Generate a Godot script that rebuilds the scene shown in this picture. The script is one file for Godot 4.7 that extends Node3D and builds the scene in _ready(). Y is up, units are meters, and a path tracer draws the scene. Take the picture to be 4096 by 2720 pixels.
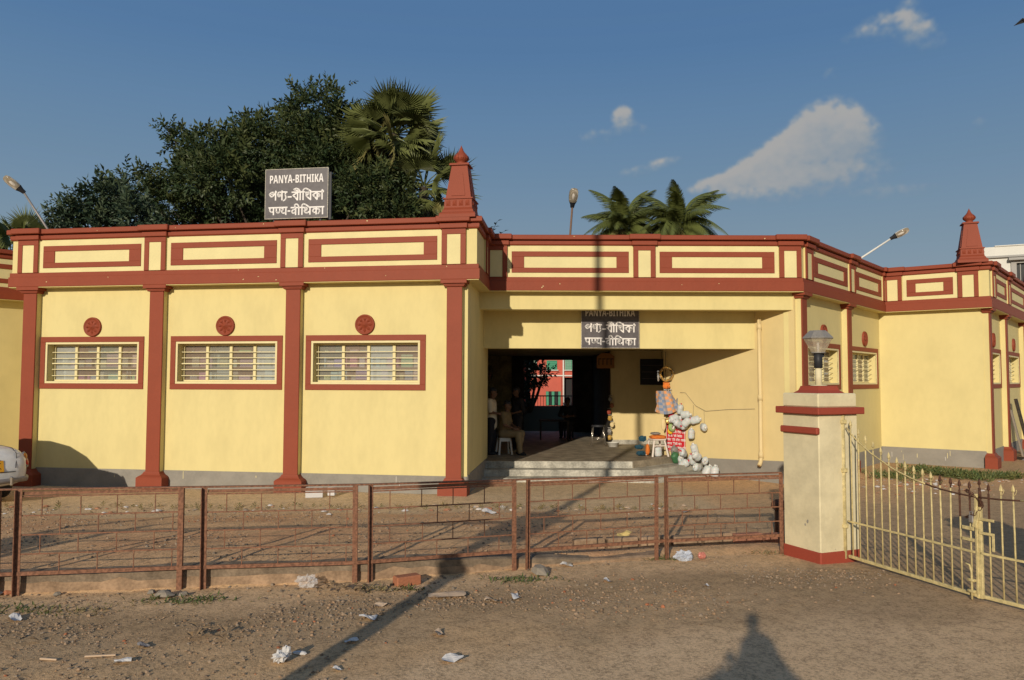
extends Node3D
# A yellow and red single-storey market hall behind a low iron fence, late afternoon sun from behind the camera.

const UP := Vector3.UP
var M := {}
var rng := RandomNumberGenerator.new()
var hall: Node3D
var box_cache := {}
var taken := {}

func _ready():
	rng.seed = 4711
	setup_view()
	make_materials()
	build_ground()
	build_hall()
	build_passage()
	build_backdrop()
	build_fence()
	build_gate()
	build_signs()
	build_lamps()
	build_trees()
	build_car()
	build_stall_goods()
	build_people()
	build_litter()
	build_off_frame()

# ------------------------------------------------------------------ view
func setup_view():
	var cam := Camera3D.new()
	cam.name = "camera"
	cam.position = Vector3(0, 2.1, 0)
	cam.rotation = Vector3(deg_to_rad(2.95), 0, deg_to_rad(0.15))
	cam.fov = 47.05
	cam.near = 0.02
	cam.far = 2000.0
	add_child(cam)
	cam.make_current()
	var env := Environment.new()
	env.background_mode = Environment.BG_SKY
	var sky := Sky.new()
	var pano := PanoramaSkyMaterial.new()
	pano.panorama = ImageTexture.create_from_image(sky_image())
	pano.energy_multiplier = 1.0
	sky.sky_material = pano
	env.sky = sky
	env.tonemap_mode = Environment.TONE_MAPPER_LINEAR
	env.tonemap_exposure = 1.0
	env.sdfgi_enabled = true
	env.ssao_enabled = true
	env.ssil_enabled = true
	var we := WorldEnvironment.new()
	we.name = "world_environment"
	we.environment = env
	add_child(we)
	var sun := DirectionalLight3D.new()
	sun.name = "sun"
	sun.light_color = Color(1.0, 0.955, 0.88)
	sun.light_energy = 1.23
	sun.light_angular_distance = 0.55
	sun.shadow_enabled = true
	var az := deg_to_rad(16.6)
	var el := deg_to_rad(16.7)
	var dir := Vector3(sin(az) * cos(el), -sin(el), -cos(az) * cos(el))
	sun.look_at_from_position(Vector3.ZERO, dir, UP)
	add_child(sun)

func sky_image() -> Image:
	# blue afternoon sky, paler towards the horizon, a few fair-weather clouds
	var W := 4096
	var H := 2048
	var img := Image.create(W, H, false, Image.FORMAT_RGB8)
	var stops := [[-90.0, Color8(120, 108, 94)], [-3.0, Color8(140, 134, 124)], [0.0, Color8(152, 162, 167)], [5.0, Color8(140, 156, 167)], [9.0, Color8(127, 149, 166)], [14.0, Color8(111, 139, 165)], [19.0, Color8(97, 130, 164)], [23.0, Color8(85, 121, 161)], [45.0, Color8(66, 101, 148)], [90.0, Color8(54, 86, 134)]]
	for y in H:
		var el := 90.0 - (y + 0.5) * 180.0 / H
		var c: Color = stops[0][1]
		for k in range(1, stops.size()):
			if el >= stops[k - 1][0]:
				var t: float = clampf((el - stops[k - 1][0]) / (stops[k][0] - stops[k - 1][0]), 0, 1)
				c = (stops[k - 1][1] as Color).lerp(stops[k][1], t)
		# the half of the sky round the low sun is brighter and warmer
		for k in 128:
			var cc := c
			if el > -8.0:
				var a := (k + 0.5) / 128.0 * 360.0 - 180.0 - 16.6
				var s: float = sin(deg_to_rad(el)) * sin(deg_to_rad(16.7)) - cos(deg_to_rad(el)) * cos(deg_to_rad(16.7)) * cos(deg_to_rad(a))
				cc = c.lerp(Color8(236, 226, 206), 0.5 * pow(maxf(0.0, 0.5 + 0.5 * s), 4.0))
			img.fill_rect(Rect2i(posmod(k * W / 128 + W / 2, W), y, W / 128, 1), cc)
	var n1 := FastNoiseLite.new()
	n1.seed = 5
	n1.frequency = 0.16
	n1.fractal_octaves = 5
	var n2 := FastNoiseLite.new()
	n2.seed = 9
	n2.frequency = 0.5
	n2.fractal_octaves = 4
	# azimuth, elevation, half width, half height, tilt, strength, base elevation
	var puffs := [
		[22.6, 16.9, 2.5, 1.9, -0.2, 1.0], [24.2, 16.4, 1.6, 1.2, -0.5, 0.6], [20.4, 16.2, 2.3, 1.4, 0.5, 0.9], [18.4, 15.2, 2.4, 1.2, 0.5, 0.9], [16.6, 14.4, 2.2, 0.85, 0.4, 0.9], [14.6, 13.9, 1.9, 0.55, 0.2, 0.75], [21.4, 14.9, 4.4, 1.5, 0.2, 0.72], [19.6, 13.5, 5.4, 1.1, 0.05, 0.5], [24.5, 13.8, 3.0, 1.2, 0.0, 0.3],
		[8.2, 18.7, 0.95, 0.85, -0.2, 0.8], [6.4, 17.5, 1.9, 0.7, 0.0, 0.26], [9.4, 17.9, 1.6, 0.5, -0.3, 0.2], [11.2, 15.5, 1.6, 0.45, 0.1, 0.42], [9.2, 15.0, 1.7, 0.5, 0.05, 0.28],
		[26.6, 22.7, 2.4, 1.0, -0.2, 0.34], [28.2, 21.9, 1.9, 1.0, -0.6, 0.40], [24.6, 22.4, 1.8, 0.6, 0.1, 0.26], [27.6, 23.8, 1.0, 0.8, 0.6, 0.3], [22.6, 20.3, 0.8, 0.6, 0.0, 0.20], [31.2, 15.9, 0.9, 0.7, 0.0, 0.18], [26.8, 12.4, 3.2, 0.6, 0.0, 0.24],
		[-48.0, 14.0, 6.0, 1.4, 0.1, 0.7], [52.0, 17.0, 6.0, 2.0, 0.1, 0.8], [75.0, 13.0, 8.0, 1.8, 0.0, 0.7]]
	var lit := Color8(172, 169, 166)
	var low := Color8(138, 150, 161)
	var x_lo := int((-60.0 + 180.0) / 360.0 * W)
	var x_hi := int((90.0 + 180.0) / 360.0 * W)
	for y in range(int((90.0 - 27.0) / 180.0 * H), int((90.0 - 9.0) / 180.0 * H)):
		var el := 90.0 - (y + 0.5) * 180.0 / H
		for x in range(x_lo, x_hi):
			var az := (x + 0.5) * 360.0 / W - 180.0
			var dens := 0.0
			var top := 0.0
			for p in puffs:
				var dx: float = az - p[0]
				var dy: float = el - p[1]
				if absf(dx) > p[2] * 2.2 or absf(dy) > p[2] * 0.9 + p[3] * 1.8:
					continue
				var u: float = (dx * cos(p[4]) + dy * sin(p[4])) / p[2]
				var v: float = (-dx * sin(p[4]) + dy * cos(p[4])) / p[3]
				if v < 0.0:
					v *= 0.75
				var g: float = p[5] * exp(-1.6 * pow(u * u + v * v, 1.5))
				dens += g
				top += g * clampf(v * 0.8 - u * 0.45, -1.0, 1.0)
			if dens < 0.04:
				continue
			top /= dens
			var n: float = n1.get_noise_2d(az * 5.0, el * 6.5) * 0.50 + n2.get_noise_2d(az * 3.2, el * 4.2) * 0.22
			var d := dens * (1.0 + n * 0.95) + n * 0.20 * smoothstep(0.02, 0.3, dens)
			# crisp towards the sun-lit top, thinning out below
			var a := smoothstep(0.08, lerpf(1.15, 0.60, smoothstep(-0.4, 0.4, top)), d)
			if a <= 0.003:
				continue
			a *= 0.90
			var c := low.lerp(lit, smoothstep(-0.75, 0.45, top + n * 0.45))
			var xx := posmod(x + W / 2, W)
			img.set_pixel(xx, y, img.get_pixel(xx, y).lerp(c, clampf(a, 0, 1)))
	return img

# ------------------------------------------------------------------ textures and materials
func noise_bytes(size: int, sd: int, freq: float, oct: int) -> PackedByteArray:
	var n := FastNoiseLite.new()
	n.seed = sd
	n.frequency = freq
	n.fractal_octaves = oct
	n.noise_type = FastNoiseLite.TYPE_SIMPLEX_SMOOTH
	var im := n.get_seamless_image(size, size)
	im.convert(Image.FORMAT_L8)
	return im.get_data()

func tone_tex(size: int, layers: Array, lo: float, hi: float) -> ImageTexture:
	# layers: [seed, frequency, octaves, weight]; grey texture between lo and hi (sRGB)
	var acc := PackedFloat32Array()
	acc.resize(size * size)
	var total := 0.0
	for l in layers:
		var b := noise_bytes(size, l[0], l[1], l[2])
		var w: float = l[3]
		total += w
		for i in b.size():
			acc[i] += b[i] * w
	var out := PackedByteArray()
	out.resize(size * size)
	for i in acc.size():
		out[i] = int(clampf(lo + (hi - lo) * acc[i] / (255.0 * total), 0, 1) * 255.0)
	var im := Image.create_from_data(size, size, false, Image.FORMAT_L8, out)
	im.convert(Image.FORMAT_RGB8)
	return ImageTexture.create_from_image(im)

func bump_tex(size: int, layers: Array, strength: float) -> ImageTexture:
	var acc := PackedFloat32Array()
	acc.resize(size * size)
	var total := 0.0
	for l in layers:
		var b := noise_bytes(size, l[0], l[1], l[2])
		total += l[3]
		for i in b.size():
			acc[i] += b[i] * l[3]
	var out := PackedByteArray()
	out.resize(size * size)
	for i in acc.size():
		out[i] = int(clampf(acc[i] / total, 0, 255))
	var im := Image.create_from_data(size, size, false, Image.FORMAT_L8, out)
	im.convert(Image.FORMAT_RGBA8)
	im.bump_map_to_normal_map(strength)
	return ImageTexture.create_from_image(im)

func lin(r: float, g: float, b: float) -> Color:
	return Color(r, g, b).linear_to_srgb()

func mat(key: String, c: Color, rough := 0.8, tex = null, scale := 0.5, nrm = null, nscale := 0.5, metal := 0.0) -> StandardMaterial3D:
	var m := StandardMaterial3D.new()
	m.resource_name = key
	m.albedo_color = c
	m.roughness = rough
	m.metallic = metal
	m.metallic_specular = 0.35
	if tex != null:
		m.albedo_texture = tex
	if nrm != null:
		m.normal_enabled = true
		m.normal_texture = nrm
		m.normal_scale = nscale
	if tex != null or nrm != null:
		m.uv1_triplanar = true
		m.uv1_world_triplanar = true
		m.uv1_scale = Vector3.ONE * scale
	M[key] = m
	return m

func make_materials():
	var plaster := tone_tex(512, [[1, 0.006, 4, 1.0], [2, 0.05, 3, 0.5]], 0.95, 1.015)
	var streaky := tone_tex(512, [[31, 0.006, 5, 1.0], [32, 0.03, 4, 0.5]], 0.945, 1.03)
	var stained := tone_tex(512, [[3, 0.008, 5, 1.0], [4, 0.06, 3, 0.6]], 0.55, 1.15)
	var fine := tone_tex(512, [[5, 0.02, 4, 1.0], [6, 0.12, 2, 1.0]], 0.75, 1.08)
	var rusty := tone_tex(512, [[7, 0.03, 5, 1.0]], 0.62, 1.15)
	var grit := tone_tex(1024, [[8, 0.012, 5, 0.7], [9, 0.045, 3, 1.0], [10, 0.14, 3, 1.0]], 0.48, 1.42)
	var plaster_n := bump_tex(512, [[11, 0.03, 4, 1.0], [12, 0.15, 2, 0.6]], 2.0)
	var grit_n := bump_tex(1024, [[13, 0.05, 4, 1.0], [14, 0.2, 3, 1.0]], 3.0)
	mat("yellow", lin(0.65, 0.54, 0.243), 0.75, streaky, 0.35)
	M.yellow.uv1_scale = Vector3(0.5, 0.22, 0.5)
	mat("peach", lin(0.66, 0.515, 0.245), 0.75, streaky, 0.35)
	M.peach.uv1_scale = Vector3(0.5, 0.22, 0.5)
	mat("cream", lin(0.70, 0.60, 0.30), 0.75, plaster, 0.5, plaster_n, 0.3)
	mat("red", lin(0.25, 0.052, 0.023), 0.62, plaster, 0.45, plaster_n, 0.35)
	mat("plinth", lin(0.27, 0.245, 0.205), 0.9, stained_light(), 0.4, plaster_n, 0.8)
	mat("step_stone", lin(0.52, 0.48, 0.39), 0.75, stained, 0.5, plaster_n, 0.5)
	mat("floor_stone", lin(0.38, 0.31, 0.215), 0.6, stained, 0.45, plaster_n, 0.4)
	mat("inner_wall", lin(0.42, 0.33, 0.16), 0.85, stained, 0.3)
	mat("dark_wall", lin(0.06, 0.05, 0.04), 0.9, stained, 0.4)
	mat("roof", lin(0.22, 0.2, 0.18), 0.9, stained, 0.3)
	mat("window_cream", lin(0.70, 0.60, 0.32), 0.6, plaster, 0.8)
	mat("window_bar", lin(0.72, 0.63, 0.36), 0.5)
	var glass := mat("dusty_glass", Color(0.66, 0.64, 0.58, 0.30), 0.16)
	glass.transparency = BaseMaterial3D.TRANSPARENCY_ALPHA
	for q in [["dusty_glass_warm", Color(0.66, 0.58, 0.50, 0.30)], ["dusty_glass_pale", Color(0.74, 0.74, 0.70, 0.42)]]:
		mat(q[0], q[1], 0.25).transparency = BaseMaterial3D.TRANSPARENCY_ALPHA
	var ground := mat("ground", Color.WHITE, 0.95, grit, 0.45, grit_n, 1.0)
	ground.vertex_color_use_as_albedo = true
	ground.metallic_specular = 0.2
	mat("kerb", lin(0.41, 0.27, 0.165), 0.95, stained, 0.7, grit_n, 0.8)
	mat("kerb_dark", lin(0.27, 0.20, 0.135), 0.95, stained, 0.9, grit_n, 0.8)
	mat("kerb_red", lin(0.40, 0.175, 0.105), 0.9, stained, 0.9)
	mat("stone", lin(0.30, 0.25, 0.19), 0.95, fine, 2.0, grit_n, 0.6)
	mat("brick", lin(0.42, 0.16, 0.08), 0.9, fine, 3.0, grit_n, 0.6)
	mat("fence_iron", lin(0.255, 0.115, 0.064), 0.7, rusty, 1.5)
	mat("gate_iron", lin(0.70, 0.56, 0.26), 0.6, tone_tex(512, [[15, 0.02, 5, 1.0], [16, 0.1, 3, 0.5]], 0.62, 1.15), 1.2)
	mat("rust", lin(0.11, 0.05, 0.03), 0.85, rusty, 2.0)
	mat("pier_cream", lin(0.67, 0.575, 0.36), 0.8, stained_light(), 0.6, plaster_n, 0.5)
	mat("pier_red", lin(0.30, 0.055, 0.03), 0.7, plaster, 0.6, plaster_n, 0.4)
	mat("board_grey", lin(0.12, 0.106, 0.108), 0.38, fine, 0.8)
	mat("board_edge", lin(0.55, 0.50, 0.40), 0.5, rusty, 2.0)
	mat("letter", lin(0.72, 0.68, 0.64), 0.5)
	mat("metal_grey", lin(0.30, 0.27, 0.25), 0.5, fine, 2.0, null, 0.5, 0.3)
	mat("pole_rust", lin(0.22, 0.13, 0.085), 0.7, rusty, 2.5)
	mat("black", lin(0.025, 0.025, 0.028), 0.5)
	mat("lamp_white", lin(0.66, 0.63, 0.56), 0.45)
	mat("reflector", lin(0.5, 0.45, 0.38), 0.22, null, 0.5, null, 0.5, 0.85)
	var lens := mat("lamp_glass", Color(0.80, 0.74, 0.64, 0.30), 0.12)
	lens.transparency = BaseMaterial3D.TRANSPARENCY_ALPHA
	mat("hood", lin(0.26, 0.235, 0.205), 0.4, fine, 3.0)
	mat("pipe", lin(0.66, 0.51, 0.26), 0.55, plaster, 0.8)
	mat("bark", lin(0.065, 0.05, 0.035), 0.95, rusty, 1.0)
	mat("white_wall", lin(0.66, 0.63, 0.56), 0.85, plaster, 0.25)
	mat("grey_trim", lin(0.36, 0.34, 0.31), 0.85, plaster, 0.25)
	mat("house_red", lin(0.52, 0.115, 0.075), 0.8, plaster, 0.25)
	mat("shutter_green", lin(0.06, 0.26, 0.15), 0.6)
	mat("far_glass", lin(0.03, 0.03, 0.03), 0.15)

func stained_light() -> ImageTexture:
	return tone_tex(512, [[21, 0.008, 5, 1.0], [22, 0.05, 3, 0.4]], 0.86, 1.06)

# ------------------------------------------------------------------ names and nodes
func numbered(called: String) -> String:
	var k: int = taken.get(called, 0)
	taken[called] = k + 1
	return called if k == 0 else "%s_%03d" % [called, k]

func tag(o: Node3D, label: String, category: String, group := "") -> Node3D:
	o.set_meta("label", label)
	o.set_meta("category", category)
	if group != "":
		o.set_meta("group", group)
	return o

func thing(called: String, label: String, category: String, at := Vector3.ZERO, turn := 0.0, group := "") -> Node3D:
	var o := Node3D.new()
	o.name = numbered(called)
	o.position = at
	o.rotation.y = turn
	add_child(o)
	return tag(o, label, category, group)

func mesh_at(called: String, mesh: Mesh, m: Material, parent: Node, xf := Transform3D.IDENTITY) -> MeshInstance3D:
	var o := MeshInstance3D.new()
	o.name = numbered(called) if parent == self else called
	o.mesh = mesh
	if m != null:
		o.material_override = m
	o.transform = xf
	parent.add_child(o, true)
	return o

func obj(called: String, st: SurfaceTool, m: Material, parent: Node, xf := Transform3D.IDENTITY) -> MeshInstance3D:
	st.generate_normals()
	return mesh_at(called, st.commit(), m, parent, xf)

func struct(called: String, st: SurfaceTool, m: Material) -> MeshInstance3D:
	var o := obj(called, st, m, self)
	o.set_meta("kind", "structure")
	return o

# ------------------------------------------------------------------ shapes
func mb(smooth := false) -> SurfaceTool:
	var st := SurfaceTool.new()
	st.begin(Mesh.PRIMITIVE_TRIANGLES)
	st.set_smooth_group(1 if smooth else -1)
	return st

func tri(st: SurfaceTool, a: Vector3, b: Vector3, c: Vector3, out: Vector3):
	st.add_vertex(a)
	if (b - a).cross(c - a).dot(out) > 0:
		st.add_vertex(c)
		st.add_vertex(b)
	else:
		st.add_vertex(b)
		st.add_vertex(c)

func quad(st: SurfaceTool, a: Vector3, b: Vector3, c: Vector3, d: Vector3, out: Vector3):
	tri(st, a, b, c, out)
	tri(st, a, c, d, out)

func put_box(st: SurfaceTool, xf: Transform3D, s: Vector3, b := 0.0):
	# a box about its centre, its edges bevelled by b
	var h := s * 0.5
	b = minf(b, minf(h.x, minf(h.y, h.z)) * 0.9)
	var p := {}
	for sx in [-1, 1]:
		for sy in [-1, 1]:
			for sz in [-1, 1]:
				var k := Vector3i(sx, sy, sz)
				p[k] = [xf * Vector3(sx * h.x, sy * (h.y - b), sz * (h.z - b)), xf * Vector3(sx * (h.x - b), sy * h.y, sz * (h.z - b)), xf * Vector3(sx * (h.x - b), sy * (h.y - b), sz * h.z)]
	for ax in 3:
		var u := (ax + 1) % 3
		var v := (ax + 2) % 3
		for sg in [-1, 1]:
			var q := []
			for e in [[-1, -1], [1, -1], [1, 1], [-1, 1]]:
				var k := Vector3i.ZERO
				k[ax] = sg
				k[u] = e[0]
				k[v] = e[1]
				q.append(p[k][ax])
			var o := Vector3.ZERO
			o[ax] = sg
			quad(st, q[0], q[1], q[2], q[3], xf.basis * o)
	if b <= 0.0:
		return
	for ax in 3:
		var u := (ax + 1) % 3
		var v := (ax + 2) % 3
		for e in [[-1, -1], [1, -1], [1, 1], [-1, 1]]:
			var k0 := Vector3i.ZERO
			k0[ax] = -1
			k0[u] = e[0]
			k0[v] = e[1]
			var k1 := k0
			k1[ax] = 1
			var o := Vector3.ZERO
			o[u] = e[0]
			o[v] = e[1]
			quad(st, p[k0][u], p[k1][u], p[k1][v], p[k0][v], xf.basis * o)
	for k in p:
		tri(st, p[k][0], p[k][1], p[k][2], xf.basis * Vector3(k))

func box_mesh(s: Vector3, b := 0.004) -> Mesh:
	var key := [s.snapped(Vector3.ONE * 0.001), b]
	if not box_cache.has(key):
		var st := mb()
		put_box(st, Transform3D.IDENTITY, s, b)
		st.generate_normals()
		box_cache[key] = st.commit()
	return box_cache[key]

func box(called: String, parent: Node, m: Material, at: Vector3, s: Vector3, b := 0.004, basis := Basis.IDENTITY) -> MeshInstance3D:
	return mesh_at(called, box_mesh(s, b), m, parent, Transform3D(basis, at))

func span(st: SurfaceTool, lo: Vector3, hi: Vector3, b := 0.0, xf := Transform3D.IDENTITY):
	put_box(st, xf * Transform3D(Basis.IDENTITY, (lo + hi) * 0.5), (hi - lo).abs(), b)

func frame_of(d: Vector3) -> Basis:
	var y := d.normalized()
	var x := y.cross(Vector3.RIGHT if absf(y.x) < 0.9 else Vector3.FORWARD).normalized()
	return Basis(x, y, x.cross(y))

func put_tube(st: SurfaceTool, pts: Array, radii: Array, n := 8, cap := true):
	var rings := []
	for i in pts.size():
		var d: Vector3 = pts[mini(i + 1, pts.size() - 1)] - pts[maxi(i - 1, 0)]
		var f := frame_of(d)
		if i > 0:
			# keep the turn of the ring before
			var px: Vector3 = rings[i - 1][1]
			var y := f.y
			var x := (px - y * px.dot(y)).normalized()
			f = Basis(x, y, x.cross(y))
		var r := []
		for k in n:
			var a := TAU * k / n
			r.append(pts[i] + (f.x * cos(a) + f.z * sin(a)) * radii[mini(i, radii.size() - 1)])
		rings.append([r, f.x])
	for i in range(1, pts.size()):
		for k in n:
			var k2 := (k + 1) % n
			var a: Vector3 = rings[i - 1][0][k]
			var b: Vector3 = rings[i - 1][0][k2]
			var c: Vector3 = rings[i][0][k2]
			var d: Vector3 = rings[i][0][k]
			quad(st, a, b, c, d, (a + b + c + d) * 0.25 - (pts[i] + pts[i - 1]) * 0.5)
	if cap:
		for e in [0, pts.size() - 1]:
			var d: Vector3 = pts[0] - pts[1] if e == 0 else pts[e] - pts[e - 1]
			for k in range(1, n - 1):
				tri(st, rings[e][0][0], rings[e][0][k], rings[e][0][k + 1], d)

func put_lathe(st: SurfaceTool, xf: Transform3D, prof: Array, n := 16, square := false):
	# prof: Vector2(radius, height) going up
	for i in range(1, prof.size()):
		var p: Vector2 = prof[i - 1]
		var q: Vector2 = prof[i]
		for k in n:
			var a := TAU * (k + (0.5 if square else 0.0)) / n
			var b := TAU * (k + 1 + (0.5 if square else 0.0)) / n
			var s := sqrt(2.0) if square else 1.0
			var va := Vector3(cos(a) * s, 0, sin(a) * s)
			var vb := Vector3(cos(b) * s, 0, sin(b) * s)
			var up := Vector3(0, (p.x - q.x), 0) + (va + vb) * 0.5 * (q.y - p.y)
			if up.length() < 1e-7:
				continue
			quad_safe(st, xf * (va * p.x + UP * p.y), xf * (vb * p.x + UP * p.y), xf * (vb * q.x + UP * q.y), xf * (va * q.x + UP * q.y), xf.basis * up)

func quad_safe(st: SurfaceTool, a: Vector3, b: Vector3, c: Vector3, d: Vector3, out: Vector3):
	if (b - a).length_squared() > 1e-10:
		tri(st, a, b, c, out)
	if (d - c).length_squared() > 1e-10:
		tri(st, a, c, d, out)

func put_prism(st: SurfaceTool, xf: Transform3D, poly: PackedVector2Array, z0: float, z1: float):
	# polygon in local x, y pulled from z0 to z1
	if Geometry2D.is_polygon_clockwise(poly):
		poly.reverse()
	var idx := Geometry2D.triangulate_polygon(poly)
	for k in range(0, idx.size(), 3):
		for z in [z0, z1]:
			tri(st, xf * V3(poly[idx[k]], z), xf * V3(poly[idx[k + 1]], z), xf * V3(poly[idx[k + 2]], z), xf.basis * Vector3(0, 0, 1 if z == z1 else -1) * signf(z1 - z0))
	for i in poly.size():
		var p := poly[i]
		var q := poly[(i + 1) % poly.size()]
		quad(st, xf * V3(p, z0), xf * V3(q, z0), xf * V3(q, z1), xf * V3(p, z1), xf.basis * Vector3(q.y - p.y, p.x - q.x, 0))

func V3(p: Vector2, z: float) -> Vector3:
	return Vector3(p.x, p.y, z)

func flat_xf(y := 0.0) -> Transform3D:
	# local x, y of a plan polygon (x, z) laid flat: local z runs up
	return Transform3D(Basis(Vector3(1, 0, 0), Vector3(0, 0, 1), Vector3(0, 1, 0)), Vector3(0, y, 0))

func mitres(pts: Array) -> Array:
	var out := []
	for i in pts.size():
		var n1 := Vector2.ZERO
		var n2 := Vector2.ZERO
		if i > 0:
			var d: Vector2 = (pts[i] - pts[i - 1]).normalized()
			n1 = Vector2(-d.y, d.x)
		if i < pts.size() - 1:
			var d: Vector2 = (pts[i + 1] - pts[i]).normalized()
			n2 = Vector2(-d.y, d.x)
		if i == 0:
			n1 = n2
		if i == pts.size() - 1:
			n2 = n1
		out.append((n1 + n2) / maxf(0.25, 1.0 + n1.dot(n2)))
	return out

func put_sweep(st: SurfaceTool, pts: Array, prof: Array):
	# pts: plan points (x, z) left to right seen from outside; prof: counter-clockwise (offset, height)
	var ms := mitres(pts)
	for i in range(1, pts.size()):
		var d: Vector2 = (pts[i] - pts[i - 1]).normalized()
		var n := Vector3(-d.y, 0, d.x)
		for j in prof.size():
			var p: Vector2 = prof[j]
			var q: Vector2 = prof[(j + 1) % prof.size()]
			var a2: Vector2 = pts[i - 1] + ms[i - 1] * p.x
			var b2: Vector2 = pts[i] + ms[i] * p.x
			var c2: Vector2 = pts[i] + ms[i] * q.x
			var d2: Vector2 = pts[i - 1] + ms[i - 1] * q.x
			quad(st, Vector3(a2.x, p.y, a2.y), Vector3(b2.x, p.y, b2.y), Vector3(c2.x, q.y, c2.y), Vector3(d2.x, q.y, d2.y), n * (q.y - p.y) + UP * (p.x - q.x))

func rect_prof(o0: float, o1: float, y0: float, y1: float) -> Array:
	return [Vector2(o0, y0), Vector2(o1, y0), Vector2(o1, y1), Vector2(o0, y1)]

func ring(st: SurfaceTool, xf: Transform3D, o: Rect2, i: Rect2, z0: float, z1: float, b := 0.004):
	# a rectangular frame between the outer and the inner rectangle
	span(st, Vector3(o.position.x, i.end.y, z0), Vector3(o.end.x, o.end.y, z1), b, xf)
	span(st, Vector3(o.position.x, o.position.y, z0), Vector3(o.end.x, i.position.y, z1), b, xf)
	span(st, Vector3(o.position.x, i.position.y, z0), Vector3(i.position.x, i.end.y, z1), b, xf)
	span(st, Vector3(i.end.x, i.position.y, z0), Vector3(o.end.x, i.end.y, z1), b, xf)

func lathe_mesh(prof: Array, n := 16, smooth := true, square := false) -> Mesh:
	var st := mb(smooth)
	put_lathe(st, Transform3D.IDENTITY, prof, n, square)
	st.generate_normals()
	return st.commit()

func tube_obj(called: String, parent: Node, m: Material, pts: Array, radii: Array, n := 8) -> MeshInstance3D:
	var st := mb(true)
	put_tube(st, pts, radii, n)
	return obj(called, st, m, parent)

# ------------------------------------------------------------------ ground
var fence_line := [Vector2(-14.0, -6.1), Vector2(-4.81, -7.67), Vector2(-3.25, -7.95), Vector2(-1.55, -8.2), Vector2(0.09, -8.78), Vector2(1.79, -9.36), Vector2(3.33, -9.74)]
var gn := FastNoiseLite.new()
var gn2 := FastNoiseLite.new()

func fence_z(x: float) -> float:
	for i in range(1, fence_line.size()):
		if x <= fence_line[i].x:
			return lerpf(fence_line[i - 1].y, fence_line[i].y, (x - fence_line[i - 1].x) / (fence_line[i].x - fence_line[i - 1].x))
	return fence_line[-1].y

func ground_y(x: float, z: float) -> float:
	var zz := -z
	var far := -0.12 * smoothstep(8.0, 14.0, zz) - 0.07 * smoothstep(15.0, 18.0, zz)
	var t := zz + fence_z(x)
	var smooth_road := smoothstep(-0.5, 0.5, 5.95 + 0.5 * x + z)
	var bumps := gn.get_noise_2d(x, z) * 0.02 + gn2.get_noise_2d(x, z) * 0.008
	var lift: float = lerpf(0.17, 0.05, smoothstep(-1.0, 1.5, x)) * (1.0 - smoothstep(2.5, 6.0, t))
	var yard := smoothstep(0.05, 0.3, t) * (1.0 - smoothstep(3.25, 3.7, x))
	return far + lift * yard + bumps * (0.75 - 0.55 * smooth_road + 0.6 * yard)

func ground_color(x: float, z: float) -> Color:
	var t := -z + fence_z(x)
	var n := gn.get_noise_2d(x * 1.7 + 40, z * 1.7)
	var n3 := gn2.get_noise_2d(x * 2.0, z * 2.0 + 9)
	var dusty := Color(0.74, 0.465, 0.235)
	var asphalt := Color(0.50, 0.335, 0.185)
	var soil := Color(0.70, 0.43, 0.22)
	var red_soil := Color(0.66, 0.36, 0.18)
	var verge := Color(0.70, 0.46, 0.25)
	var pave := Color(0.66, 0.47, 0.27)
	# street: dust in the wheel tracks, darker broken asphalt between
	var smooth_road := smoothstep(-0.5, 0.5, 5.95 + 0.5 * x + n * 0.9 + z)
	var street := asphalt.lerp(dusty, clampf(0.35 + n * 0.9 + n3 * 0.4, 0, 1))
	# dark gravel band in front of the verge, and worn asphalt before the gate
	street = street.lerp(asphalt * 0.78, 0.85 * smoothstep(-1.9, -1.1, t + n * 0.5) * clampf(0.75 + n * 0.9, 0, 1))
	street = street.lerp(dusty.lerp(Color(0.62, 0.45, 0.28), 0.6) * (1.0 + n * 0.12), smooth_road)
	street = street.lerp(asphalt * 0.85, 0.8 * smoothstep(1.6, 3.0, x + n) * smoothstep(6.6, 7.6, -z + n) * (1.0 - smoothstep(9.6, 10.6, -z)))
	street = street.lerp(verge, smoothstep(-0.95, -0.30, t + n * 0.5) * (1.0 - smoothstep(0.0, 1.0, x - 4.0)))
	var yard := soil.lerp(red_soil, clampf(0.35 + n * 1.4, 0, 1)).lerp(asphalt, clampf(n3 * 1.3 - 0.1 + 0.4 * smoothstep(0.8, 3.0, x) * (1.0 - smoothstep(2.0, 3.5, t)), 0, 0.7))
	yard = yard.lerp(pave, smoothstep(13.0, 13.7, -z + n * 0.8 - x * 0.1 + 0.3))
	var c := street.lerp(yard, smoothstep(-0.05, 0.15, t) * (1.0 - smoothstep(3.3, 3.9, x)))
	var inner := asphalt.lerp(soil, smoothstep(13.5, 16.5, -z + n * 1.5 - (x - 6.0) * 0.25))
	c = c.lerp(inner, smoothstep(3.4, 4.0, x) * smoothstep(9.0, 9.8, -z))
	return c

func put_grid(st: SurfaceTool, xs: Array, zs: Array, keep: Callable):
	var P := []
	var Cc := []
	for z in zs:
		var r := []
		var rc := []
		for x in xs:
			r.append(Vector3(x, ground_y(x, z), z))
			rc.append(ground_color(x, z))
		P.append(r)
		Cc.append(rc)
	for j in zs.size() - 1:
		for i in xs.size() - 1:
			if not keep.call((xs[i] + xs[i + 1]) * 0.5, (zs[j] + zs[j + 1]) * 0.5):
				continue
			for k in [[j, i], [j + 1, i + 1], [j + 1, i], [j, i], [j, i + 1], [j + 1, i + 1]]:
				st.set_color(Cc[k[0]][k[1]])
				st.add_vertex(P[k[0]][k[1]])

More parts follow.
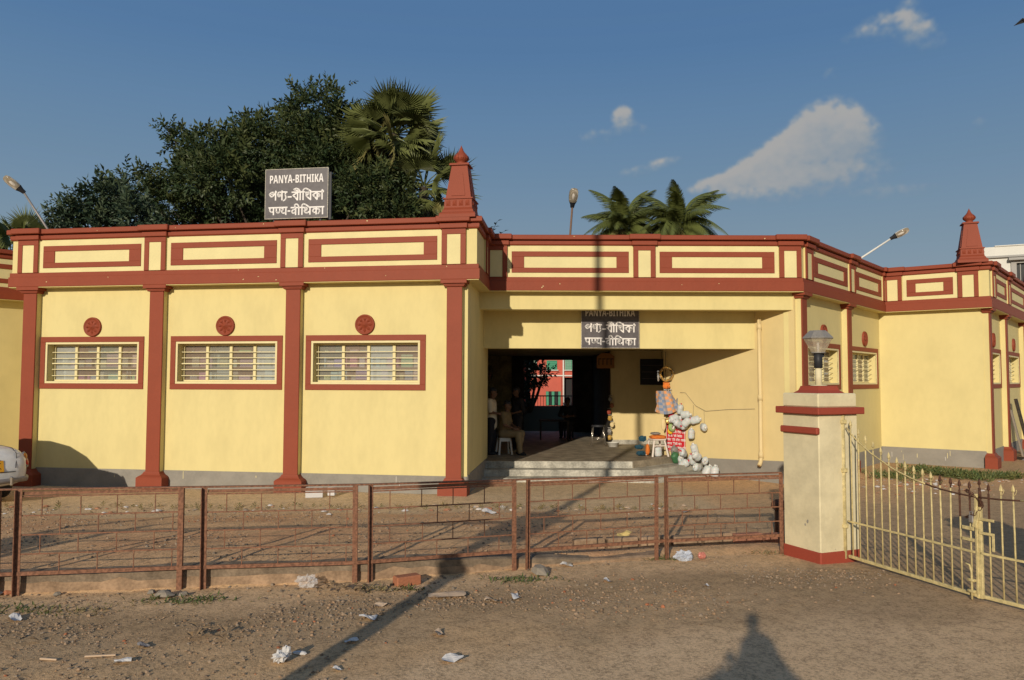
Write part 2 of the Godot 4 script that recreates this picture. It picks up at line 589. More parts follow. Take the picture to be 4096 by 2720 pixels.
func build_ground():
	gn.seed = 31
	gn.frequency = 0.35
	gn.fractal_octaves = 4
	gn2.seed = 77
	gn2.frequency = 1.6
	gn2.fractal_octaves = 3
	var xs := []
	var zs := []
	var x := -13.0
	while x < 15.01:
		xs.append(x)
		x += 0.12
	var z := -3.4
	while z > -19.9:
		zs.append(z)
		z -= 0.11
	var in_yard := func(cx, cz): return -cz + fence_z(cx) > 0.0 and cx < 3.6
	var st := mb(true)
	put_grid(st, xs, zs, func(cx, cz): return not in_yard.call(cx, cz))
	var xe: float = xs[-1]
	var ze: float = zs[-1]
	struct("street", st, M.ground)
	st = mb(true)
	put_grid(st, xs, zs, in_yard)
	struct("yard", st, M.ground)
	# the land all round, out to the horizon, a little lower than the detailed part
	st = mb()
	var R := 600.0
	for q in [[-R, -13.0, -R, R], [xe, R, -R, R], [-13.0, xe, -3.4, R], [-13.0, xe, -R, ze]]:
		for k in [[q[0], q[2]], [q[1], q[3]], [q[0], q[3]], [q[0], q[2]], [q[1], q[2]], [q[1], q[3]]]:
			st.set_color(Color(0.55, 0.36, 0.19))
			var yy := -0.20 if k[1] < -3.5 else 0.0
			st.add_vertex(Vector3(k[0], yy, k[1]))
	struct("ground", st, M.ground)
	build_kerbs()
	build_gravel()

func build_kerbs():
	# low concrete edge under the fence, higher on the left where the yard lies above the street
	var pts := []
	for p in fence_line.slice(0, 6):
		pts.append(p + Vector2(0.0, -0.07))
	var st := mb()
	var ms := mitres(pts)
	var n := 60
	var prev := []
	var kn := FastNoiseLite.new()
	kn.seed = 3
	kn.frequency = 1.1
	for i in n + 1:
		var u := float(i) / n
		var xx: float = lerpf(-14.0, 1.75, u)
		var zz := fence_z(xx) - 0.06
		var h: float = lerpf(0.185, 0.03, smoothstep(-1.2, 1.4, xx)) + kn.get_noise_2d(xx, 0) * 0.018
		var o: float = kn.get_noise_2d(xx * 1.5, 7) * 0.022
		var r := [Vector3(xx, -0.06, zz + o), Vector3(xx, h * 0.55, zz - 0.008 + o * 0.6), Vector3(xx, h - 0.012, zz - 0.014 + o * 0.4), Vector3(xx, h, zz - 0.04), Vector3(xx, h, zz - 0.26), Vector3(xx, -0.06, zz - 0.26)]
		if i > 0:
			for k in 5:
				quad(st, prev[k], r[k], r[k + 1], prev[k + 1], Vector3(0, 0.2 if k < 3 else (1.0 if k == 3 else 0.0), 1.0 if k < 3 else (0.0 if k == 3 else -1.0)))
		prev = r
	struct("kerb", st, M.kerb)
	# dark stain and painted shade under the rail, along the kerb's top edge
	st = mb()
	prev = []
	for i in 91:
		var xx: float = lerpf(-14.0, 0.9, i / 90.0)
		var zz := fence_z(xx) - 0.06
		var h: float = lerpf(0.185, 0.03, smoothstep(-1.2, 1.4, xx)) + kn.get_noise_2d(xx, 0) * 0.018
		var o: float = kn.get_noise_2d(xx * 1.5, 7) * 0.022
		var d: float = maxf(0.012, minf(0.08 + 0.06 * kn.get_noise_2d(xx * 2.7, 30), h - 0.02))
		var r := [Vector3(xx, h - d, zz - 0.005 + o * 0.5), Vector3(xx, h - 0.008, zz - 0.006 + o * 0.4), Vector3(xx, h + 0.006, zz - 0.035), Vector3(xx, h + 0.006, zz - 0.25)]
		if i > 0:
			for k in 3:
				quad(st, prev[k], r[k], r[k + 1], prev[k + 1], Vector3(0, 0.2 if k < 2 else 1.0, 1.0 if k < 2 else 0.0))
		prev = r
	struct("kerb_stain_shade", st, M.kerb_dark)
	# a row of kerb blocks in the yard, the last ones painted red
	var row := thing("kerb_stone_row", "low row of concrete kerb stones behind the fence, the right end painted red", "kerb")
	for i in 7:
		var p := Vector2(0.95, -9.72).lerp(Vector2(3.5, -10.42), i / 6.0)
		var b := Basis(UP, deg_to_rad(15.0 + rng.randf_range(-3, 3))) * Basis(Vector3.RIGHT, rng.randf_range(-0.05, 0.05))
		box("kerb_stone", row, M.kerb if i < 5 else M.kerb_red, Vector3(p.x, ground_y(p.x, p.y) + 0.035 + rng.randf() * 0.02, p.y), Vector3(0.40, 0.15, 0.13), 0.018, b)

func pebble_mesh(sd: int, flat := 0.6) -> Mesh:
	var r := RandomNumberGenerator.new()
	r.seed = sd
	var st := mb()
	var top := Vector3(r.randf_range(-0.1, 0.1), flat * 0.5, r.randf_range(-0.1, 0.1))
	var bot := Vector3(0, -flat * 0.5, 0)
	var a := []
	var b := []
	for k in 6:
		var t := TAU * k / 6.0 + r.randf_range(-0.2, 0.2)
		a.append(Vector3(cos(t), 0, sin(t)) * r.randf_range(0.38, 0.55) + UP * r.randf_range(-0.1, 0.0))
		b.append(Vector3(cos(t), 0, sin(t)) * r.randf_range(0.22, 0.34) + UP * flat * r.randf_range(0.3, 0.42))
	for k in 6:
		var l := (k + 1) % 6
		quad(st, a[k], a[l], b[l], b[k], a[k] + a[l] + UP * 0.3)
		tri(st, b[k], b[l], top, UP)
		tri(st, a[k], a[l], bot, -UP)
	st.generate_normals()
	return st.commit()

func scatter(called: String, mesh: Mesh, m: Material, list: Array) -> MultiMeshInstance3D:
	# list: [Transform3D, Color]
	var mm := MultiMesh.new()
	mm.transform_format = MultiMesh.TRANSFORM_3D
	mm.use_colors = true
	mm.mesh = mesh
	mm.instance_count = list.size()
	for i in list.size():
		mm.set_instance_transform(i, list[i][0])
		mm.set_instance_color(i, list[i][1])
	var o := MultiMeshInstance3D.new()
	o.name = numbered(called)
	o.multimesh = mm
	o.material_override = m
	o.set_meta("kind", "stuff")
	return o

func build_gravel():
	var m := mat("gravel", Color.WHITE, 0.95)
	m.vertex_color_use_as_albedo = true
	m.metallic_specular = 0.2
	for v in 3:
		var list := []
		var mesh := pebble_mesh(100 + v, [0.55, 0.75, 0.4][v])
		for i in 6500:
			var x := 0.0
			var z := 0.0
			var pick := rng.randf()
			if pick < 0.32:
				z = rng.randf_range(-7.8, -4.6)
				x = rng.randf_range(-0.75, 0.72) * -z
				if rng.randf() < smoothstep(-0.8, 0.2, 5.95 + 0.5 * x + z):
					continue
			elif pick < 0.60:
				# broken edge of the asphalt
				x = rng.randf_range(-4.6, 4.3)
				z = fence_z(x) + 1.15 + rng.randfn(0, 0.30)
			else:
				z = rng.randf_range(-13.6, -7.0)
				x = rng.randf_range(-0.72, 0.27) * -z
			if gn.get_noise_2d(x * 1.3, z * 1.3 + 70) < rng.randf_range(-0.35, 0.15):
				continue
			if x > 3.2 and z < -8.9 and z > -10.2:
				continue
			var s := 0.010 + 0.030 * pow(rng.randf(), 3.0)
			if pick > 0.6:
				s *= 1.35
			var b := Basis(UP, rng.randf() * TAU) * Basis(Vector3.RIGHT, rng.randf_range(-0.4, 0.4))
			var g := rng.randf_range(0.7, 1.25)
			var c := Color(0.30 * g, 0.19 * g, 0.11 * g).lerp(Color(0.22 * g, 0.175 * g, 0.13 * g), rng.randf())
			if rng.randf() < 0.014:
				c = Color(0.42, 0.16, 0.08) * rng.randf_range(0.6, 1.0)
			list.append([Transform3D(b.scaled(Vector3.ONE * s), Vector3(x, ground_y(x, z) + s * 0.12, z)), c])
		var o := scatter("gravel", mesh, m, list)
		add_child(o)
		tag(o, ["small flat gravel stones strewn over the dusty street and yard", "rounder gravel lumps strewn over the dusty street and yard", "thin stone chips strewn over the dusty street and yard"][v], "gravel")

# ------------------------------------------------------------------ market hall
# plan of the outer wall face (x, z), left to right
var plan := [Vector2(-16.0, -15.25), Vector2(-11.4, -20.9), Vector2(-10.57, -16.86), Vector2(-0.87, -15.345), Vector2(-0.72, -17.26), Vector2(6.26, -17.26), Vector2(10.55, -22.4), Vector2(12.6, -20.85), Vector2(21.6, -31.57)]
const SOFFIT := 4.06
const PLINTH := 0.22

func seg_xf(a: Vector2, b: Vector2) -> Transform3D:
	# local x along the wall, y up, z outwards
	var d := (b - a).normalized()
	return Transform3D(Basis(Vector3(d.x, 0, d.y), UP, Vector3(-d.y, 0, d.x)), Vector3(a.x, 0, a.y))

func wall_with_holes(xf: Transform3D, L: float, y0: float, y1: float, holes: Array, thick := 0.25, e0 := 0.0, e1 := 0.0):
	# holes: Rect2 in wall coordinates, left to right
	var st := mb()
	var x := -e0
	for h in holes:
		span(st, Vector3(x, y0, -thick), Vector3(h.position.x, y1, 0), 0.0, xf)
		span(st, Vector3(h.position.x, y0, -thick), Vector3(h.end.x, h.position.y, 0), 0.0, xf)
		span(st, Vector3(h.position.x, h.end.y, -thick), Vector3(h.end.x, y1, 0), 0.0, xf)
		x = h.end.x
	span(st, Vector3(x, y0, -thick), Vector3(L + e1, y1, 0), 0.0, xf)
	obj("wall", st, M.yellow, hall)

func plinth(xf: Transform3D, x0: float, x1: float, top := PLINTH):
	var st := mb()
	span(st, Vector3(x0, -0.45, -0.24), Vector3(x1, top, 0.018), 0.006, xf)
	obj("plinth", st, M.plinth, hall)

func pilaster(xf: Transform3D, s: float, base_y := -0.14, depth := 0.16):
	var p := Node3D.new()
	p.name = "pilaster"
	p.transform = xf * Transform3D(Basis.IDENTITY, Vector3(s, 0, 0))
	hall.add_child(p, true)
	var st := mb()
	span(st, Vector3(-0.155, 0.19, depth - 0.03), Vector3(0.155, 3.93, depth), 0.006)
	obj("shaft_face", st, M.red, p)
	st = mb()
	span(st, Vector3(-0.153, 0.19, -0.02), Vector3(0.153, 3.93, depth - 0.03), 0.0)
	obj("shaft_side", st, M.yellow, p)
	st = mb()
	span(st, Vector3(-0.20, 3.93, -0.02), Vector3(0.20, 3.985, depth + 0.035), 0.012)
	span(st, Vector3(-0.215, 3.958, -0.02), Vector3(0.215, 3.985, depth + 0.05), 0.004)
	span(st, Vector3(-0.262, 3.988, -0.02), Vector3(0.262, SOFFIT + 0.012, depth + 0.092), 0.006)
	obj("capital", st, M.red, p)
	st = mb()
	var o := []
	for k in [[0.29, base_y - 0.2, 0.11], [0.29, 0.08, 0.11], [0.265, 0.105, 0.09], [0.215, 0.135, 0.05], [0.185, 0.17, 0.028], [0.172, 0.20, 0.015]]:
		o.append(k)
	for i in range(1, o.size()):
		var a: Array = o[i - 1]
		var b: Array = o[i]
		for e in [[-1, 1, 1, 1], [1, 1, 1, -1], [-1, -1, -1, 1]]:
			var za: float = depth + a[2]
			var zb: float = depth + b[2]
			var p0 := Vector3(e[0] * a[0], a[1], za if e[1] > 0 else -0.02)
			var p1 := Vector3(e[2] * a[0], a[1], za if e[3] > 0 else -0.02)
			var q0 := Vector3(e[0] * b[0], b[1], zb if e[1] > 0 else -0.02)
			var q1 := Vector3(e[2] * b[0], b[1], zb if e[3] > 0 else -0.02)
			quad(st, p0, p1, q1, q0, (p0 + p1 - Vector3(0, p0.y + p1.y, 0)) + UP * 0.05)
	quad(st, Vector3(-0.172, 0.20, -0.02), Vector3(0.172, 0.20, -0.02), Vector3(0.172, 0.20, depth + 0.015), Vector3(-0.172, 0.20, depth + 0.015), UP)
	obj("pedestal", st, M.red, p)

func frieze_post(xf: Transform3D, s: float, w := 0.48):
	# parapet pier above a pilaster: red with a sunk yellow panel; the mouldings step round it
	var p := Node3D.new()
	p.name = "parapet_pier"
	p.transform = xf * Transform3D(Basis.IDENTITY, Vector3(s, 0, 0))
	hall.add_child(p, true)
	var h := w * 0.5
	var st := mb()
	span(st, Vector3(-h, 4.355, 0.1), Vector3(h, 5.062, 0.235), 0.0)
	obj("pier_side", st, M.yellow, p)
	st = mb()
	ring(st, Transform3D.IDENTITY, Rect2(-h - 0.002, 4.36, w + 0.004, 0.70), Rect2(-h + 0.105, 4.362, w - 0.21, 0.59), 0.236, 0.262)
	obj("pier_frame", st, M.red, p)
	box("pier_panel", p, M.cream, Vector3(0, 4.655, 0.238), Vector3(w - 0.21, 0.588, 0.018), 0.0)
	st = mb()
	span(st, Vector3(-h - 0.04, 5.062, 0.1), Vector3(h + 0.04, 5.158, 0.31), 0.01)
	obj("pier_moulding", st, M.red, p)
	st = mb()
	span(st, Vector3(-h - 0.10, 5.182, -0.115), Vector3(h + 0.10, 5.297, 0.375), 0.012)
	obj("pier_coping", st, M.red, p)

func frieze_bay(xf: Transform3D, x0: float, x1: float, side := 0.27):
	var p := Node3D.new()
	p.name = "frieze_bay"
	p.transform = xf
	hall.add_child(p, true)
	var st := mb()
	var o := Rect2(x0 + 0.10, 4.46, x1 - x0 - 0.20, 0.47)
	side = minf(side, o.size.x * 0.2)
	var i := Rect2(o.position.x + side, 4.57, o.size.x - 2 * side, 0.245)
	ring(st, Transform3D.IDENTITY, o, i, 0.195, 0.228)
	obj("frieze_frame", st, M.red, p)
	box("frieze_panel", p, M.cream, Vector3(i.get_center().x, i.get_center().y, 0.203), Vector3(i.size.x, i.size.y, 0.012), 0.0)
	st = mb()
	for r in [[x0 + 0.004, 4.362, x1 - 0.004, 4.458], [x0 + 0.004, 4.932, x1 - 0.004, 5.058], [x0 + 0.004, 4.458, x0 + 0.098, 4.932], [x1 - 0.098, 4.458, x1 - 0.004, 4.932]]:
		span(st, Vector3(r[0], r[1], 0.19), Vector3(r[2], r[3], 0.212), 0.0)
	obj("frieze_border", st, M.cream, p)

func window(xf: Transform3D, r: Rect2, sd: int):
	# r: the opening; painted trim, cream edge, mullions, five bars, four dusty panes, goods inside
	var w := Node3D.new()
	w.name = "window"
	w.transform = xf
	hall.add_child(w, true)
	var st := mb()
	var c := r.grow(0.045)
	ring(st, Transform3D.IDENTITY, c.grow(0.115), c, -0.01, 0.022)
	obj("trim", st, M.red, w)
	st = mb()
	ring(st, Transform3D.IDENTITY, c, r, -0.02, 0.012)
	obj("edge", st, M.window_cream, w)
	st = mb()
	ring(st, Transform3D.IDENTITY, r.grow(-0.001), r.grow(-0.035), -0.235, -0.19)
	obj("frame", st, M.window_cream, w)
	var X := [r.position.x + 0.03]
	for f in [0.26, 0.505, 0.75]:
		var mx: float = r.position.x + r.size.x * f
		box("mullion", w, M.window_cream, Vector3(mx, r.get_center().y, -0.20), Vector3(0.064, r.size.y - 0.06, 0.05), 0.006)
		X.append(mx)
	X.append(r.end.x - 0.03)
	var panes := [M.dusty_glass, M.dusty_glass_warm, M.dusty_glass_pale, M.dusty_glass_warm]
	for i in 4:
		box("pane", w, panes[(i + sd) % 4], Vector3((X[i] + X[i + 1]) * 0.5, r.get_center().y, -0.215), Vector3(X[i + 1] - X[i] - 0.04, r.size.y - 0.07, 0.005), 0.0)
	for f in [0.16, 0.315, 0.475, 0.63, 0.785]:
		var big: bool = f == 0.475
		box("bar", w, M.window_bar, Vector3(r.get_center().x, r.position.y + r.size.y * (f + rng.randf_range(-0.008, 0.008)), -0.125), Vector3(r.size.x - 0.004, 0.024 if big else 0.015, 0.014), 0.004, Basis(Vector3(0, 0, 1), rng.randf_range(-0.004, 0.004)))
	# shelves with boxes and bags behind the panes
	var g := RandomNumberGenerator.new()
	g.seed = sd
	st = mb()
	for row in 3:
		var y := r.position.y - 0.02 + row * 0.32
		st.set_color(Color(0.2, 0.16, 0.1))
		span(st, Vector3(r.position.x - 0.05, y - 0.02, -0.75), Vector3(r.end.x + 0.05, y, -0.36))
		var x := r.position.x - 0.05
		while x < r.end.x - 0.1:
			var bw := g.randf_range(0.10, 0.34)
			var bh := g.randf_range(0.14, 0.29)
			var pale := g.randf_range(0.45, 0.9)
			st.set_color(Color.from_hsv(g.randf(), g.randf_range(0.05, 0.55), pale))
			span(st, Vector3(x, y, -0.7), Vector3(x + bw - 0.012, y + bh, -0.38 - g.randf() * 0.1), 0.01)
			x += bw
	var shelf := obj("display_shelf", st, M.goods, w)
	shelf.set_meta("kind", "stuff")

func medallion(xf: Transform3D, s: float, y: float):
	var st := mb(true)
	var t := xf * Transform3D(Basis(Vector3.RIGHT, PI / 2), Vector3(s, y, 0.0))
	put_lathe(st, t, [Vector2(0.205, -0.02), Vector2(0.205, 0.035), Vector2(0.195, 0.05), Vector2(0.178, 0.05), Vector2(0.168, 0.032), Vector2(0.06, 0.030), Vector2(0.052, 0.05), Vector2(0.022, 0.052), Vector2(0.016, 0.066), Vector2(0.0, 0.07)], 28)
	st.set_smooth_group(-1)
	for k in 8:
		# curved petals, each with a crease
		var a := TAU * k / 8.0
		var d := Vector3(cos(a), 0, sin(a))
		var e := Vector3(cos(a + 0.35), 0, sin(a + 0.35))
		var f := Vector3(cos(a - 0.30), 0, sin(a - 0.30))
		var p0 := d * 0.058 + UP * 0.030
		var tip := d * 0.163 + UP * 0.034
		var mid := d * 0.11 + UP * 0.058
		var l := e * 0.125 + UP * 0.030
		var r2 := f * 0.125 + UP * 0.030
		for q in [[p0, l, mid], [l, tip, mid], [tip, r2, mid], [r2, p0, mid]]:
			tri(st, t * q[0], t * q[1], t * q[2], t.basis * UP)
	obj("medallion", st, M.red, hall)

func finial(at: Vector3, turn: float):
	var f := Node3D.new()
	f.name = "finial"
	f.transform = Transform3D(Basis(UP, turn).scaled(Vector3(1.0, 1.06, 1.0)), at)
	hall.add_child(f, true)
	var sq := func(prof: Array, called: String): 
		mesh_at(called, lathe_mesh(prof, 4, false, true), M.red, f)
	sq.call([Vector2(0.36, -0.02), Vector2(0.36, 0.04), Vector2(0.345, 0.07), Vector2(0.315, 0.085), Vector2(0.30, 0.13), Vector2(0.28, 0.15), Vector2(0.0, 0.15)], "finial_base")
	sq.call([Vector2(0.278, 0.15), Vector2(0.285, 0.165), Vector2(0.278, 0.18), Vector2(0.272, 0.30), Vector2(0.272, 0.335), Vector2(0.295, 0.335), Vector2(0.295, 0.358), Vector2(0.262, 0.362), Vector2(0.0, 0.362)], "finial_band")
	sq.call([Vector2(0.252, 0.362), Vector2(0.157, 0.985), Vector2(0.197, 0.99), Vector2(0.197, 1.01), Vector2(0.185, 1.03), Vector2(0.0, 1.04)], "finial_shaft")
	var st := mb()
	for side in 4:
		var b := Basis(UP, side * PI / 2)
		# raised tapering panel on each face
		var P := [Vector3(-0.135, 0.40, 0.258), Vector3(0.135, 0.40, 0.258), Vector3(0.072, 0.84, 0.190), Vector3(-0.072, 0.84, 0.190)]
		var Q := []
		for v in P:
			Q.append(v + Vector3(0, 0, -0.02))
		quad(st, b * P[0], b * P[1], b * P[2], b * P[3], b * Vector3(0, 0, 1))
		for k in 4:
			var k2 := (k + 1) % 4
			quad(st, b * P[k], b * P[k2], b * Q[k2], b * Q[k], b * ((P[k] + P[k2]) * 0.5 - Vector3(0, 0.62, 0.22)))
	obj("finial_panel", st, M.red, f)
	st = mb()
	for side in 4:
		var b := Basis(UP, side * PI / 2)
		for k in 4:
			# carved leaves round the band
			var x := -0.19 + 0.127 * k
			var a0 := Vector3(x - 0.055, 0.195, 0.272)
			var a1 := Vector3(x + 0.055, 0.195, 0.272)
			var a2 := Vector3(x + 0.03, 0.318, 0.274)
			var c := Vector3(x - 0.01, 0.245, 0.302)
			var a3 := Vector3(x - 0.04, 0.30, 0.272)
			tri(st, b * a0, b * a1, b * c, b * Vector3(0, -0.3, 1))
			tri(st, b * a1, b * a2, b * c, b * Vector3(0.5, 0, 1))
			tri(st, b * a2, b * a3, b * c, b * Vector3(0, 0.5, 1))
			tri(st, b * a3, b * a0, b * c, b * Vector3(-0.5, 0, 1))
	obj("finial_leaf_band", st, M.red, f)
	mesh_at("finial_bulb", lathe_mesh([Vector2(0.11, 1.02), Vector2(0.088, 1.06), Vector2(0.092, 1.085), Vector2(0.128, 1.105), Vector2(0.148, 1.145), Vector2(0.143, 1.185), Vector2(0.112, 1.225), Vector2(0.072, 1.265), Vector2(0.042, 1.31), Vector2(0.034, 1.34), Vector2(0.02, 1.36), Vector2(0.006, 1.40), Vector2(0.0, 1.405)], 20), M.red, f)
	st = mb()
	for k in 10:
		var a := TAU * k / 10.0
		var d := Vector3(cos(a), 0, sin(a))
		var s2 := Vector3(-sin(a), 0, cos(a)) * 0.03
		var p := [d * 0.134 + UP * 1.11, d * 0.156 + UP * 1.145, d * 0.148 + UP * 1.19, d * 0.108 + UP * 1.24]
		for j in 3:
			var w0: float = [0.5, 1.0, 0.9, 0.1][j]
			var w1: float = [0.5, 1.0, 0.9, 0.1][j + 1]
			quad(st, p[j] - s2 * w0, p[j] + s2 * w0, p[j + 1] + s2 * w1, p[j + 1] - s2 * w1, d + UP * 0.2)
	obj("finial_petal_ring", st, M.red, f)

func build_hall():
	var goods := mat("goods", Color.WHITE, 0.6)
	goods.vertex_color_use_as_albedo = true
	hall = thing("market_hall", "long single-storey yellow market hall with red pilasters, cornice and finials", "market hall")
	# cornice, frieze, mouldings and coping run round the whole front
	var st := mb()
	put_sweep(st, plan, rect_prof(-0.10, 0.20, 4.36, 5.06))
	obj("frieze", st, M.yellow, hall)
	st = mb()
	put_sweep(st, plan, rect_prof(-0.20, 0.245, SOFFIT - 0.012, SOFFIT + 0.004))
	obj("soffit", st, M.yellow, hall)
	st = mb()
	put_sweep(st, plan, [Vector2(-0.2, SOFFIT), Vector2(0.252, SOFFIT), Vector2(0.26, SOFFIT + 0.01), Vector2(0.26, 4.262), Vector2(0.252, 4.272), Vector2(-0.2, 4.272)])
	obj("cornice", st, M.red, hall)
	st = mb()
	put_sweep(st, plan, rect_prof(-0.15, 0.238, 4.272, 4.36))
	obj("cornice_top", st, M.red, hall)
	st = mb()
	put_sweep(st, plan, [Vector2(-0.12, 5.06), Vector2(0.225, 5.06), Vector2(0.25, 5.085), Vector2(0.25, 5.155), Vector2(0.22, 5.165), Vector2(0.22, 5.185), Vector2(-0.12, 5.185)])
	obj("moulding", st, M.red, hall)
	st = mb()
	put_sweep(st, plan, [Vector2(-0.12, 5.185), Vector2(0.298, 5.182), Vector2(0.31, 5.192), Vector2(0.31, 5.272), Vector2(0.295, 5.286), Vector2(-0.12, 5.290)])
	obj("coping", st, M.red, hall)

	# far left slanting wall
	var t := seg_xf(plan[0], plan[1])
	var L: float = (plan[1] - plan[0]).length()
	wall_with_holes(t, L, PLINTH, SOFFIT, [])
	plinth(t, 0, L)
	frieze_bay(t, 3.0, 6.6)
	frieze_post(t, 2.7)
	t = seg_xf(plan[1], plan[2])
	L = (plan[2] - plan[1]).length()
	wall_with_holes(t, L, PLINTH, SOFFIT, [])
	plinth(t, 0, L)

	# left wing: four pilasters, three windows with medallions
	t = seg_xf(plan[2], plan[3])
	L = (plan[3] - plan[2]).length()
	var o := 0.27
	var holes := []
	for h in [[0.335, 2.44], [3.37, 5.53], [6.35, 8.54]]:
		holes.append(Rect2(h[0] + o, 2.055, h[1] - h[0], 0.787))
	wall_with_holes(t, L, PLINTH, SOFFIT, holes)
	plinth(t, 0, L)
	for i in 3:
		window(t, holes[i], 50 + i)
		medallion(t, [1.397, 4.43, 7.44][i] + o, 3.21)
	for s in [0.0, 2.955, 5.965, 9.31]:
		pilaster(t, s + o)
		frieze_post(t, s + o)
	frieze_bay(t, o + 0.24, o + 2.715)
	frieze_bay(t, o + 3.195, o + 5.725)
	frieze_bay(t, o + 6.205, o + 9.07)
	finial(t * Vector3(9.40 + o, 5.28, 0.02), atan2(t.basis.z.x, t.basis.z.z))

	# return wall beside the entrance
	t = seg_xf(plan[3], plan[4])
	L = (plan[4] - plan[3]).length()
	wall_with_holes(t, 3.62, PLINTH + 0.02, SOFFIT, [], 0.4)
	plinth(t, 0.02, 3.1, PLINTH + 0.02)
	frieze_post(t, 1.2, 0.4)

	# entrance front: fascia, recessed beam
	t = seg_xf(plan[4], plan[5])
	L = (plan[5] - plan[4]).length()
	st = mb()
	span(st, Vector3(-0.06, 3.67, -0.30), Vector3(L - 0.02, SOFFIT, 0), 0.006, t)
	obj("fascia", st, M.yellow, hall)
	st = mb()
	span(st, Vector3(-0.10, 3.72, -0.98), Vector3(L - 0.3, 3.86, -0.301), 0.0, t)
	obj("recess_ceiling", st, M.yellow, hall)
	st = mb()
	span(st, Vector3(-0.05, 2.836, -1.03), Vector3(6.35, 3.74, -0.78), 0.006, t)
	obj("entrance_beam", st, M.yellow, hall)
	frieze_post(t, 0.37)
	frieze_post(t, 3.62)
	frieze_post(t, 6.82)
	frieze_bay(t, 0.61, 3.38)
	frieze_bay(t, 3.86, 6.58)

	# splayed wall on the right of the entrance, its yellow paint ending on a sloping line
	var a := Vector2(3.92, -20.2)
	var b := Vector2(6.24, -17.24)
	t = seg_xf(a, b)
	L = (b - a).length()
	st = mb()
	put_prism(st, t, PackedVector2Array([Vector2(0, 0.16), Vector2(L, 0.33), Vector2(L, 4.3), Vector2(0, 4.3)]), -0.25, 0)
	obj("splayed_wall", st, M.peach, hall)
	st = mb()
	put_prism(st, t, PackedVector2Array([Vector2(0, -0.5), Vector2(L, -0.5), Vector2(L, 0.33), Vector2(0, 0.16)]), -0.24, 0.015)
	obj("plinth", st, M.plinth, hall)
	var px := 2.93
	st = mb(true)
	put_tube(st, [t * Vector3(px, 3.55, 0.09), t * Vector3(px, 1.7, 0.085), t * Vector3(px, 0.36, 0.085), t * Vector3(px, 0.26, 0.11), t * Vector3(px + 0.02, 0.19, 0.19)], [0.046], 12)
	for y in [3.34, 1.72, 0.42]:
		put_tube(st, [t * Vector3(px, y - 0.06, 0.087), t * Vector3(px, y + 0.06, 0.087)], [0.056], 12)
	obj("downpipe", st, M.pipe, hall)

	# slanting wall on the right
	t = seg_xf(plan[5], plan[6])
	L = (plan[6] - plan[5]).length()
	holes = [Rect2(0.80, 2.055, 2.15, 0.80), Rect2(4.10, 2.055, 2.22, 0.80)]
	wall_with_holes(t, L, PLINTH, SOFFIT, holes)
	plinth(t, 0, L)
	for i in 2:
		window(t, holes[i], 60 + i)
		medallion(t, [1.87, 5.2][i], 3.25)
	pilaster(t, 0.19)
	pilaster(t, 3.45)
	for s in [0.30, 3.45, 6.5]:
		frieze_post(t, s)
	frieze_bay(t, 0.55, 3.20)
	frieze_bay(t, 3.70, 6.25)

	# right block: blank wall, then the wall that runs off to the right
	t = seg_xf(plan[6], plan[7])
	L = (plan[7] - plan[6]).length()
	wall_with_holes(t, L, PLINTH + 0.03, SOFFIT, [], 0.25, 0.0, -0.0)
	plinth(t, 0, L, PLINTH + 0.03)
	frieze_post(t, 0.42)
	frieze_post(t, 2.28)
	frieze_bay(t, 0.68, 2.02)
	t = seg_xf(plan[7], plan[8])
	L = (plan[8] - plan[7]).length()
	holes = [Rect2(0.55, 2.07, 2.0, 0.80), Rect2(4.2, 2.07, 2.1, 0.80)]
	wall_with_holes(t, L, PLINTH, SOFFIT, holes)
	plinth(t, 0, L)
	for i in 2:
		window(t, holes[i], 70 + i)
		medallion(t, [1.45, 5.2][i], 3.26)
	for s in [0.17, 2.92, 6.72, 10.4]:
		pilaster(t, s)
	for s in [0.30, 2.92, 6.72, 10.4]:
		frieze_post(t, s)
	frieze_bay(t, 0.55, 2.65)
	frieze_bay(t, 3.18, 6.45)
	frieze_bay(t, 7.0, 10.1)
	finial(Vector3(12.34, 5.28, -20.9), deg_to_rad(-20))
	finial(t * Vector3(10.3, 5.28, 0), deg_to_rad(-20))

	# chips where the red paint has come off, down to the pale plaster
	for k in 22:
		var sg := seg_xf(plan[2], plan[3]) if k % 3 < 2 else seg_xf(plan[4], plan[5])
		var len: float = 9.6 if k % 3 < 2 else 6.6
		var row: Array = [[4.10, 4.25, 0.262], [5.20, 5.265, 0.312], [4.29, 4.35, 0.240]][rng.randi() % 3]
		var sz := Vector3(rng.randf_range(0.008, 0.03), rng.randf_range(0.008, 0.022), 0.003)
		box("paint_chip", hall, M.cream, sg * Vector3(rng.randf_range(0.1, len), rng.randf_range(row[0], row[1]), row[2]), sz, 0.0, sg.basis * Basis(Vector3(0, 0, 1), rng.randf_range(-0.5, 0.5)))
	# pale drips on the plinth
	for k in 14:
		var sg := seg_xf(plan[2], plan[3]) if k % 2 == 0 else seg_xf(plan[6], plan[7])
		var len: float = 9.4 if k % 2 == 0 else 2.3
		var h := rng.randf_range(0.03, 0.16)
		box("paint_drip", hall, M.cream if k % 3 else M.white_wall, sg * Vector3(rng.randf_range(0.1, len), rng.randf_range(0.0, 0.20) - h * 0.5 + 0.02, 0.0195), Vector3(rng.randf_range(0.006, 0.014), h, 0.003), 0.0, sg.basis)
	# flat roof and the inner walls that close the rooms
	st = mb()
	put_prism(st, flat_xf(), PackedVector2Array([Vector2(-16, -15.5), Vector2(-11.55, -21.0), Vector2(-10.6, -16.98), Vector2(-0.99, -15.5), Vector2(-0.85, -17.4), Vector2(6.2, -17.4), Vector2(10.55, -22.55), Vector2(12.55, -21.0), Vector2(21.5, -31.6), Vector2(18, -36), Vector2(9, -29.2), Vector2(-16, -29.2)]), 4.42, 4.60)
	obj("roof", st, M.roof, hall)
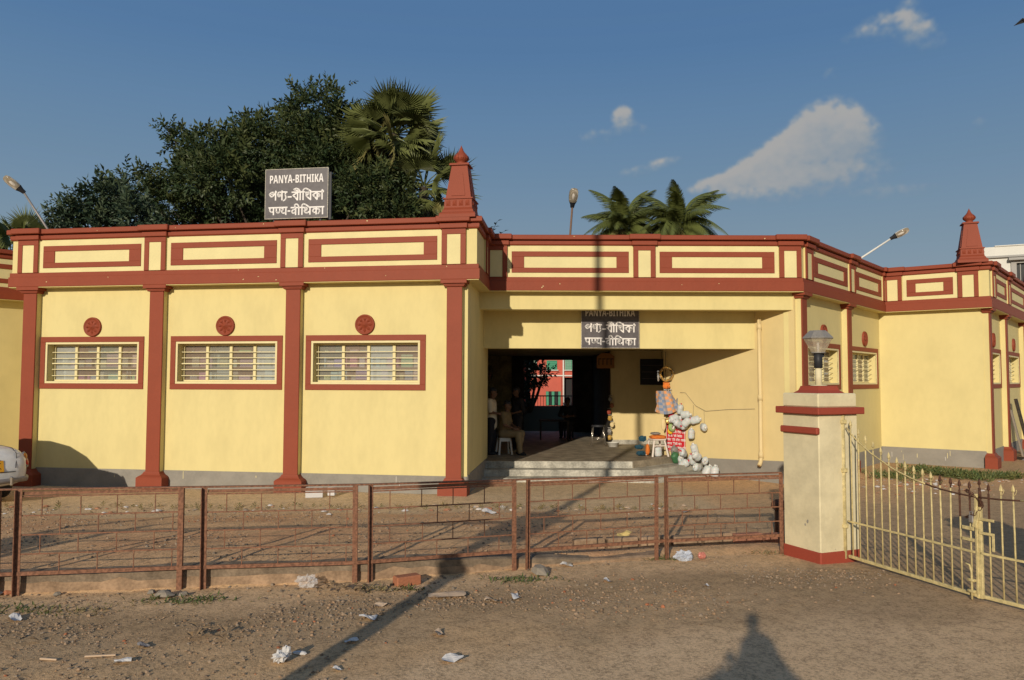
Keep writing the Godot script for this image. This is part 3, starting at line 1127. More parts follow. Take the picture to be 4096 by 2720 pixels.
	for q in [[Vector2(-10.6, -18.6), Vector2(-1.1, -17.1)], [Vector2(-16.2, -29.0), Vector2(-16.0, -15.5)], [Vector2(6.0, -19.6), Vector2(9.5, -23.9)], [Vector2(10.3, -24.4), Vector2(13, -22.6)], [Vector2(12.2, -22.6), Vector2(20.6, -32.6)]]:
		t = seg_xf(q[0], q[1])
		st = mb()
		span(st, Vector3(0, -0.3, -0.15), Vector3((q[1] - q[0]).length(), 4.42, 0), 0.0, t)
		obj("inner_wall", st, M.inner_wall, hall)

func build_passage():
	# raised floor, steps, walls and ceiling of the passage through the hall
	var st := mb()
	put_prism(st, flat_xf(), PackedVector2Array([Vector2(-0.66, -18.5), Vector2(2.86, -18.5), Vector2(4.18, -19.84), Vector2(4.9, -20.5), Vector2(4.9, -29.3), Vector2(-1.0, -29.3), Vector2(-1.0, -18.96), Vector2(-0.66, -18.96)]), -0.3, 0.2)
	obj("floor", st, M.floor_stone, hall)
	for s in [[0.06, 0.42, 0.045], [0.42, 0.85, -0.098]]:
		var d: float = s[1]
		st = mb()
		put_prism(st, flat_xf(), PackedVector2Array([Vector2(-0.70, -18.5 + d), Vector2(2.86 + d * 0.45, -18.5 + d), Vector2(4.20 + d * 0.72, -19.84 + d * 1.0), Vector2(4.3, -19.9), Vector2(2.7, -18.7), Vector2(-0.70, -18.7)]), -0.4, s[2])
		obj("step", st, M.step_stone, hall)
	# stone facing on the front of the top riser
	st = mb()
	span(st, Vector3(-0.66, 0.045, -18.5), Vector3(2.84, 0.199, -18.488), 0.002)
	obj("riser", st, M.step_stone, hall)
	var rects := [
		["passage_wall", M.inner_wall, Vector3(-1.25, -0.3, -29.3), Vector3(-0.86, 3.0, -18.95)],
		["passage_wall", M.inner_wall, Vector3(-0.86, -0.3, -29.25), Vector3(0.0, 3.0, -29.0)],
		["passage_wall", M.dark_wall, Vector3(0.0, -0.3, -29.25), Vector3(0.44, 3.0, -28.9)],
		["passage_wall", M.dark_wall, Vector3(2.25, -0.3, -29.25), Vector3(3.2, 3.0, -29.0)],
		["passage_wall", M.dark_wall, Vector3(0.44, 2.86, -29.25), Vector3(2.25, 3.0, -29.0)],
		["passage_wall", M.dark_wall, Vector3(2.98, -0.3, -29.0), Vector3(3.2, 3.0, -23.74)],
		["stall_wall", M.peach, Vector3(2.98, 0.33, -23.74), Vector3(5.2, 3.0, -23.5)],
		["skirting", M.step_stone, Vector3(2.98, 0.1, -23.74), Vector3(5.2, 0.33, -23.488)],
		["stall_wall", M.inner_wall, Vector3(4.9, -0.3, -23.5), Vector3(5.1, 3.0, -20.55)],
		["ceiling", M.inner_wall, Vector3(-1.25, 3.0, -29.3), Vector3(5.2, 3.15, -18.29)]]
	for r in rects:
		st = mb()
		span(st, r[2], r[3])
		obj(r[0], st, r[1], hall)
	# round wall fan on the left wall
	var fan := thing("wall_fan", "dark round fan high on the inner left wall of the passage", "fan", Vector3(-0.84, 2.32, -23.6), PI / 2)
	st = mb(true)
	var t := Transform3D(Basis(Vector3.RIGHT, PI / 2), Vector3.ZERO)
	put_lathe(st, t, [Vector2(0.0, 0.0), Vector2(0.10, 0.0), Vector2(0.10, 0.12), Vector2(0.0, 0.12)], 14)
	obj("motor", st, M.black, fan)
	st = mb()
	for k in 28:
		var a := TAU * k / 28.0
		put_tube(st, [Vector3(cos(a) * 0.05, sin(a) * 0.05, 0.26), Vector3(cos(a) * 0.24, sin(a) * 0.24, 0.22), Vector3(cos(a) * 0.24, sin(a) * 0.24, 0.13), Vector3(cos(a) * 0.08, sin(a) * 0.08, 0.10)], [0.004], 4)
	obj("guard", st, M.black, fan)
	st = mb()
	for k in 3:
		var b := Basis(Vector3(0, 0, 1), TAU * k / 3.0)
		put_prism(st, Transform3D(b * Basis(UP, 0.3), Vector3(0, 0, 0.18)), PackedVector2Array([Vector2(-0.02, 0.03), Vector2(0.02, 0.03), Vector2(0.10, 0.15), Vector2(0.05, 0.22), Vector2(-0.06, 0.20)]), -0.003, 0.003)
	obj("blade", st, M.black, fan)

# ------------------------------------------------------------------ fence and gate
func build_fence():
	var f := thing("iron_fence", "low rusty brown iron fence of brick-pattern panels along the street", "fence")
	# start, end (x, z), top height
	var panels := [[Vector2(-6.9, -7.30), Vector2(-4.98, -7.64), 1.02], [Vector2(-4.79, -7.675), Vector2(-3.33, -7.94), 1.02], [Vector2(-3.10, -7.98), Vector2(-1.62, -8.19), 1.005], [Vector2(-1.47, -8.24), Vector2(0.03, -8.75), 1.0], [Vector2(0.18, -8.81), Vector2(1.71, -9.33), 0.985], [Vector2(1.84, -9.375), Vector2(3.33, -9.735), 0.96]]
	var post := func(p: Vector2, top: float, b: Basis):
		var st := mb()
		span(st, Vector3(-0.026, -0.05, -0.004), Vector3(0.026, top, 0.004), 0.001)
		span(st, Vector3(-0.026, -0.05, 0.004), Vector3(-0.018, top, 0.050), 0.001)
		obj("post", st, M.fence_iron, f, Transform3D(b, Vector3(p.x, 0, p.y)))
	for k in panels.size():
		var a: Vector2 = panels[k][0]
		var b: Vector2 = panels[k][1]
		var top: float = panels[k][2]
		var t := seg_xf(a, b)
		var L: float = (b - a).length()
		var lean := t.basis * Basis(Vector3.RIGHT, rng.randf_range(-0.02, 0.02)) * Basis(Vector3(0, 0, 1), rng.randf_range(-0.008, 0.008))
		post.call(a, top, lean)
		post.call(b, top, lean * Basis(UP, PI))
		var rows := [0.215, 0.40, 0.585, 0.77, 0.955]
		for i in rows.size():
			var y: float = rows[i] * top / 1.02
			var big: bool = i == 0
			box("bottom_rail" if big else "bar", f, M.fence_iron, t * Vector3(L * 0.5, y, 0.0), Vector3(L, 0.036 if big else 0.013, 0.030 if big else 0.011), 0.001, t.basis)
			if i == 4:
				continue
			var y2: float = rows[i + 1] * top / 1.02
			var x := 0.20 if i % 2 == 1 else 0.37
			while x < L - 0.05:
				box("upright", f, M.fence_iron, t * Vector3(x + rng.randf_range(-0.008, 0.008), (y + y2) * 0.5, 0.0), Vector3(0.009, y2 - y - 0.012, 0.010), 0.001, t.basis)
				x += 0.345
		box("top_plate", f, M.fence_iron, t * Vector3(L * 0.5, top - 0.035, -0.004), Vector3(L - 0.05, 0.032, 0.006), 0.001, t.basis)
	# one rail runs through along the top and along the bottom
	for k in panels.size():
		var a: Vector2 = panels[k][0]
		var b: Vector2 = panels[mini(k + 1, panels.size() - 1)][0] if k < panels.size() - 1 else panels[k][1]
		var y0: float = panels[k][2]
		var y1: float = panels[mini(k + 1, panels.size() - 1)][2]
		var p := Vector3(a.x, y0 + 0.008, a.y)
		var q := Vector3(b.x, y1 + 0.008, b.y)
		var d := q - p
		var bs := Basis(d.normalized(), UP, d.normalized().cross(UP)).orthonormalized()
		box("top_rail", f, M.fence_iron, (p + q) * 0.5, Vector3(d.length(), 0.016, 0.05), 0.002, bs)
		var p2 := Vector3(panels[k][1].x, 0.215 * y0 / 1.02, panels[k][1].y)
		if k < panels.size() - 1:
			var q2 := Vector3(b.x, 0.215 * y1 / 1.02, b.y)
			box("bottom_rail", f, M.fence_iron, (p2 + q2) * 0.5, Vector3((q2 - p2).length(), 0.034, 0.024), 0.001, seg_xf(panels[k][1], b).basis)

func gate_top(s: float) -> float:
	var pts := [Vector2(-0.1, 1.64), Vector2(0.152, 1.425), Vector2(0.37, 1.297), Vector2(0.71, 1.147), Vector2(0.99, 1.07), Vector2(1.30, 1.015), Vector2(1.56, 0.995), Vector2(1.80, 0.989)]
	for i in range(1, pts.size()):
		if s <= pts[i].x:
			return lerpf(pts[i - 1].y, pts[i].y, (s - pts[i - 1].x) / (pts[i].x - pts[i - 1].x))
	return pts[-1].y

func spear(st: SurfaceTool, at: Vector3, h: float):
	put_lathe(st, Transform3D(Basis.IDENTITY, at), [Vector2(0.006, 0.0), Vector2(0.006, h * 0.35), Vector2(0.017, h * 0.45), Vector2(0.012, h * 0.75), Vector2(0.0, h)], 6)

func gate_leaf(g: Node3D, L: float, mirrored: bool, n: int):
	# local x from the hinge post (or, mirrored, from the meeting edge) along the leaf
	var top := func(s: float): return gate_top(L - s) if mirrored else gate_top(s)
	for i in n:
		var s: float = L * (i + 0.55) / n if not mirrored else 0.09 + (L - 0.12) * i / n
		var y: float = top.call(s)
		var rusty: bool = (i >= n - 2 and not mirrored) or (mirrored and i == 0)
		var lean := rng.randf_range(-0.008, 0.008)
		var bar := Node3D.new()
		bar.name = "gate_bar"
		g.add_child(bar, true)
		var st := mb(true)
		put_tube(st, [Vector3(s, 0.055, 0), Vector3(s + lean * 0.4, y - 0.30, 0), Vector3(s + lean, y + 0.035, 0)], [0.0085], 7)
		obj("rod", st, M.gate_iron, bar)
		st = mb()
		spear(st, Vector3(s + lean, y + 0.03, 0), 0.115)
		if not rusty:
			# bent scroll at the tip
			put_tube(st, [Vector3(s + lean, y + 0.035, 0.004), Vector3(s + 0.022, y + 0.055, 0.01), Vector3(s + 0.034, y + 0.085, 0.01), Vector3(s + 0.028, y + 0.10, 0.01)], [0.004, 0.003], 5)
		else:
			put_tube(st, [Vector3(s + lean * 0.6, y - 0.22, 0.001), Vector3(s + lean, y + 0.04, 0.001)], [0.0098], 7)
		obj("spear", st, M.rust if rusty or i >= n - 4 and not mirrored else M.gate_iron, bar)
	var pts := []
	for i in 19:
		var s: float = L * i / 18.0
		pts.append(Vector3(s, top.call(s), 0.012))
	var cut := 13
	tube_obj("top_rail", g, M.gate_iron if not mirrored else M.rust, pts.slice(0, cut if not mirrored else 5), [0.008], 6)
	tube_obj("top_rail", g, M.rust if not mirrored else M.gate_iron, pts.slice(cut - 1) if not mirrored else pts.slice(4), [0.008], 6)
	box("middle_rail", g, M.gate_iron, Vector3(L * 0.5, 0.462, 0.012), Vector3(L, 0.022, 0.008), 0.001)
	box("bottom_rail", g, M.gate_iron, Vector3(L * 0.5, 0.055, 0.0), Vector3(L, 0.034, 0.030), 0.003)

func build_gate():
	var pier := thing("gate_pier", "cream concrete gate pier with two red bands and a weathered top, left of the gate", "gate pier", Vector3(3.742, 0, -9.542), deg_to_rad(22.5))
	make_pier(pier)
	var dir := Vector2(4.48 - 3.964, -7.6 + 9.27).normalized()
	var turn := atan2(-dir.y, dir.x)
	var g := thing("gate_leaf", "pale yellow iron gate leaf hinged to the cream pier, its top rail sweeping down", "gate", Vector3(3.955, 0, -9.255), turn)
	tube_obj("hinge_post", g, M.gate_iron, [Vector3(-0.055, 0.02, 0.02), Vector3(-0.055, 1.70, 0.02)], [0.028], 10)
	for y in [0.40, 1.05, 1.62]:
		box("hinge", g, M.gate_iron, Vector3(-0.055, y, 0.02), Vector3(0.075, 0.05, 0.075), 0.006)
	gate_leaf(g, 1.73, false, 15)
	var st := mb()
	span(st, Vector3(1.735, 0.03, -0.013), Vector3(1.760, 1.02, 0.013), 0.003)
	obj("edge_post", st, M.gate_iron, g)
	# bolt with bent handle on the leaf
	st = mb(true)
	put_tube(st, [Vector3(1.64, 0.34, 0.03), Vector3(1.68, 0.33, 0.03), Vector3(1.70, 0.27, 0.03), Vector3(1.70, 0.01, 0.03)], [0.010], 7)
	span(st, Vector3(1.66, 0.18, 0.012), Vector3(1.735, 0.205, 0.045), 0.002)
	span(st, Vector3(1.66, 0.075, 0.012), Vector3(1.735, 0.10, 0.045), 0.002)
	obj("drop_bolt", st, M.gate_iron, g)
	for q in [[1.60, 0.665, 1.735, 0.70], [1.60, 0.56, 1.735, 0.59]]:
		box("latch_plate", g, M.gate_iron, Vector3((q[0] + q[2]) * 0.5, (q[1] + q[3]) * 0.5, 0.022), Vector3(q[2] - q[0], q[3] - q[1], 0.008), 0.002)
	var p := Vector3(4.492, 0, -7.565)
	var d2 := Vector2(0.45, 0.89).normalized()
	var g2 := thing("gate_leaf", "pale yellow iron gate leaf at the right edge, running out of the picture", "gate", p, atan2(-d2.y, d2.x))
	gate_leaf(g2, 1.75, true, 14)
	st = mb()
	span(st, Vector3(-0.016, 0.03, -0.016), Vector3(0.018, 0.90, 0.016), 0.004)
	obj("edge_post", st, M.gate_iron, g2)
	st = mb(true)
	put_tube(st, [Vector3(0, 0.86, 0), Vector3(0.004, 1.02, 0), Vector3(0.0, 1.08, 0)], [0.017, 0.014, 0.012], 8)
	spear(st, Vector3(0, 1.07, 0), 0.10)
	obj("edge_post_tip", st, M.rust, g2)
	st = mb()
	span(st, Vector3(0.0, 0.775, 0.022), Vector3(0.15, 0.80, 0.030), 0.002)
	span(st, Vector3(0.0, 0.645, 0.022), Vector3(0.15, 0.67, 0.030), 0.002)
	span(st, Vector3(0.125, 0.50, 0.022), Vector3(0.15, 0.645, 0.030), 0.002)
	obj("latch_bracket", st, M.gate_iron, g2)
	st = mb()
	span(st, Vector3(-0.055, 0.69, 0.02), Vector3(-0.012, 0.86, 0.034), 0.003, Transform3D(Basis(Vector3(0, 0, 1), -0.22), Vector3(-0.16, 0.02, 0.0)))
	obj("hasp", st, M.gate_iron, g2)
	# rusty chain wound round both leaves where they meet
	var ch := thing("gate_chain", "rusty chain and padlock holding the two gate leaves together", "chain", Vector3(4.47, 0.93, -7.62), turn)
	var k := 0
	var loop := []
	for i in 27:
		var a := TAU * i / 26.0 * 2.0
		loop.append(Vector3(0.0 + cos(a) * (0.085 + 0.012 * sin(i * 1.7)), 0.035 * sin(a * 0.5 + 0.6) + 0.10 * sin(i * 0.24) - 0.02, sin(a) * 0.035))
	for i in 26:
		var m2: Vector3 = (loop[i] + loop[i + 1]) * 0.5
		var dd: Vector3 = (loop[i + 1] - loop[i])
		var fr := frame_of(dd)
		st = mb(true)
		var lp := []
		for j in 9:
			var aa := TAU * j / 8.0
			lp.append(m2 + fr.y * cos(aa) * 0.020 + (fr.x if i % 2 == 0 else fr.z) * sin(aa) * 0.011)
		put_tube(st, lp, [0.0040], 5, false)
		obj("link", st, M.rust, ch)
	st = mb()
	span(st, Vector3(-0.03, -0.19, 0.02), Vector3(0.02, -0.12, 0.045), 0.006)
	put_tube(st, [Vector3(-0.022, -0.125, 0.032), Vector3(-0.020, -0.085, 0.032), Vector3(0.010, -0.085, 0.032), Vector3(0.012, -0.125, 0.032)], [0.005], 6)
	obj("padlock", st, M.metal_grey, ch)

func make_pier(p: Node3D):
	var rs := RandomNumberGenerator.new()
	rs.seed = 12
	var st := mb()
	span(st, Vector3(-0.30, 0.10, -0.30), Vector3(0.30, 1.712, 0.30), 0.012)
	obj("shaft", st, M.pier_cream, p)
	st = mb()
	span(st, Vector3(-0.312, -0.10, -0.312), Vector3(0.312, 0.115, 0.312), 0.015)
	obj("base", st, M.pier_red, p)
	st = mb()
	span(st, Vector3(-0.36, 1.708, -0.36), Vector3(0.36, 1.79, 0.36), 0.008)
	obj("upper_band", st, M.pier_red, p)
	st = mb()
	span(st, Vector3(-0.345, 1.475, -0.30), Vector3(-0.29, 1.555, 0.315), 0.012)
	obj("lower_band", st, M.pier_red, p)
	st = mb()
	span(st, Vector3(-0.298, 1.79, -0.298), Vector3(0.298, 1.955, 0.298), 0.014)
	obj("cap", st, M.pier_cream, p)
	mesh_at("cap_foot", lathe_mesh([Vector2(0.21, 1.954), Vector2(0.195, 1.965), Vector2(0.165, 1.99), Vector2(0.150, 2.03), Vector2(0.148, 2.04), Vector2(0.0, 2.045)], 4, false, true), M.pier_red, p)
	# scars where plaster has come off
	for q in [[Vector3(-0.302, 0.44, 0.10), 0.030], [Vector3(-0.302, 0.40, 0.06), 0.022], [Vector3(-0.08, 0.14, 0.302), 0.016]]:
		var o := mesh_at("scar", pebble_mesh(7 + int(q[1] * 1000), 0.3), M.plinth, p, Transform3D(Basis(Vector3(0, 0, 1), PI / 2).scaled(Vector3(0.3, 1.7, 1.2) * q[1]) if absf(q[0].x) > 0.2 else Basis.IDENTITY.scaled(Vector3.ONE * q[1]), q[0]))

# ------------------------------------------------------------------ lettering
func ribbon(st: SurfaceTool, pts: Array, w: float, z: float, xf: Transform3D):
	# a painted stroke: flat polyline of width w with round joints
	var h := w * 0.5
	for i in range(1, pts.size()):
		var a: Vector2 = pts[i - 1]
		var b: Vector2 = pts[i]
		var d := (b - a)
		if d.length() < 1e-6:
			continue
		d = d.normalized()
		var n := Vector2(-d.y, d.x) * h
		quad(st, xf * V3(a - n, z), xf * V3(b - n, z), xf * V3(b + n, z), xf * V3(a + n, z), xf.basis * Vector3(0, 0, 1))
	for i in pts.size():
		if i > 0 and i < pts.size() - 1 or pts.size() > 4:
			for k in 6:
				var a0 := TAU * k / 6.0
				var a1 := TAU * (k + 1) / 6.0
				tri(st, xf * V3(pts[i], z), xf * V3(pts[i] + Vector2(cos(a0), sin(a0)) * h, z), xf * V3(pts[i] + Vector2(cos(a1), sin(a1)) * h, z), xf.basis * Vector3(0, 0, 1))

# strokes of the two Indian scripts, x right, y down, read off a 2030 by 1560 board
func bengali_strokes() -> Array:
	return [
		"290,742 345,742 425,655", "290,742 245,668 300,612 370,604 398,640 360,672 315,668", "435,560 480,618", "445,585 445,872",
		"640,622 570,600 512,655 522,722 562,752 612,728 604,690 562,692", "655,555 655,872", "655,602 832,612", "772,620 760,700 786,780 768,848 708,882",
		"840,770 975,770", "968,624 1400,626", "1165,640 1012,722 1092,792 1165,888", "1165,640 1165,888", "1250,640 1250,888", "1250,612 1204,535 1118,502 1042,532 1082,562 1182,582",
		"1345,640 1345,888", "1330,602 1368,532 1430,512 1512,550 1592,612", "1415,640 1462,645 1470,690 1422,692", "1462,645 1532,642 1522,702 1442,742 1472,782 1590,882", "1585,568 1588,888",
		"1590,630 2012,638", "1800,650 1652,732 1722,792 1800,888", "1800,650 1800,888", "1812,692 1882,722 1882,780 1848,796 1832,762", "1950,568 2010,640", "1958,588 1960,888"]

func hindi_strokes() -> Array:
	return [
		"220,1102 842,1102", "265,1112 265,1202 312,1242 385,1236", "385,1112 385,1342", "480,1112 480,1232 522,1272 566,1264 590,1222 590,1112", "640,1122 702,1148 692,1190 645,1212 672,1272 742,1292 790,1252", "790,1112 790,1345",
		"845,1222 935,1222", "945,1118 1382,1122", "1530,1120 2036,1120", "1105,1182 1042,1180 982,1232 1012,1290 1062,1296 1098,1252", "1110,1122 1110,1360", "1210,1122 1210,1360", "1210,1110 1190,1042 1130,1002 1076,1032 1086,1112",
		"1315,1122 1315,1360", "1308,1112 1312,1050 1360,1006 1430,1030 1542,1112", "1385,1168 1430,1166 1424,1126 1385,1130", "1430,1122 1482,1152 1470,1202 1392,1226 1412,1282 1482,1302 1562,1252", "1575,1122 1575,1360",
		"1770,1182 1702,1170 1662,1232 1692,1290 1742,1292 1776,1252", "1776,1122 1776,1360", "1786,1192 1850,1172 1886,1232 1870,1290 1838,1332", "1980,1122 1980,1360"]

func parse(s: String) -> Array:
	var out := []
	for p in s.split(" "):
		var q := p.split(",")
		out.append(Vector2(float(q[0]), float(q[1])))
	return out

func name_board(b: Node3D, w: float, h: float):
	# dark board with worn pale edge; three lines of white letters
	var st := mb()
	span(st, Vector3(-w / 2, 0, -0.03), Vector3(w / 2, h, 0), 0.004)
	obj("panel", st, M.board_grey, b)
	st = mb()
	ring(st, Transform3D.IDENTITY, Rect2(-w / 2 - 0.008, -0.008, w + 0.016, h + 0.016), Rect2(-w / 2 + 0.004, 0.004, w - 0.008, h - 0.008), -0.036, 0.005, 0.001)
	obj("edge", st, M.board_edge, b)
	var tm := TextMesh.new()
	tm.text = "PANYA-BITHIKA"
	var f := SystemFont.new()
	f.font_names = PackedStringArray(["Droid Sans"])
	f.font_weight = 700
	tm.font = f
	tm.font_size = 64
	tm.pixel_size = 0.003
	tm.depth = 0.006
	var bb := tm.get_aabb()
	var sx: float = w * 0.86 / bb.size.x
	var sy: float = h * 0.165 / bb.size.y
	var o := mesh_at("lettering", tm, M.letter, b, Transform3D(Basis.from_scale(Vector3(sx, sy, 1)), Vector3(0, h * 0.80, 0.003) - Vector3(bb.get_center().x * sx, bb.get_center().y * sy, 0)))
	var k := w / 2030.0
	for script in [bengali_strokes(), hindi_strokes()]:
		st = mb()
		var i := 0
		for s in script:
			var pts := []
			for p in parse(s):
				pts.append(Vector2((p.x - 1125.0) * k, (1455.0 - p.y) * k * 0.97))
			ribbon(st, pts, 44.0 * k, 0.0025 + 0.0002 * (i % 5), Transform3D.IDENTITY)
			i += 1
		obj("lettering", st, M.letter, b)

func build_signs():
	var t := seg_xf(plan[2], plan[3])
	var at := t * Vector3(5.965 + 0.27, 5.40, 0.08)
	var ry := atan2(t.basis.z.x, t.basis.z.z)
	var b := thing("roof_sign", "dark name board standing on the roof edge of the left wing, fully sunlit", "sign", at, ry)
	name_board(b, 1.35, 1.02)
	for x in [-0.5, 0.5]:
		box("stay", b, M.black, Vector3(x, 0.35, -0.06), Vector3(0.04, 1.1, 0.04), 0.002)
		box("stay", b, M.black, Vector3(x, 0.25, -0.35), Vector3(0.035, 0.9, 0.035), 0.002, Basis(Vector3.RIGHT, 0.62))
	box("side_stay", b, M.black, Vector3(0.71, 0.45, -0.05), Vector3(0.05, 0.98, 0.03), 0.002)
	b = thing("entrance_sign", "dark name board hung on the beam over the entrance, its top line in shadow", "sign", Vector3(2.265, 2.85, -17.97), 0.0)
	name_board(b, 1.325, 1.02)
	box("hanger", b, M.metal_grey, Vector3(-0.5, 0.9, -0.045), Vector3(0.03, 0.3, 0.02), 0.001)
	box("hanger", b, M.metal_grey, Vector3(0.5, 0.9, -0.045), Vector3(0.03, 0.3, 0.02), 0.001)
	# small red plate with a white curve, seen past the gate pier
	t = seg_xf(plan[5], plan[6])
	var sg := thing("red_plate", "small red plate with a white curve on the wall behind the gate pier", "sign", t * Vector3(4.1, 1.02, 0.02), atan2(t.basis.z.x, t.basis.z.z))
	box("plate", sg, M.pier_red, Vector3.ZERO, Vector3(0.36, 0.18, 0.02), 0.003)
	var st := mb()
	ribbon(st, [Vector2(-0.16, -0.06), Vector2(-0.10, 0.0), Vector2(0.0, 0.035), Vector2(0.16, 0.045)], 0.016, 0.012, Transform3D.IDENTITY)
	obj("curve", st, M.letter, sg)

# ------------------------------------------------------------------ lamps
func cobra_head(parent: Node3D, xf: Transform3D):
	# street lamp head along local +x, glass facing local -y
	var sec := [[0.0, 0.055, 0.05], [0.10, 0.07, 0.065], [0.20, 0.115, 0.085], [0.36, 0.135, 0.085], [0.52, 0.125, 0.07], [0.60, 0.085, 0.035], [0.615, 0.03, 0.01]]
	var body := mb(true)
	var cover := mb(true)
	var glass := mb(true)
	for i in range(1, sec.size()):
		for k in 12:
			var a := PI * k / 12.0
			var b := PI * (k + 1) / 12.0
			var f := func(s: Array, t: float): return xf * Vector3(s[0], sin(t) * s[2], cos(t) * s[1])
			var st := cover if i <= 2 else body
			quad(st, f.call(sec[i - 1], a), f.call(sec[i - 1], b), f.call(sec[i], b), f.call(sec[i], a), xf.basis * Vector3(0.0, sin(a + 0.1), cos(a + 0.1)))
			var h := func(s: Array, t: float): return xf * Vector3(s[0], -sin(t) * s[2] * (0.95 if i > 2 else 0.8), cos(t) * s[1] * 0.97)
			var st2 := cover if i <= 2 else glass
			quad(st2, h.call(sec[i - 1], a), h.call(sec[i - 1], b), h.call(sec[i], b), h.call(sec[i], a), xf.basis * Vector3(0.0, -sin(a + 0.1), cos(a + 0.1)))
	obj("lamp_housing", body, M.lamp_white, parent)
	obj("lamp_neck", cover, M.black, parent)
	obj("lamp_lens", glass, M.lamp_glass, parent)
	var st3 := mb(true)
	put_lathe(st3, xf * Transform3D(Basis(Vector3.RIGHT, PI).scaled(Vector3(1.6, 1.0, 1.0)), Vector3(0.38, 0.03, 0)), [Vector2(0.0, -0.01), Vector2(0.06, 0.0), Vector2(0.10, 0.025), Vector2(0.105, 0.03)], 16)
	obj("reflector", st3, M.reflector, parent)
	st3 = mb(true)
	put_tube(st3, [xf * Vector3(0.24, -0.005, 0), xf * Vector3(0.30, -0.01, 0), xf * Vector3(0.36, -0.012, 0), xf * Vector3(0.42, -0.01, 0), xf * Vector3(0.45, -0.008, 0)], [0.018, 0.03, 0.036, 0.03, 0.008], 10)
	obj("bulb", st3, M.letter, parent)

func roof_lamp(label: String, foot: Vector3, tip: Vector3, head_dir: Vector3, down: Vector3, m: Material):
	var l := thing("street_lamp", label, "street lamp", foot, 0.0, "street lamps on the hall roof")
	tube_obj("lamp_pole", l, m, [Vector3.ZERO, (tip - foot) * 0.5, tip - foot], [0.03, 0.027, 0.024], 8)
	var x := head_dir.normalized()
	var y := -(down - x * down.dot(x)).normalized()
	cobra_head(l, Transform3D(Basis(x, y, x.cross(y)).scaled(Vector3.ONE * 0.85), tip - foot - x * 0.03))

func build_lamps():
	roof_lamp("street lamp on a slanting pole at the far left end of the roof", Vector3(-10.50, 5.0, -18.2), Vector3(-11.36, 6.44, -17.95), Vector3(-0.62, 0.60, 0.5), Vector3(-0.1, -0.55, 0.83), M.metal_grey)
	roof_lamp("street lamp facing the camera above the entrance, on an upright rusty pole", Vector3(1.36, 4.7, -19.2), Vector3(1.47, 6.36, -18.95), Vector3(0.05, 0.75, 0.66), Vector3(0, -0.45, 0.89), M.pole_rust)
	roof_lamp("street lamp on a slanting pole over the right part of the roof", Vector3(9.0, 5.05, -21.7), Vector3(10.52, 6.06, -21.5), Vector3(0.80, 0.45, 0.4), Vector3(0.25, -0.6, 0.76), M.lamp_white)
	# lantern on the gate pier
	var l := thing("pier_lantern", "lantern with a grey hood and clear cone on a short post on the gate pier", "lantern", Vector3(3.742, 2.044, -9.542))
	var bx := 9.9 / 8.95
	tube_obj("post", l, M.pier_cream, [Vector3.ZERO, Vector3(0, 0.22, 0)], [0.042, 0.038], 12)
	mesh_at("collar", lathe_mesh([Vector2(0.0, 0.0), Vector2(0.10, 0.0), Vector2(0.095, 0.008), Vector2(0.0, 0.010)], 16), M.pier_cream, l)
	tube_obj("sleeve", l, M.black, [Vector3(0, 0.215, 0), Vector3(0, 0.405, 0)], [0.051], 14)
	box("box", l, M.black, Vector3(0.055, 0.375, -0.03), Vector3(0.045, 0.05, 0.05), 0.006)
	mesh_at("cone", lathe_mesh([Vector2(0.078, 0.40), Vector2(0.182, 0.578), Vector2(0.178, 0.578), Vector2(0.074, 0.40)], 8, false), M.lamp_glass, l)
	mesh_at("hood", lathe_mesh([Vector2(0.186, 0.572), Vector2(0.190, 0.580), Vector2(0.186, 0.588), Vector2(0.105, 0.668), Vector2(0.098, 0.672), Vector2(0.0, 0.676)], 8, false), M.hood, l)
	tube_obj("tube", l, M.letter, [Vector3(0, 0.40, 0), Vector3(0, 0.54, 0)], [0.017], 8)
	mesh_at("foot_ring", lathe_mesh([Vector2(0.0, 0.396), Vector2(0.086, 0.396), Vector2(0.086, 0.408), Vector2(0.0, 0.410)], 12), M.hood, l)

# ------------------------------------------------------------------ trees
func leaf(st: SurfaceTool, at: Vector3, d: Vector3, up: Vector3, L: float, w: float):
	# one leaf blade, folded along its midrib and curved down at the tip
	var s := d.cross(up).normalized() * w * 0.5
	var n := s.cross(d).normalized()
	var m := at + d * L * 0.45 - n * 0.0
	var tip := at + d * L - UP * L * 0.10
	var l := m - s + n * w * 0.22
	var r := m + s + n * w * 0.22
	tri(st, at, l, m, n)
	tri(st, l, tip, m, n)
	tri(st, at, m, r, n)
	tri(st, m, tip, r, n)

func spray_mesh(sd: int, leaves: int, L: float, w: float, stem: float) -> Mesh:
	var g := RandomNumberGenerator.new()
	g.seed = sd
	var st := mb()
	var bend := Vector3(g.randf_range(-0.2, 0.2), -0.15, g.randf_range(-0.2, 0.2))
	for i in leaves:
		var t := (i + 0.6) / leaves
		var p := Vector3(0, 0, stem * t) + bend * t * t * stem
		var a := i * 2.4 + g.randf_range(-0.4, 0.4)
		var out := Vector3(cos(a), sin(a) * 0.7, 0.45 + 0.7 * t).normalized()
		leaf(st, p, out, UP.lerp(Vector3(cos(a + 1.4), 0.6, sin(a)), 0.35).normalized(), L * g.randf_range(0.75, 1.15), w * g.randf_range(0.8, 1.15))
	st.generate_normals()
	return st.commit()

func leaf_mat(key: String, rough := 0.5) -> StandardMaterial3D:
	var m := mat(key, Color.WHITE, rough)
	m.vertex_color_use_as_albedo = true
	m.backlight_enabled = true
	m.backlight = Color(0.10, 0.13, 0.04)
	m.cull_mode = BaseMaterial3D.CULL_DISABLED
	return m

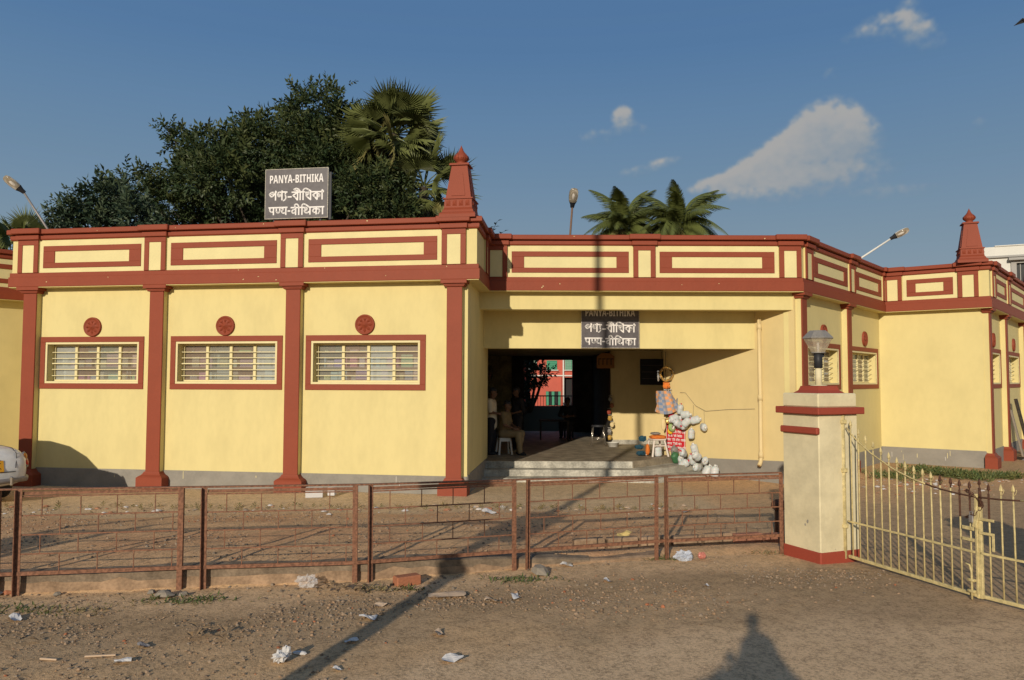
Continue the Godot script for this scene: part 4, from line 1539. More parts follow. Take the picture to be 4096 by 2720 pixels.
func broadleaf(called_label: String, base: Vector3, clumps: Array, per: float, meshes: Array, m: Material, dark: Color, light: Color, group := ""):
	var tr := thing("broadleaf_tree", called_label, "tree", base, 0.0, group)
	var st := mb(true)
	var lo := 1e9
	var cx := 0.0
	for c in clumps:
		lo = minf(lo, c.y)
		cx += c.x / clumps.size()
	var fork := Vector3(cx - base.x, (lo - base.y) * 0.62, 0)
	put_tube(st, [Vector3(0, -0.3, 0), Vector3(0.05, fork.y * 0.5, 0.05), fork], [0.34, 0.27, 0.22], 10)
	obj("trunk", st, M.bark, tr)
	var list := []
	for c in clumps:
		st = mb(true)
		var e := Vector3(c.x, c.y, c.z) - base
		put_tube(st, [fork - UP * 0.2, fork.lerp(e, 0.45) + Vector3(0, -0.3, rng.randf_range(-0.3, 0.3)), e], [0.13, 0.075, 0.02], 6)
		obj("limb", st, M.bark, tr)
		var r: float = c.w
		var n := int(per * pow(r, 2.4)) + 14
		# twigs that reach out of the clump give an uneven edge
		for i in n:
			var d := Vector3(rng.randfn(), rng.randfn() * 0.85, rng.randfn()).normalized()
			var rad: float = r * (0.35 + 0.65 * pow(rng.randf(), 0.6))
			if rng.randf() < 0.15:
				rad = r * rng.randf_range(1.0, 1.32)
			var lump: float = 0.84 + 0.55 * gn.get_noise_3d(c.x * 3.0 + d.x * 4.0, c.y * 3.0 + d.y * 4.0, d.z * 4.0)
			var p := e + d * rad * lump
			var fw := (d + UP * rng.randf_range(-0.3, 0.5) + Vector3(rng.randfn(), rng.randfn(), rng.randfn()) * 0.35).normalized()
			var b := Basis.looking_at(-fw, UP.rotated(fw, rng.randf_range(-1.2, 1.2)) if absf(fw.y) < 0.95 else Vector3.RIGHT)
			var k := rng.randf()
			list.append([Transform3D(b.scaled(Vector3.ONE * rng.randf_range(0.75, 1.2)), p), dark.lerp(light, k * k)])
	var share := []
	for i in meshes.size():
		share.append([])
	for i in list.size():
		share[i % meshes.size()].append(list[i])
	for i in meshes.size():
		var o := scatter("crown", meshes[i], m, share[i])
		o.name = "crown"
		tr.add_child(o, true)
	return tr

func fan_leaf_mesh(sd: int, R: float, half: float) -> Mesh:
	# palmyra leaf: pleated fan on a stalk along +z, tips split and drooping
	var g := RandomNumberGenerator.new()
	g.seed = sd
	var st := mb()
	put_tube(st, [Vector3.ZERO, Vector3(0, 0.05, 0.4), Vector3(0, 0.0, 0.85)], [0.03, 0.022, 0.018], 5)
	var c := Vector3(0, 0, 0.80)
	var n := 34
	var cup := g.randf_range(0.1, 0.45)
	for i in n:
		var a0 := -half + 2.0 * half * i / n
		var a1 := -half + 2.0 * half * (i + 1) / n
		var am := (a0 + a1) * 0.5
		var f := func(a: float, r: float, y: float): return c + Vector3(sin(a) * r, y - cup * r * r * 0.6 * absf(sin(a)), cos(a) * r)
		var r1 := R * 0.56 * g.randf_range(0.94, 1.05)
		var r2 := R * g.randf_range(0.92, 1.2) * (1.0 - 0.18 * absf(am) / half)
		var pl := 0.035 * R
		var o: Vector3 = c
		var p0: Vector3 = f.call(a0, r1, -pl)
		var pm: Vector3 = f.call(am, r1, pl)
		var p1: Vector3 = f.call(a1, r1, -pl)
		var droop := g.randf_range(-0.04, 0.16) * R
		var tip: Vector3 = f.call(am + g.randf_range(-0.03, 0.03), r2, -droop)
		for t in [[o, p0, pm], [o, pm, p1], [p0, tip, pm], [pm, tip, p1]]:
			tri(st, t[0], t[1], t[2], UP)
	st.generate_normals()
	return st.commit()

func fan_palm(label: String, base: Vector3, crown: Vector3, n: int, size: float, lowest: float, m: Material, sd: int):
	var g := RandomNumberGenerator.new()
	g.seed = sd
	var p := thing("fan_palm", label, "palm tree", base)
	var top := crown - base
	tube_obj("trunk", p, M.bark, [Vector3(0, -0.3, 0), top * 0.5, top], [0.24, 0.19, 0.17], 10)
	var ms := []
	for i in 4:
		ms.append(fan_leaf_mesh(sd * 10 + i, 1.02, [1.75, 1.5, 1.9, 1.3][i]))
	for i in n:
		var u := float(i) / n
		var el := lerpf(1.35, lowest, pow(u, 0.85)) + g.randf_range(-0.15, 0.15)
		var az := i * 2.399 + g.randf_range(-0.3, 0.3)
		var d := Vector3(cos(az) * cos(el), sin(el), sin(az) * cos(el))
		var b := Basis.looking_at(-d, UP if absf(el) < 1.3 else Vector3(1, 0, 0)).rotated(d, g.randf_range(-1.5, 1.5))
		var o := mesh_at("leaf", ms[i % 4], m if u < 0.8 or i % 3 > 0 else M.palm_old, p, Transform3D(b.scaled(Vector3.ONE * size * g.randf_range(0.72, 1.2)), top + d * 0.1))

func frond_mesh(sd: int, L: float, droop: float, wind: float) -> Mesh:
	# coconut frond along +z: arching rib with hanging leaflets
	var g := RandomNumberGenerator.new()
	g.seed = sd
	var st := mb()
	var rib := []
	var n := 30
	for i in n + 1:
		var t := float(i) / n
		rib.append(Vector3(wind * t * t * L * 0.25, L * (0.20 * t - droop * t * t * (0.55 + 0.45 * t)), L * (t - 0.28 * droop * t * t)))
	put_tube(st, rib, [0.05, 0.045, 0.04, 0.035, 0.03, 0.03, 0.028, 0.025, 0.022, 0.02, 0.018, 0.015, 0.012, 0.01], 4)
	for i in range(4, n):
		for half in [0.0, 0.5]:
			var t: float = (i + half) / n
			var p: Vector3 = rib[i].lerp(rib[i + 1], half)
			var d: Vector3 = (rib[i + 1] - rib[i]).normalized()
			var len: float = L * 0.30 * sin(PI * clampf(0.12 + 0.86 * t, 0, 1)) + 0.12
			for s in [-1.0, 1.0]:
				var out := (Vector3(s, -0.55 - 0.4 * g.randf(), 0) + d * (0.55 + 0.5 * t) + Vector3(wind * 0.5, 0, 0)).normalized()
				var q := p + out * len * 0.55
				var tip := q + (out + Vector3(wind * 0.3, -0.75, 0)).normalized() * len * 0.5
				var w := d * 0.042
				quad(st, p - w, q - w * 0.9, q + w * 0.9, p + w, Vector3(s * 0.4, 1, 0))
				tri(st, q - w * 0.9, tip, q + w * 0.9, Vector3(s * 0.4, 1, 0))
	st.generate_normals()
	return st.commit()

func coconut(label: String, base: Vector3, crown: Vector3, n: int, L: float, m: Material, sd: int):
	var g := RandomNumberGenerator.new()
	g.seed = sd
	var p := thing("coconut_palm", label, "palm tree", base)
	var top := crown - base
	tube_obj("trunk", p, M.bark, [Vector3(0, -0.5, 0), top * 0.5 + Vector3(0.15, 0, 0), top], [0.22, 0.17, 0.14], 9)
	var ms := []
	for i in 4:
		ms.append(frond_mesh(sd * 7 + i, 1.0 * L, [0.5, 0.9, 1.1, 0.75][i], [0.5, 0.7, 0.35, 0.8][i]))
	for i in n:
		var u := float(i) / n
		var el := lerpf(1.30, -0.65, u) + g.randf_range(-0.12, 0.12)
		var az := i * 2.399 + g.randf_range(-0.25, 0.25)
		var d := Vector3(cos(az) * cos(el), sin(el), sin(az) * cos(el))
		var b := Basis.looking_at(-d, UP if absf(el) < 1.25 else Vector3(-cos(az), 0.2, -sin(az)))
		mesh_at("frond", ms[(i + (0 if u < 0.3 else 1)) % 4 if u > 0.15 else 0], m if u < 0.78 else M.palm_old, p, Transform3D(b.scaled(Vector3.ONE * g.randf_range(0.85, 1.08)), top))
	for k in 5:
		var a := TAU * k / 5.0
		var st := mb(true)
		put_lathe(st, Transform3D(Basis.IDENTITY, top + Vector3(cos(a) * 0.25, -0.35 - 0.1 * (k % 2), sin(a) * 0.25)), [Vector2(0, -0.15), Vector2(0.10, -0.09), Vector2(0.125, 0.0), Vector2(0.09, 0.10), Vector2(0, 0.15)], 8)
		obj("coconut", st, M.palm_old, p)

func build_trees():
	var lm := leaf_mat("leaf")
	var sprays := []
	for i in 3:
		sprays.append(spray_mesh(200 + i, [9, 7, 12][i], [0.20, 0.27, 0.15][i], [0.085, 0.11, 0.07][i], [0.42, 0.36, 0.5][i]))
	var big := [Vector4(-7.51, 12.41, 0, 1.17), Vector4(-6.34, 11.75, 0, 1.08), Vector4(-8.59, 12.50, 0, 0.58), Vector4(-8.01, 10.91, 0, 1.42), Vector4(-9.67, 11.08, 0, 1.25), Vector4(-9.92, 12.00, 0, 0.58), Vector4(-10.92, 11.08, 0, 0.92), Vector4(-11.84, 10.91, 0, 0.83), Vector4(-13.09, 11.50, 0, 0.50), Vector4(-13.50, 11.83, 0, 0.28), Vector4(-12.59, 10.83, 0, 0.65), Vector4(-12.34, 9.83, 0, 1.0), Vector4(-10.67, 9.66, 0, 1.42), Vector4(-8.84, 9.58, 0, 1.42), Vector4(-7.01, 9.83, 0, 1.42), Vector4(-5.51, 9.50, 0, 1.33), Vector4(-3.92, 9.08, 0, 0.92), Vector4(-13.84, 9.91, 0, 0.50), Vector4(-14.50, 10.25, 0, 0.26), Vector4(-14.34, 9.25, 0, 0.85), Vector4(-13.17, 8.66, 0, 1.0), Vector4(-11.50, 8.50, 0, 1.00), Vector4(-9.67, 8.33, 0, 1.00), Vector4(-6.34, 8.50, 0, 1.25), Vector4(-4.67, 8.50, 0, 1.08), Vector4(-5.34, 11.16, 0, 1.00), Vector4(-8.2, 8.2, 0, 1.0), Vector4(-3.6, 8.1, 0, 0.7)]
	var c := []
	for v in big:
		c.append(Vector4(v.x, v.y, -30.0 + rng.randf_range(-1.2, 1.2) - (2.2 if v.x > -6.0 else 0.0), v.w * 0.96))
	for v in [Vector4(-4.75, 9.0, -27.4, 0.65), Vector4(-4.33, 8.35, -27.4, 0.65), Vector4(-5.4, 8.8, -27.6, 0.8), Vector4(-4.3, 9.35, -27.5, 0.3), Vector4(-3.9, 7.9, -27.4, 0.5)]:
		c.append(v)
	for v in big:
		if v.w > 0.9:
			c.append(Vector4(v.x + rng.randf_range(-0.4, 0.4), v.y - 0.6, -31.8 + rng.randf_range(-0.6, 0.6), v.w * 0.8))
	broadleaf("large dark green tree filling the sky behind the left wing", Vector3(-8.5, -0.2, -30.4), c, 225.0, sprays, lm, Color(0.026, 0.044, 0.016), Color(0.075, 0.085, 0.027))
	var small := [Vector4(-13.43, 8.19, 0, 0.61), Vector4(-13.94, 7.90, 0, 0.58), Vector4(-14.66, 7.61, 0, 0.46), Vector4(-15.24, 7.51, 0, 0.29), Vector4(-13.00, 7.61, 0, 0.65), Vector4(-14.15, 7.40, 0, 0.43), Vector4(-12.42, 7.47, 0, 0.58), Vector4(-14.9, 7.15, 0, 0.4), Vector4(-13.4, 7.1, 0, 0.5)]
	c = []
	for v in small:
		c.append(Vector4(v.x, v.y, -26.0 + rng.randf_range(-0.5, 0.5), v.w))
	broadleaf("small tree with bluish green leaves low beside the left street lamp", Vector3(-13.6, -0.2, -26.0), c, 260.0, sprays, lm, Color(0.026, 0.046, 0.026), Color(0.070, 0.090, 0.045))
	var pm := leaf_mat("palm_leaf", 0.45)
	pm.vertex_color_use_as_albedo = false
	pm.albedo_color = lin(0.125, 0.140, 0.045)
	var old := leaf_mat("palm_old", 0.6)
	old.vertex_color_use_as_albedo = false
	old.albedo_color = lin(0.17, 0.15, 0.05)
	fan_palm("tall fan palm with a spiky round crown rising out of the large tree", Vector3(-4.4, -0.2, -28.4), Vector3(-4.38, 11.15, -28.4), 54, 1.04, -0.75, pm, 3)
	fan_palm("lower fan palm with drooping leaves just left of the finial", Vector3(-3.4, -0.2, -28.3), Vector3(-3.25, 9.15, -28.3), 24, 0.98, -1.15, pm, 4)
	fan_palm("distant small fan palm at the far left edge above the roof", Vector3(-20.0, -0.2, -32.0), Vector3(-20.2, 7.5, -32.0), 18, 0.78, -0.5, pm, 5)
	var cm := leaf_mat("coconut_leaf", 0.4)
	cm.vertex_color_use_as_albedo = false
	cm.albedo_color = lin(0.10, 0.115, 0.032)
	coconut("left one of the two coconut palms behind the entrance roof", Vector3(9.6, -0.2, -61.0), Vector3(8.9, 14.0, -61.0), 42, 4.5, cm, 11)
	coconut("right one of the two coconut palms, its fronds blown to the right", Vector3(13.6, -0.2, -59.0), Vector3(12.75, 13.8, -59.0), 42, 4.3, cm, 13)
	# sapling growing out of the parapet
	var s := thing("sapling", "small leafy sapling sprouting from the parapet beside the large finial", "plant", Vector3(-0.62, 5.1, -17.75))
	for k in 5:
		var e := [Vector3(0.28, 0.62, 0.1), Vector3(0.10, 0.46, 0.1), Vector3(0.42, 0.40, 0.0), Vector3(0.0, 0.30, 0.15), Vector3(0.22, 0.28, 0.2)][k] as Vector3
		tube_obj("stem", s, M.bark, [Vector3.ZERO, e * 0.5 + Vector3(0, 0.05, 0), e], [0.008, 0.006, 0.004], 5)
		var st := mb()
		for j in 9:
			var t := 0.45 + 0.55 * j / 8.0
			var a := j * 2.4
			leaf(st, e * t, Vector3(cos(a), 0.35, sin(a)).normalized(), UP, 0.14, 0.05)
		var m2 := leaf_mat("sapling_leaf")
		m2.vertex_color_use_as_albedo = false
		m2.albedo_color = lin(0.05, 0.075, 0.03)
		obj("leaves", st, m2, s)
	# twig of a nearer tree outside the passage's far end
	var twig := [Vector4(0.65, 3.1, -33.2, 0.22), Vector4(0.6, 2.6, -33.0, 0.20), Vector4(1.05, 2.42, -33.1, 0.13), Vector4(1.4, 2.45, -33.1, 0.10), Vector4(0.62, 2.1, -33.1, 0.2), Vector4(0.95, 1.9, -33.0, 0.13), Vector4(0.4, 2.9, -33.3, 0.3), Vector4(0.3, 1.75, -33.0, 0.3)]
	broadleaf("dark leafy shrub in the shade beyond the passage, before the red house", Vector3(-0.3, -0.2, -33.2), twig, 260.0, sprays, lm, Color(0.02, 0.03, 0.012), Color(0.04, 0.05, 0.02))

# ------------------------------------------------------------------ far buildings
func build_backdrop():
	# white block far behind on the right
	var d := Vector2(0.9, 0.436)
	var t := seg_xf(Vector2(27.4, -45.0), Vector2(27.4, -45.0) + d * 20.0)
	var w := thing("white_building", "white flat-roofed block far behind the right end of the hall", "building")
	var st := mb()
	for q in [[0.0, 1.45, -0.3, 9.2], [1.45, 3.6, -0.3, 7.6], [1.45, 3.6, 8.95, 9.2], [3.6, 20.0, -0.3, 9.2]]:
		span(st, Vector3(q[0], q[2], -8.0), Vector3(q[1], q[3], 0), 0.0, t)
	obj("wall", st, M.white_wall, w)
	st = mb()
	span(st, Vector3(-0.12, 9.2, -8.1), Vector3(20.1, 9.32, 0.18), 0.02, t)
	obj("ledge", st, M.grey_trim, w)
	st = mb()
	span(st, Vector3(-0.02, 9.32, -8.0), Vector3(20.0, 9.86, 0.02), 0.02, t)
	span(st, Vector3(0.5, 9.86, -0.3), Vector3(20.0, 9.93, 0.08), 0.02, t)
	obj("parapet", st, M.white_wall, w)
	var win := Node3D.new()
	win.name = "window"
	win.transform = t
	w.add_child(win, true)
	st = mb()
	ring(st, Transform3D.IDENTITY, Rect2(1.28, 7.42, 2.5, 1.72), Rect2(1.55, 7.65, 1.95, 1.2), -0.1, 0.10)
	span(st, Vector3(1.15, 9.0, 0.0), Vector3(3.9, 9.14, 0.42))
	obj("frame", st, M.grey_trim, win)
	box("pane", win, M.far_glass, Vector3(2.5, 8.25, -0.16), Vector3(1.94, 1.19, 0.02), 0.0)
	for k in 6:
		box("bar", win, M.grey_trim, Vector3(1.75 + k * 0.3, 8.25, -0.10), Vector3(0.04, 1.19, 0.03), 0.0)
	# red house seen through the passage
	var r := thing("red_house", "red house with green shutters seen through the dark passage", "house", Vector3(0, 0.2625, -42.0))
	r.scale = Vector3.ONE * 0.875
	st = mb()
	span(st, Vector3(-6, -0.4, -6), Vector3(3.2, 7.0, 0))
	span(st, Vector3(3.2, 2.28, -6), Vector3(3.72, 7.0, 0))
	span(st, Vector3(3.72, -0.4, -6), Vector3(10, 7.0, 0))
	span(st, Vector3(3.2, -0.4, -6), Vector3(3.72, 2.28, -0.8))
	obj("wall", st, M.house_red, r)
	box("string_course", r, M.white_wall, Vector3(2, 2.39, 0.04), Vector3(16, 0.07, 0.1), 0.004)
	tube_obj("drain_pipe", r, M.white_wall, [Vector3(3.16, 0.0, 0.08), Vector3(3.16, 3.6, 0.08)], [0.05], 8)
	tube_obj("drain_pipe", r, M.house_red, [Vector3(3.02, 0.0, 0.06), Vector3(3.02, 2.3, 0.06)], [0.03], 8)
	box("door", r, M.far_glass, Vector3(3.46, 0.9, -0.4), Vector3(0.5, 2.7, 0.05), 0.0)
	var house_window := func(x0: float, x1: float, y0: float, y1: float, grille: bool):
		var n := Node3D.new()
		n.name = "window"
		r.add_child(n, true)
		box("shutter", n, M.shutter_green, Vector3((x0 + x1) * 0.5, (y0 + y1) * 0.5, 0.03), Vector3(x1 - x0, y1 - y0, 0.06), 0.005)
		box("sill", n, M.white_wall, Vector3((x0 + x1) * 0.5, y0 - 0.03, 0.08), Vector3(x1 - x0 + 0.16, 0.05, 0.16), 0.005)
		for k in 5:
			box("slat", n, M.shutter_green, Vector3((x0 + x1) * 0.5, lerpf(y0, y1, (k + 0.5) / 5.0), 0.065), Vector3(x1 - x0 - 0.06, 0.03, 0.02), 0.0, Basis(Vector3.RIGHT, 0.5))
		if grille:
			for k in 4:
				box("grille_bar", n, M.white_wall, Vector3(lerpf(x0, x1, (k + 0.5) / 4.0), (y0 + y1) * 0.5, 0.10), Vector3(0.022, y1 - y0, 0.02), 0.0)
	house_window.call(0.95, 1.26, 2.82, 3.6, false)
	house_window.call(1.28, 1.54, 2.82, 3.6, true)
	house_window.call(2.13, 2.77, 2.75, 3.32, false)
	house_window.call(3.25, 3.75, 2.75, 3.5, true)
	# lower window half open: two leaves and a dark gap
	var lw := Node3D.new()
	lw.name = "window"
	r.add_child(lw, true)
	box("pane", lw, M.far_glass, Vector3(2.56, 1.0, 0.012), Vector3(0.9, 0.86, 0.02), 0.0)
	for x in [2.17, 2.52, 2.93]:
		box("shutter", lw, M.shutter_green, Vector3(x, 1.0, 0.05), Vector3(0.17, 0.84, 0.04), 0.004)
	# low boundary wall with railings between the passage and the house
	var b := thing("boundary_wall", "low grey-green boundary wall with a railing beyond the passage, in shade", "wall", Vector3(0, 0, -33.8))
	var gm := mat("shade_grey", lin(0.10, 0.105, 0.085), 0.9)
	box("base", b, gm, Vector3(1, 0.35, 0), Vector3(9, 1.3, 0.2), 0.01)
	for k in 40:
		box("railing_bar", b, M.metal_grey, Vector3(-1.4 + k * 0.12, 1.2, 0.05), Vector3(0.02, 0.45, 0.02), 0.0)
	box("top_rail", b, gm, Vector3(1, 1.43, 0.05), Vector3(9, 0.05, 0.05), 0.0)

# ------------------------------------------------------------------ car
func build_car():
	# old rounded white saloon, its tail just inside the left edge; local +z is the tail
	var paint := mat("car_white", lin(0.70, 0.69, 0.66), 0.32, M.pier_cream.albedo_texture, 1.2)
	paint.clearcoat_enabled = true
	paint.clearcoat = 0.6
	paint.clearcoat_roughness = 0.15
	var tail := mat("tail_red", lin(0.40, 0.02, 0.015), 0.2)
	var amber := mat("tail_amber", lin(0.45, 0.16, 0.02), 0.2)
	var plate := mat("plate_yellow", lin(0.62, 0.30, 0.02), 0.5)
	var car := thing("car", "white rounded saloon car with a yellow number plate, parked by the left wing", "car", Vector3(-10.86, -0.09, -14.62), atan2(0.85, 0.53))
	# sections along z: z, half width, belt height, sill height
	var sec := [[-2.12, 0.50, 0.66, 0.36], [-1.95, 0.66, 0.78, 0.27], [-1.5, 0.76, 0.86, 0.24], [-0.8, 0.80, 0.92, 0.24], [0.2, 0.81, 0.95, 0.24], [1.0, 0.80, 0.97, 0.25], [1.55, 0.79, 1.01, 0.27], [1.85, 0.78, 0.985, 0.28], [2.02, 0.75, 0.92, 0.30], [2.11, 0.68, 0.80, 0.34], [2.15, 0.54, 0.64, 0.42]]
	var rings := []
	for s in sec:
		var r := []
		for k in 28:
			var a := TAU * k / 28.0
			var cx := signf(cos(a)) * pow(absf(cos(a)), 0.5)
			var cy := signf(sin(a)) * pow(absf(sin(a)), 0.55)
			r.append(Vector3(cx * s[1], (s[2] + s[3]) * 0.5 + cy * (s[2] - s[3]) * 0.5, s[0]))
		rings.append(r)
	var st := mb(true)
	skin(st, rings)
	obj("body", st, paint, car)
	var cab := [[-0.95, 0.62, 0.98, 0.80], [-0.55, 0.64, 1.34, 0.80], [-0.2, 0.64, 1.47, 0.80], [0.3, 0.64, 1.52, 0.80], [0.75, 0.63, 1.47, 0.80], [1.15, 0.60, 1.30, 0.80], [1.50, 0.54, 1.00, 0.80]]
	rings = []
	for s in cab:
		var r := []
		for k in 28:
			var a := TAU * k / 28.0
			var cx := signf(cos(a)) * pow(absf(cos(a)), 0.6)
			var cy := signf(sin(a)) * pow(absf(sin(a)), 0.6)
			var y: float = (s[2] + s[3]) * 0.5 + cy * (s[2] - s[3]) * 0.5
			r.append(Vector3(cx * s[1] * (1.0 - 0.16 * clampf((y - 0.95) / 0.55, 0, 1)), y, s[0]))
		rings.append(r)
	st = mb(true)
	skin(st, rings)
	obj("roof", st, paint, car)
	for sx in [-1, 1]:
		st = mb()
		var poly := PackedVector2Array([Vector2(-0.55, 1.0), Vector2(0.18, 1.0), Vector2(0.18, 1.34), Vector2(-0.25, 1.34)])
		put_prism(st, Transform3D(Basis(Vector3(0, 0, 1), UP, Vector3(sx, 0, 0)) if sx < 0 else Basis(Vector3(0, 0, 1), UP, Vector3(1, 0, 0)), Vector3(sx * 0.595, 0, 0)), poly, -0.012, 0.012)
		obj("window", st, M.far_glass, car)
		st = mb()
		put_prism(st, Transform3D(Basis(Vector3(0, 0, 1), UP, Vector3(1, 0, 0)), Vector3(sx * 0.59, 0, 0)), PackedVector2Array([Vector2(0.25, 1.0), Vector2(1.0, 1.0), Vector2(0.75, 1.33), Vector2(0.25, 1.35)]), -0.012, 0.012)
		obj("window", st, M.far_glass, car)
		# wheels
		for z in [-1.32, 1.28]:
			var wn := Node3D.new()
			wn.name = "wheel"
			wn.transform = Transform3D(Basis(Vector3(0, 0, 1), -sx * PI / 2), Vector3(sx * 0.66, 0.31, z))
			car.add_child(wn, true)
			mesh_at("tyre", lathe_mesh([Vector2(0.19, -0.08), Vector2(0.29, -0.085), Vector2(0.31, -0.05), Vector2(0.31, 0.05), Vector2(0.29, 0.085), Vector2(0.19, 0.08)], 20), M.black, wn)
			mesh_at("rim", lathe_mesh([Vector2(0.20, 0.03), Vector2(0.185, 0.085), Vector2(0.12, 0.055), Vector2(0.07, 0.075), Vector2(0.0, 0.08)], 20), M.lamp_white, wn)
		# tail lamp: dark bezel, amber above, red below
		var tl := Node3D.new()
		tl.name = "tail_light"
		tl.position = Vector3(sx * 0.735, 0.74, 1.99)
		tl.rotation = Vector3(-0.25, sx * 0.7, 0)
		car.add_child(tl, true)
		mesh_at("bezel", lathe_mesh([Vector2(0.0, -0.03), Vector2(0.075, -0.03), Vector2(0.085, 0.012), Vector2(0.07, 0.02), Vector2(0.0, 0.02)], 20), M.metal_grey, tl, Transform3D(Basis(Vector3.RIGHT, PI / 2).scaled(Vector3(0.85, 1.75, 1.0)), Vector3.ZERO))
		for q in [[0.06, amber], [-0.05, tail]]:
			mesh_at("lens", lathe_mesh([Vector2(0.058, 0.0), Vector2(0.052, 0.012), Vector2(0.028, 0.020), Vector2(0.0, 0.022)], 16), q[1], tl, Transform3D(Basis(Vector3.RIGHT, PI / 2), Vector3(0, q[0], 0.015)))
		box("bumper_guard", car, M.reflector, Vector3(sx * 0.42, 0.40, 2.19), Vector3(0.05, 0.16, 0.06), 0.015)
	st = mb(true)
	put_tube(st, [Vector3(-0.80, 0.42, 1.90), Vector3(-0.70, 0.41, 2.10), Vector3(-0.3, 0.40, 2.17), Vector3(0.3, 0.40, 2.17), Vector3(0.70, 0.41, 2.10), Vector3(0.80, 0.42, 1.90)], [0.035, 0.045, 0.045], 10)
	obj("rear_bumper", st, M.metal_grey, car)
	st = mb(true)
	for sx in [-1.0, 1.0]:
		put_tube(st, [Vector3(sx * 0.50, 1.0, 1.45), Vector3(sx * 0.56, 0.955, 1.88), Vector3(sx * 0.55, 0.86, 2.07), Vector3(sx * 0.50, 0.62, 2.158)], [0.006], 4)
	put_tube(st, [Vector3(-0.50, 0.56, 2.16), Vector3(0.50, 0.56, 2.16)], [0.006], 4)
	obj("boot_seam", st, M.black, car)
	box("boot_handle", car, M.reflector, Vector3(0.05, 0.83, 2.11), Vector3(0.16, 0.025, 0.03), 0.006)
	var np := Node3D.new()
	np.name = "number_plate"
	np.position = Vector3(0.06, 0.665, 2.145)
	np.rotation.x = -0.22
	car.add_child(np, true)
	box("plate_board", np, plate, Vector3.ZERO, Vector3(0.50, 0.20, 0.015), 0.004)
	box("plate_lamp", np, M.lamp_white, Vector3(0, 0.125, 0.02), Vector3(0.20, 0.03, 0.05), 0.008)
	# worn marks of two text rows
	st = mb()
	var g := RandomNumberGenerator.new()
	g.seed = 6
	for row in 2:
		for k in 6:
			var x := -0.19 + k * 0.072
			var y := 0.045 - row * 0.09
			ribbon(st, [Vector2(x, y - 0.025), Vector2(x + 0.002, y + 0.025), Vector2(x + 0.03, y + 0.022 * g.randf_range(-1, 1))], 0.009, 0.0095, Transform3D.IDENTITY)
	obj("plate_lettering", st, M.bark, np)
	for q in [[0.36, 0.60, 0.12], [0.40, 0.53, 0.07]]:
		box("badge", car, M.bark, Vector3(q[0], q[1], 2.095), Vector3(q[2], 0.028, 0.03), 0.004)

func skin(st: SurfaceTool, rings: Array):
	# joins closed rings along a body and caps both ends
	var n: int = rings[0].size()
	for i in range(1, rings.size()):
		var c := Vector3.ZERO
		for p in rings[i]:
			c += p / n
		for k in n:
			var a: Vector3 = rings[i - 1][k]
			var b: Vector3 = rings[i - 1][(k + 1) % n]
			var d: Vector3 = rings[i][(k + 1) % n]
			var e: Vector3 = rings[i][k]
			quad(st, a, b, d, e, (a + b + d + e) * 0.25 - c)
	for e in [0, rings.size() - 1]:
		var c := Vector3.ZERO
		for p in rings[e]:
			c += p / n
		for k in n:
			tri(st, c, rings[e][k], rings[e][(k + 1) % n], Vector3(0, 0, -1 if e == 0 else 1))

# ------------------------------------------------------------------ goods outside the stall
func jerrycan_mesh() -> Mesh:
	var st := mb(true)
	var prof := [Vector2(0.0, -0.15), Vector2(0.055, -0.15), Vector2(0.082, -0.138), Vector2(0.09, -0.11), Vector2(0.09, -0.02), Vector2(0.086, 0.0), Vector2(0.09, 0.02), Vector2(0.09, 0.075), Vector2(0.078, 0.115), Vector2(0.045, 0.135), Vector2(0.026, 0.142), Vector2(0.026, 0.155)]
	var xf := Transform3D(Basis.from_scale(Vector3(1.28, 0.95, 0.98)), Vector3.ZERO)
	put_lathe(st, xf, prof, 14)
	put_tube(st, [Vector3(-0.06, 0.105, 0), Vector3(-0.055, 0.155, 0), Vector3(-0.02, 0.175, 0), Vector3(0.01, 0.15, 0)], [0.012], 6)
	st.generate_normals()
	return st.commit()

func crumple(sd: int, s: Vector3, n := 9, rough := 0.35) -> Mesh:
	# a crumpled bag or ball of paper
	var nz := FastNoiseLite.new()
	nz.seed = sd
	nz.frequency = 1.3
	nz.noise_type = FastNoiseLite.TYPE_CELLULAR
	nz.cellular_return_type = FastNoiseLite.RETURN_DISTANCE
	var st := mb()
	var P := []
	for i in n + 1:
		var r := []
		for k in n * 2:
			var a := PI * i / n
			var b := TAU * k / (n * 2)
			var d := Vector3(sin(a) * cos(b), cos(a), sin(a) * sin(b))
			r.append(d * (1.0 + rough * nz.get_noise_3dv(d * 1.6)) * s * 0.5)
		P.append(r)
	for i in n:
		for k in n * 2:
			var k2 := (k + 1) % (n * 2)
			var c: Vector3 = P[i][k] + P[i + 1][k2]
			quad_safe(st, P[i][k], P[i][k2], P[i + 1][k2], P[i + 1][k], c)
	st.generate_normals()
	return st.commit()

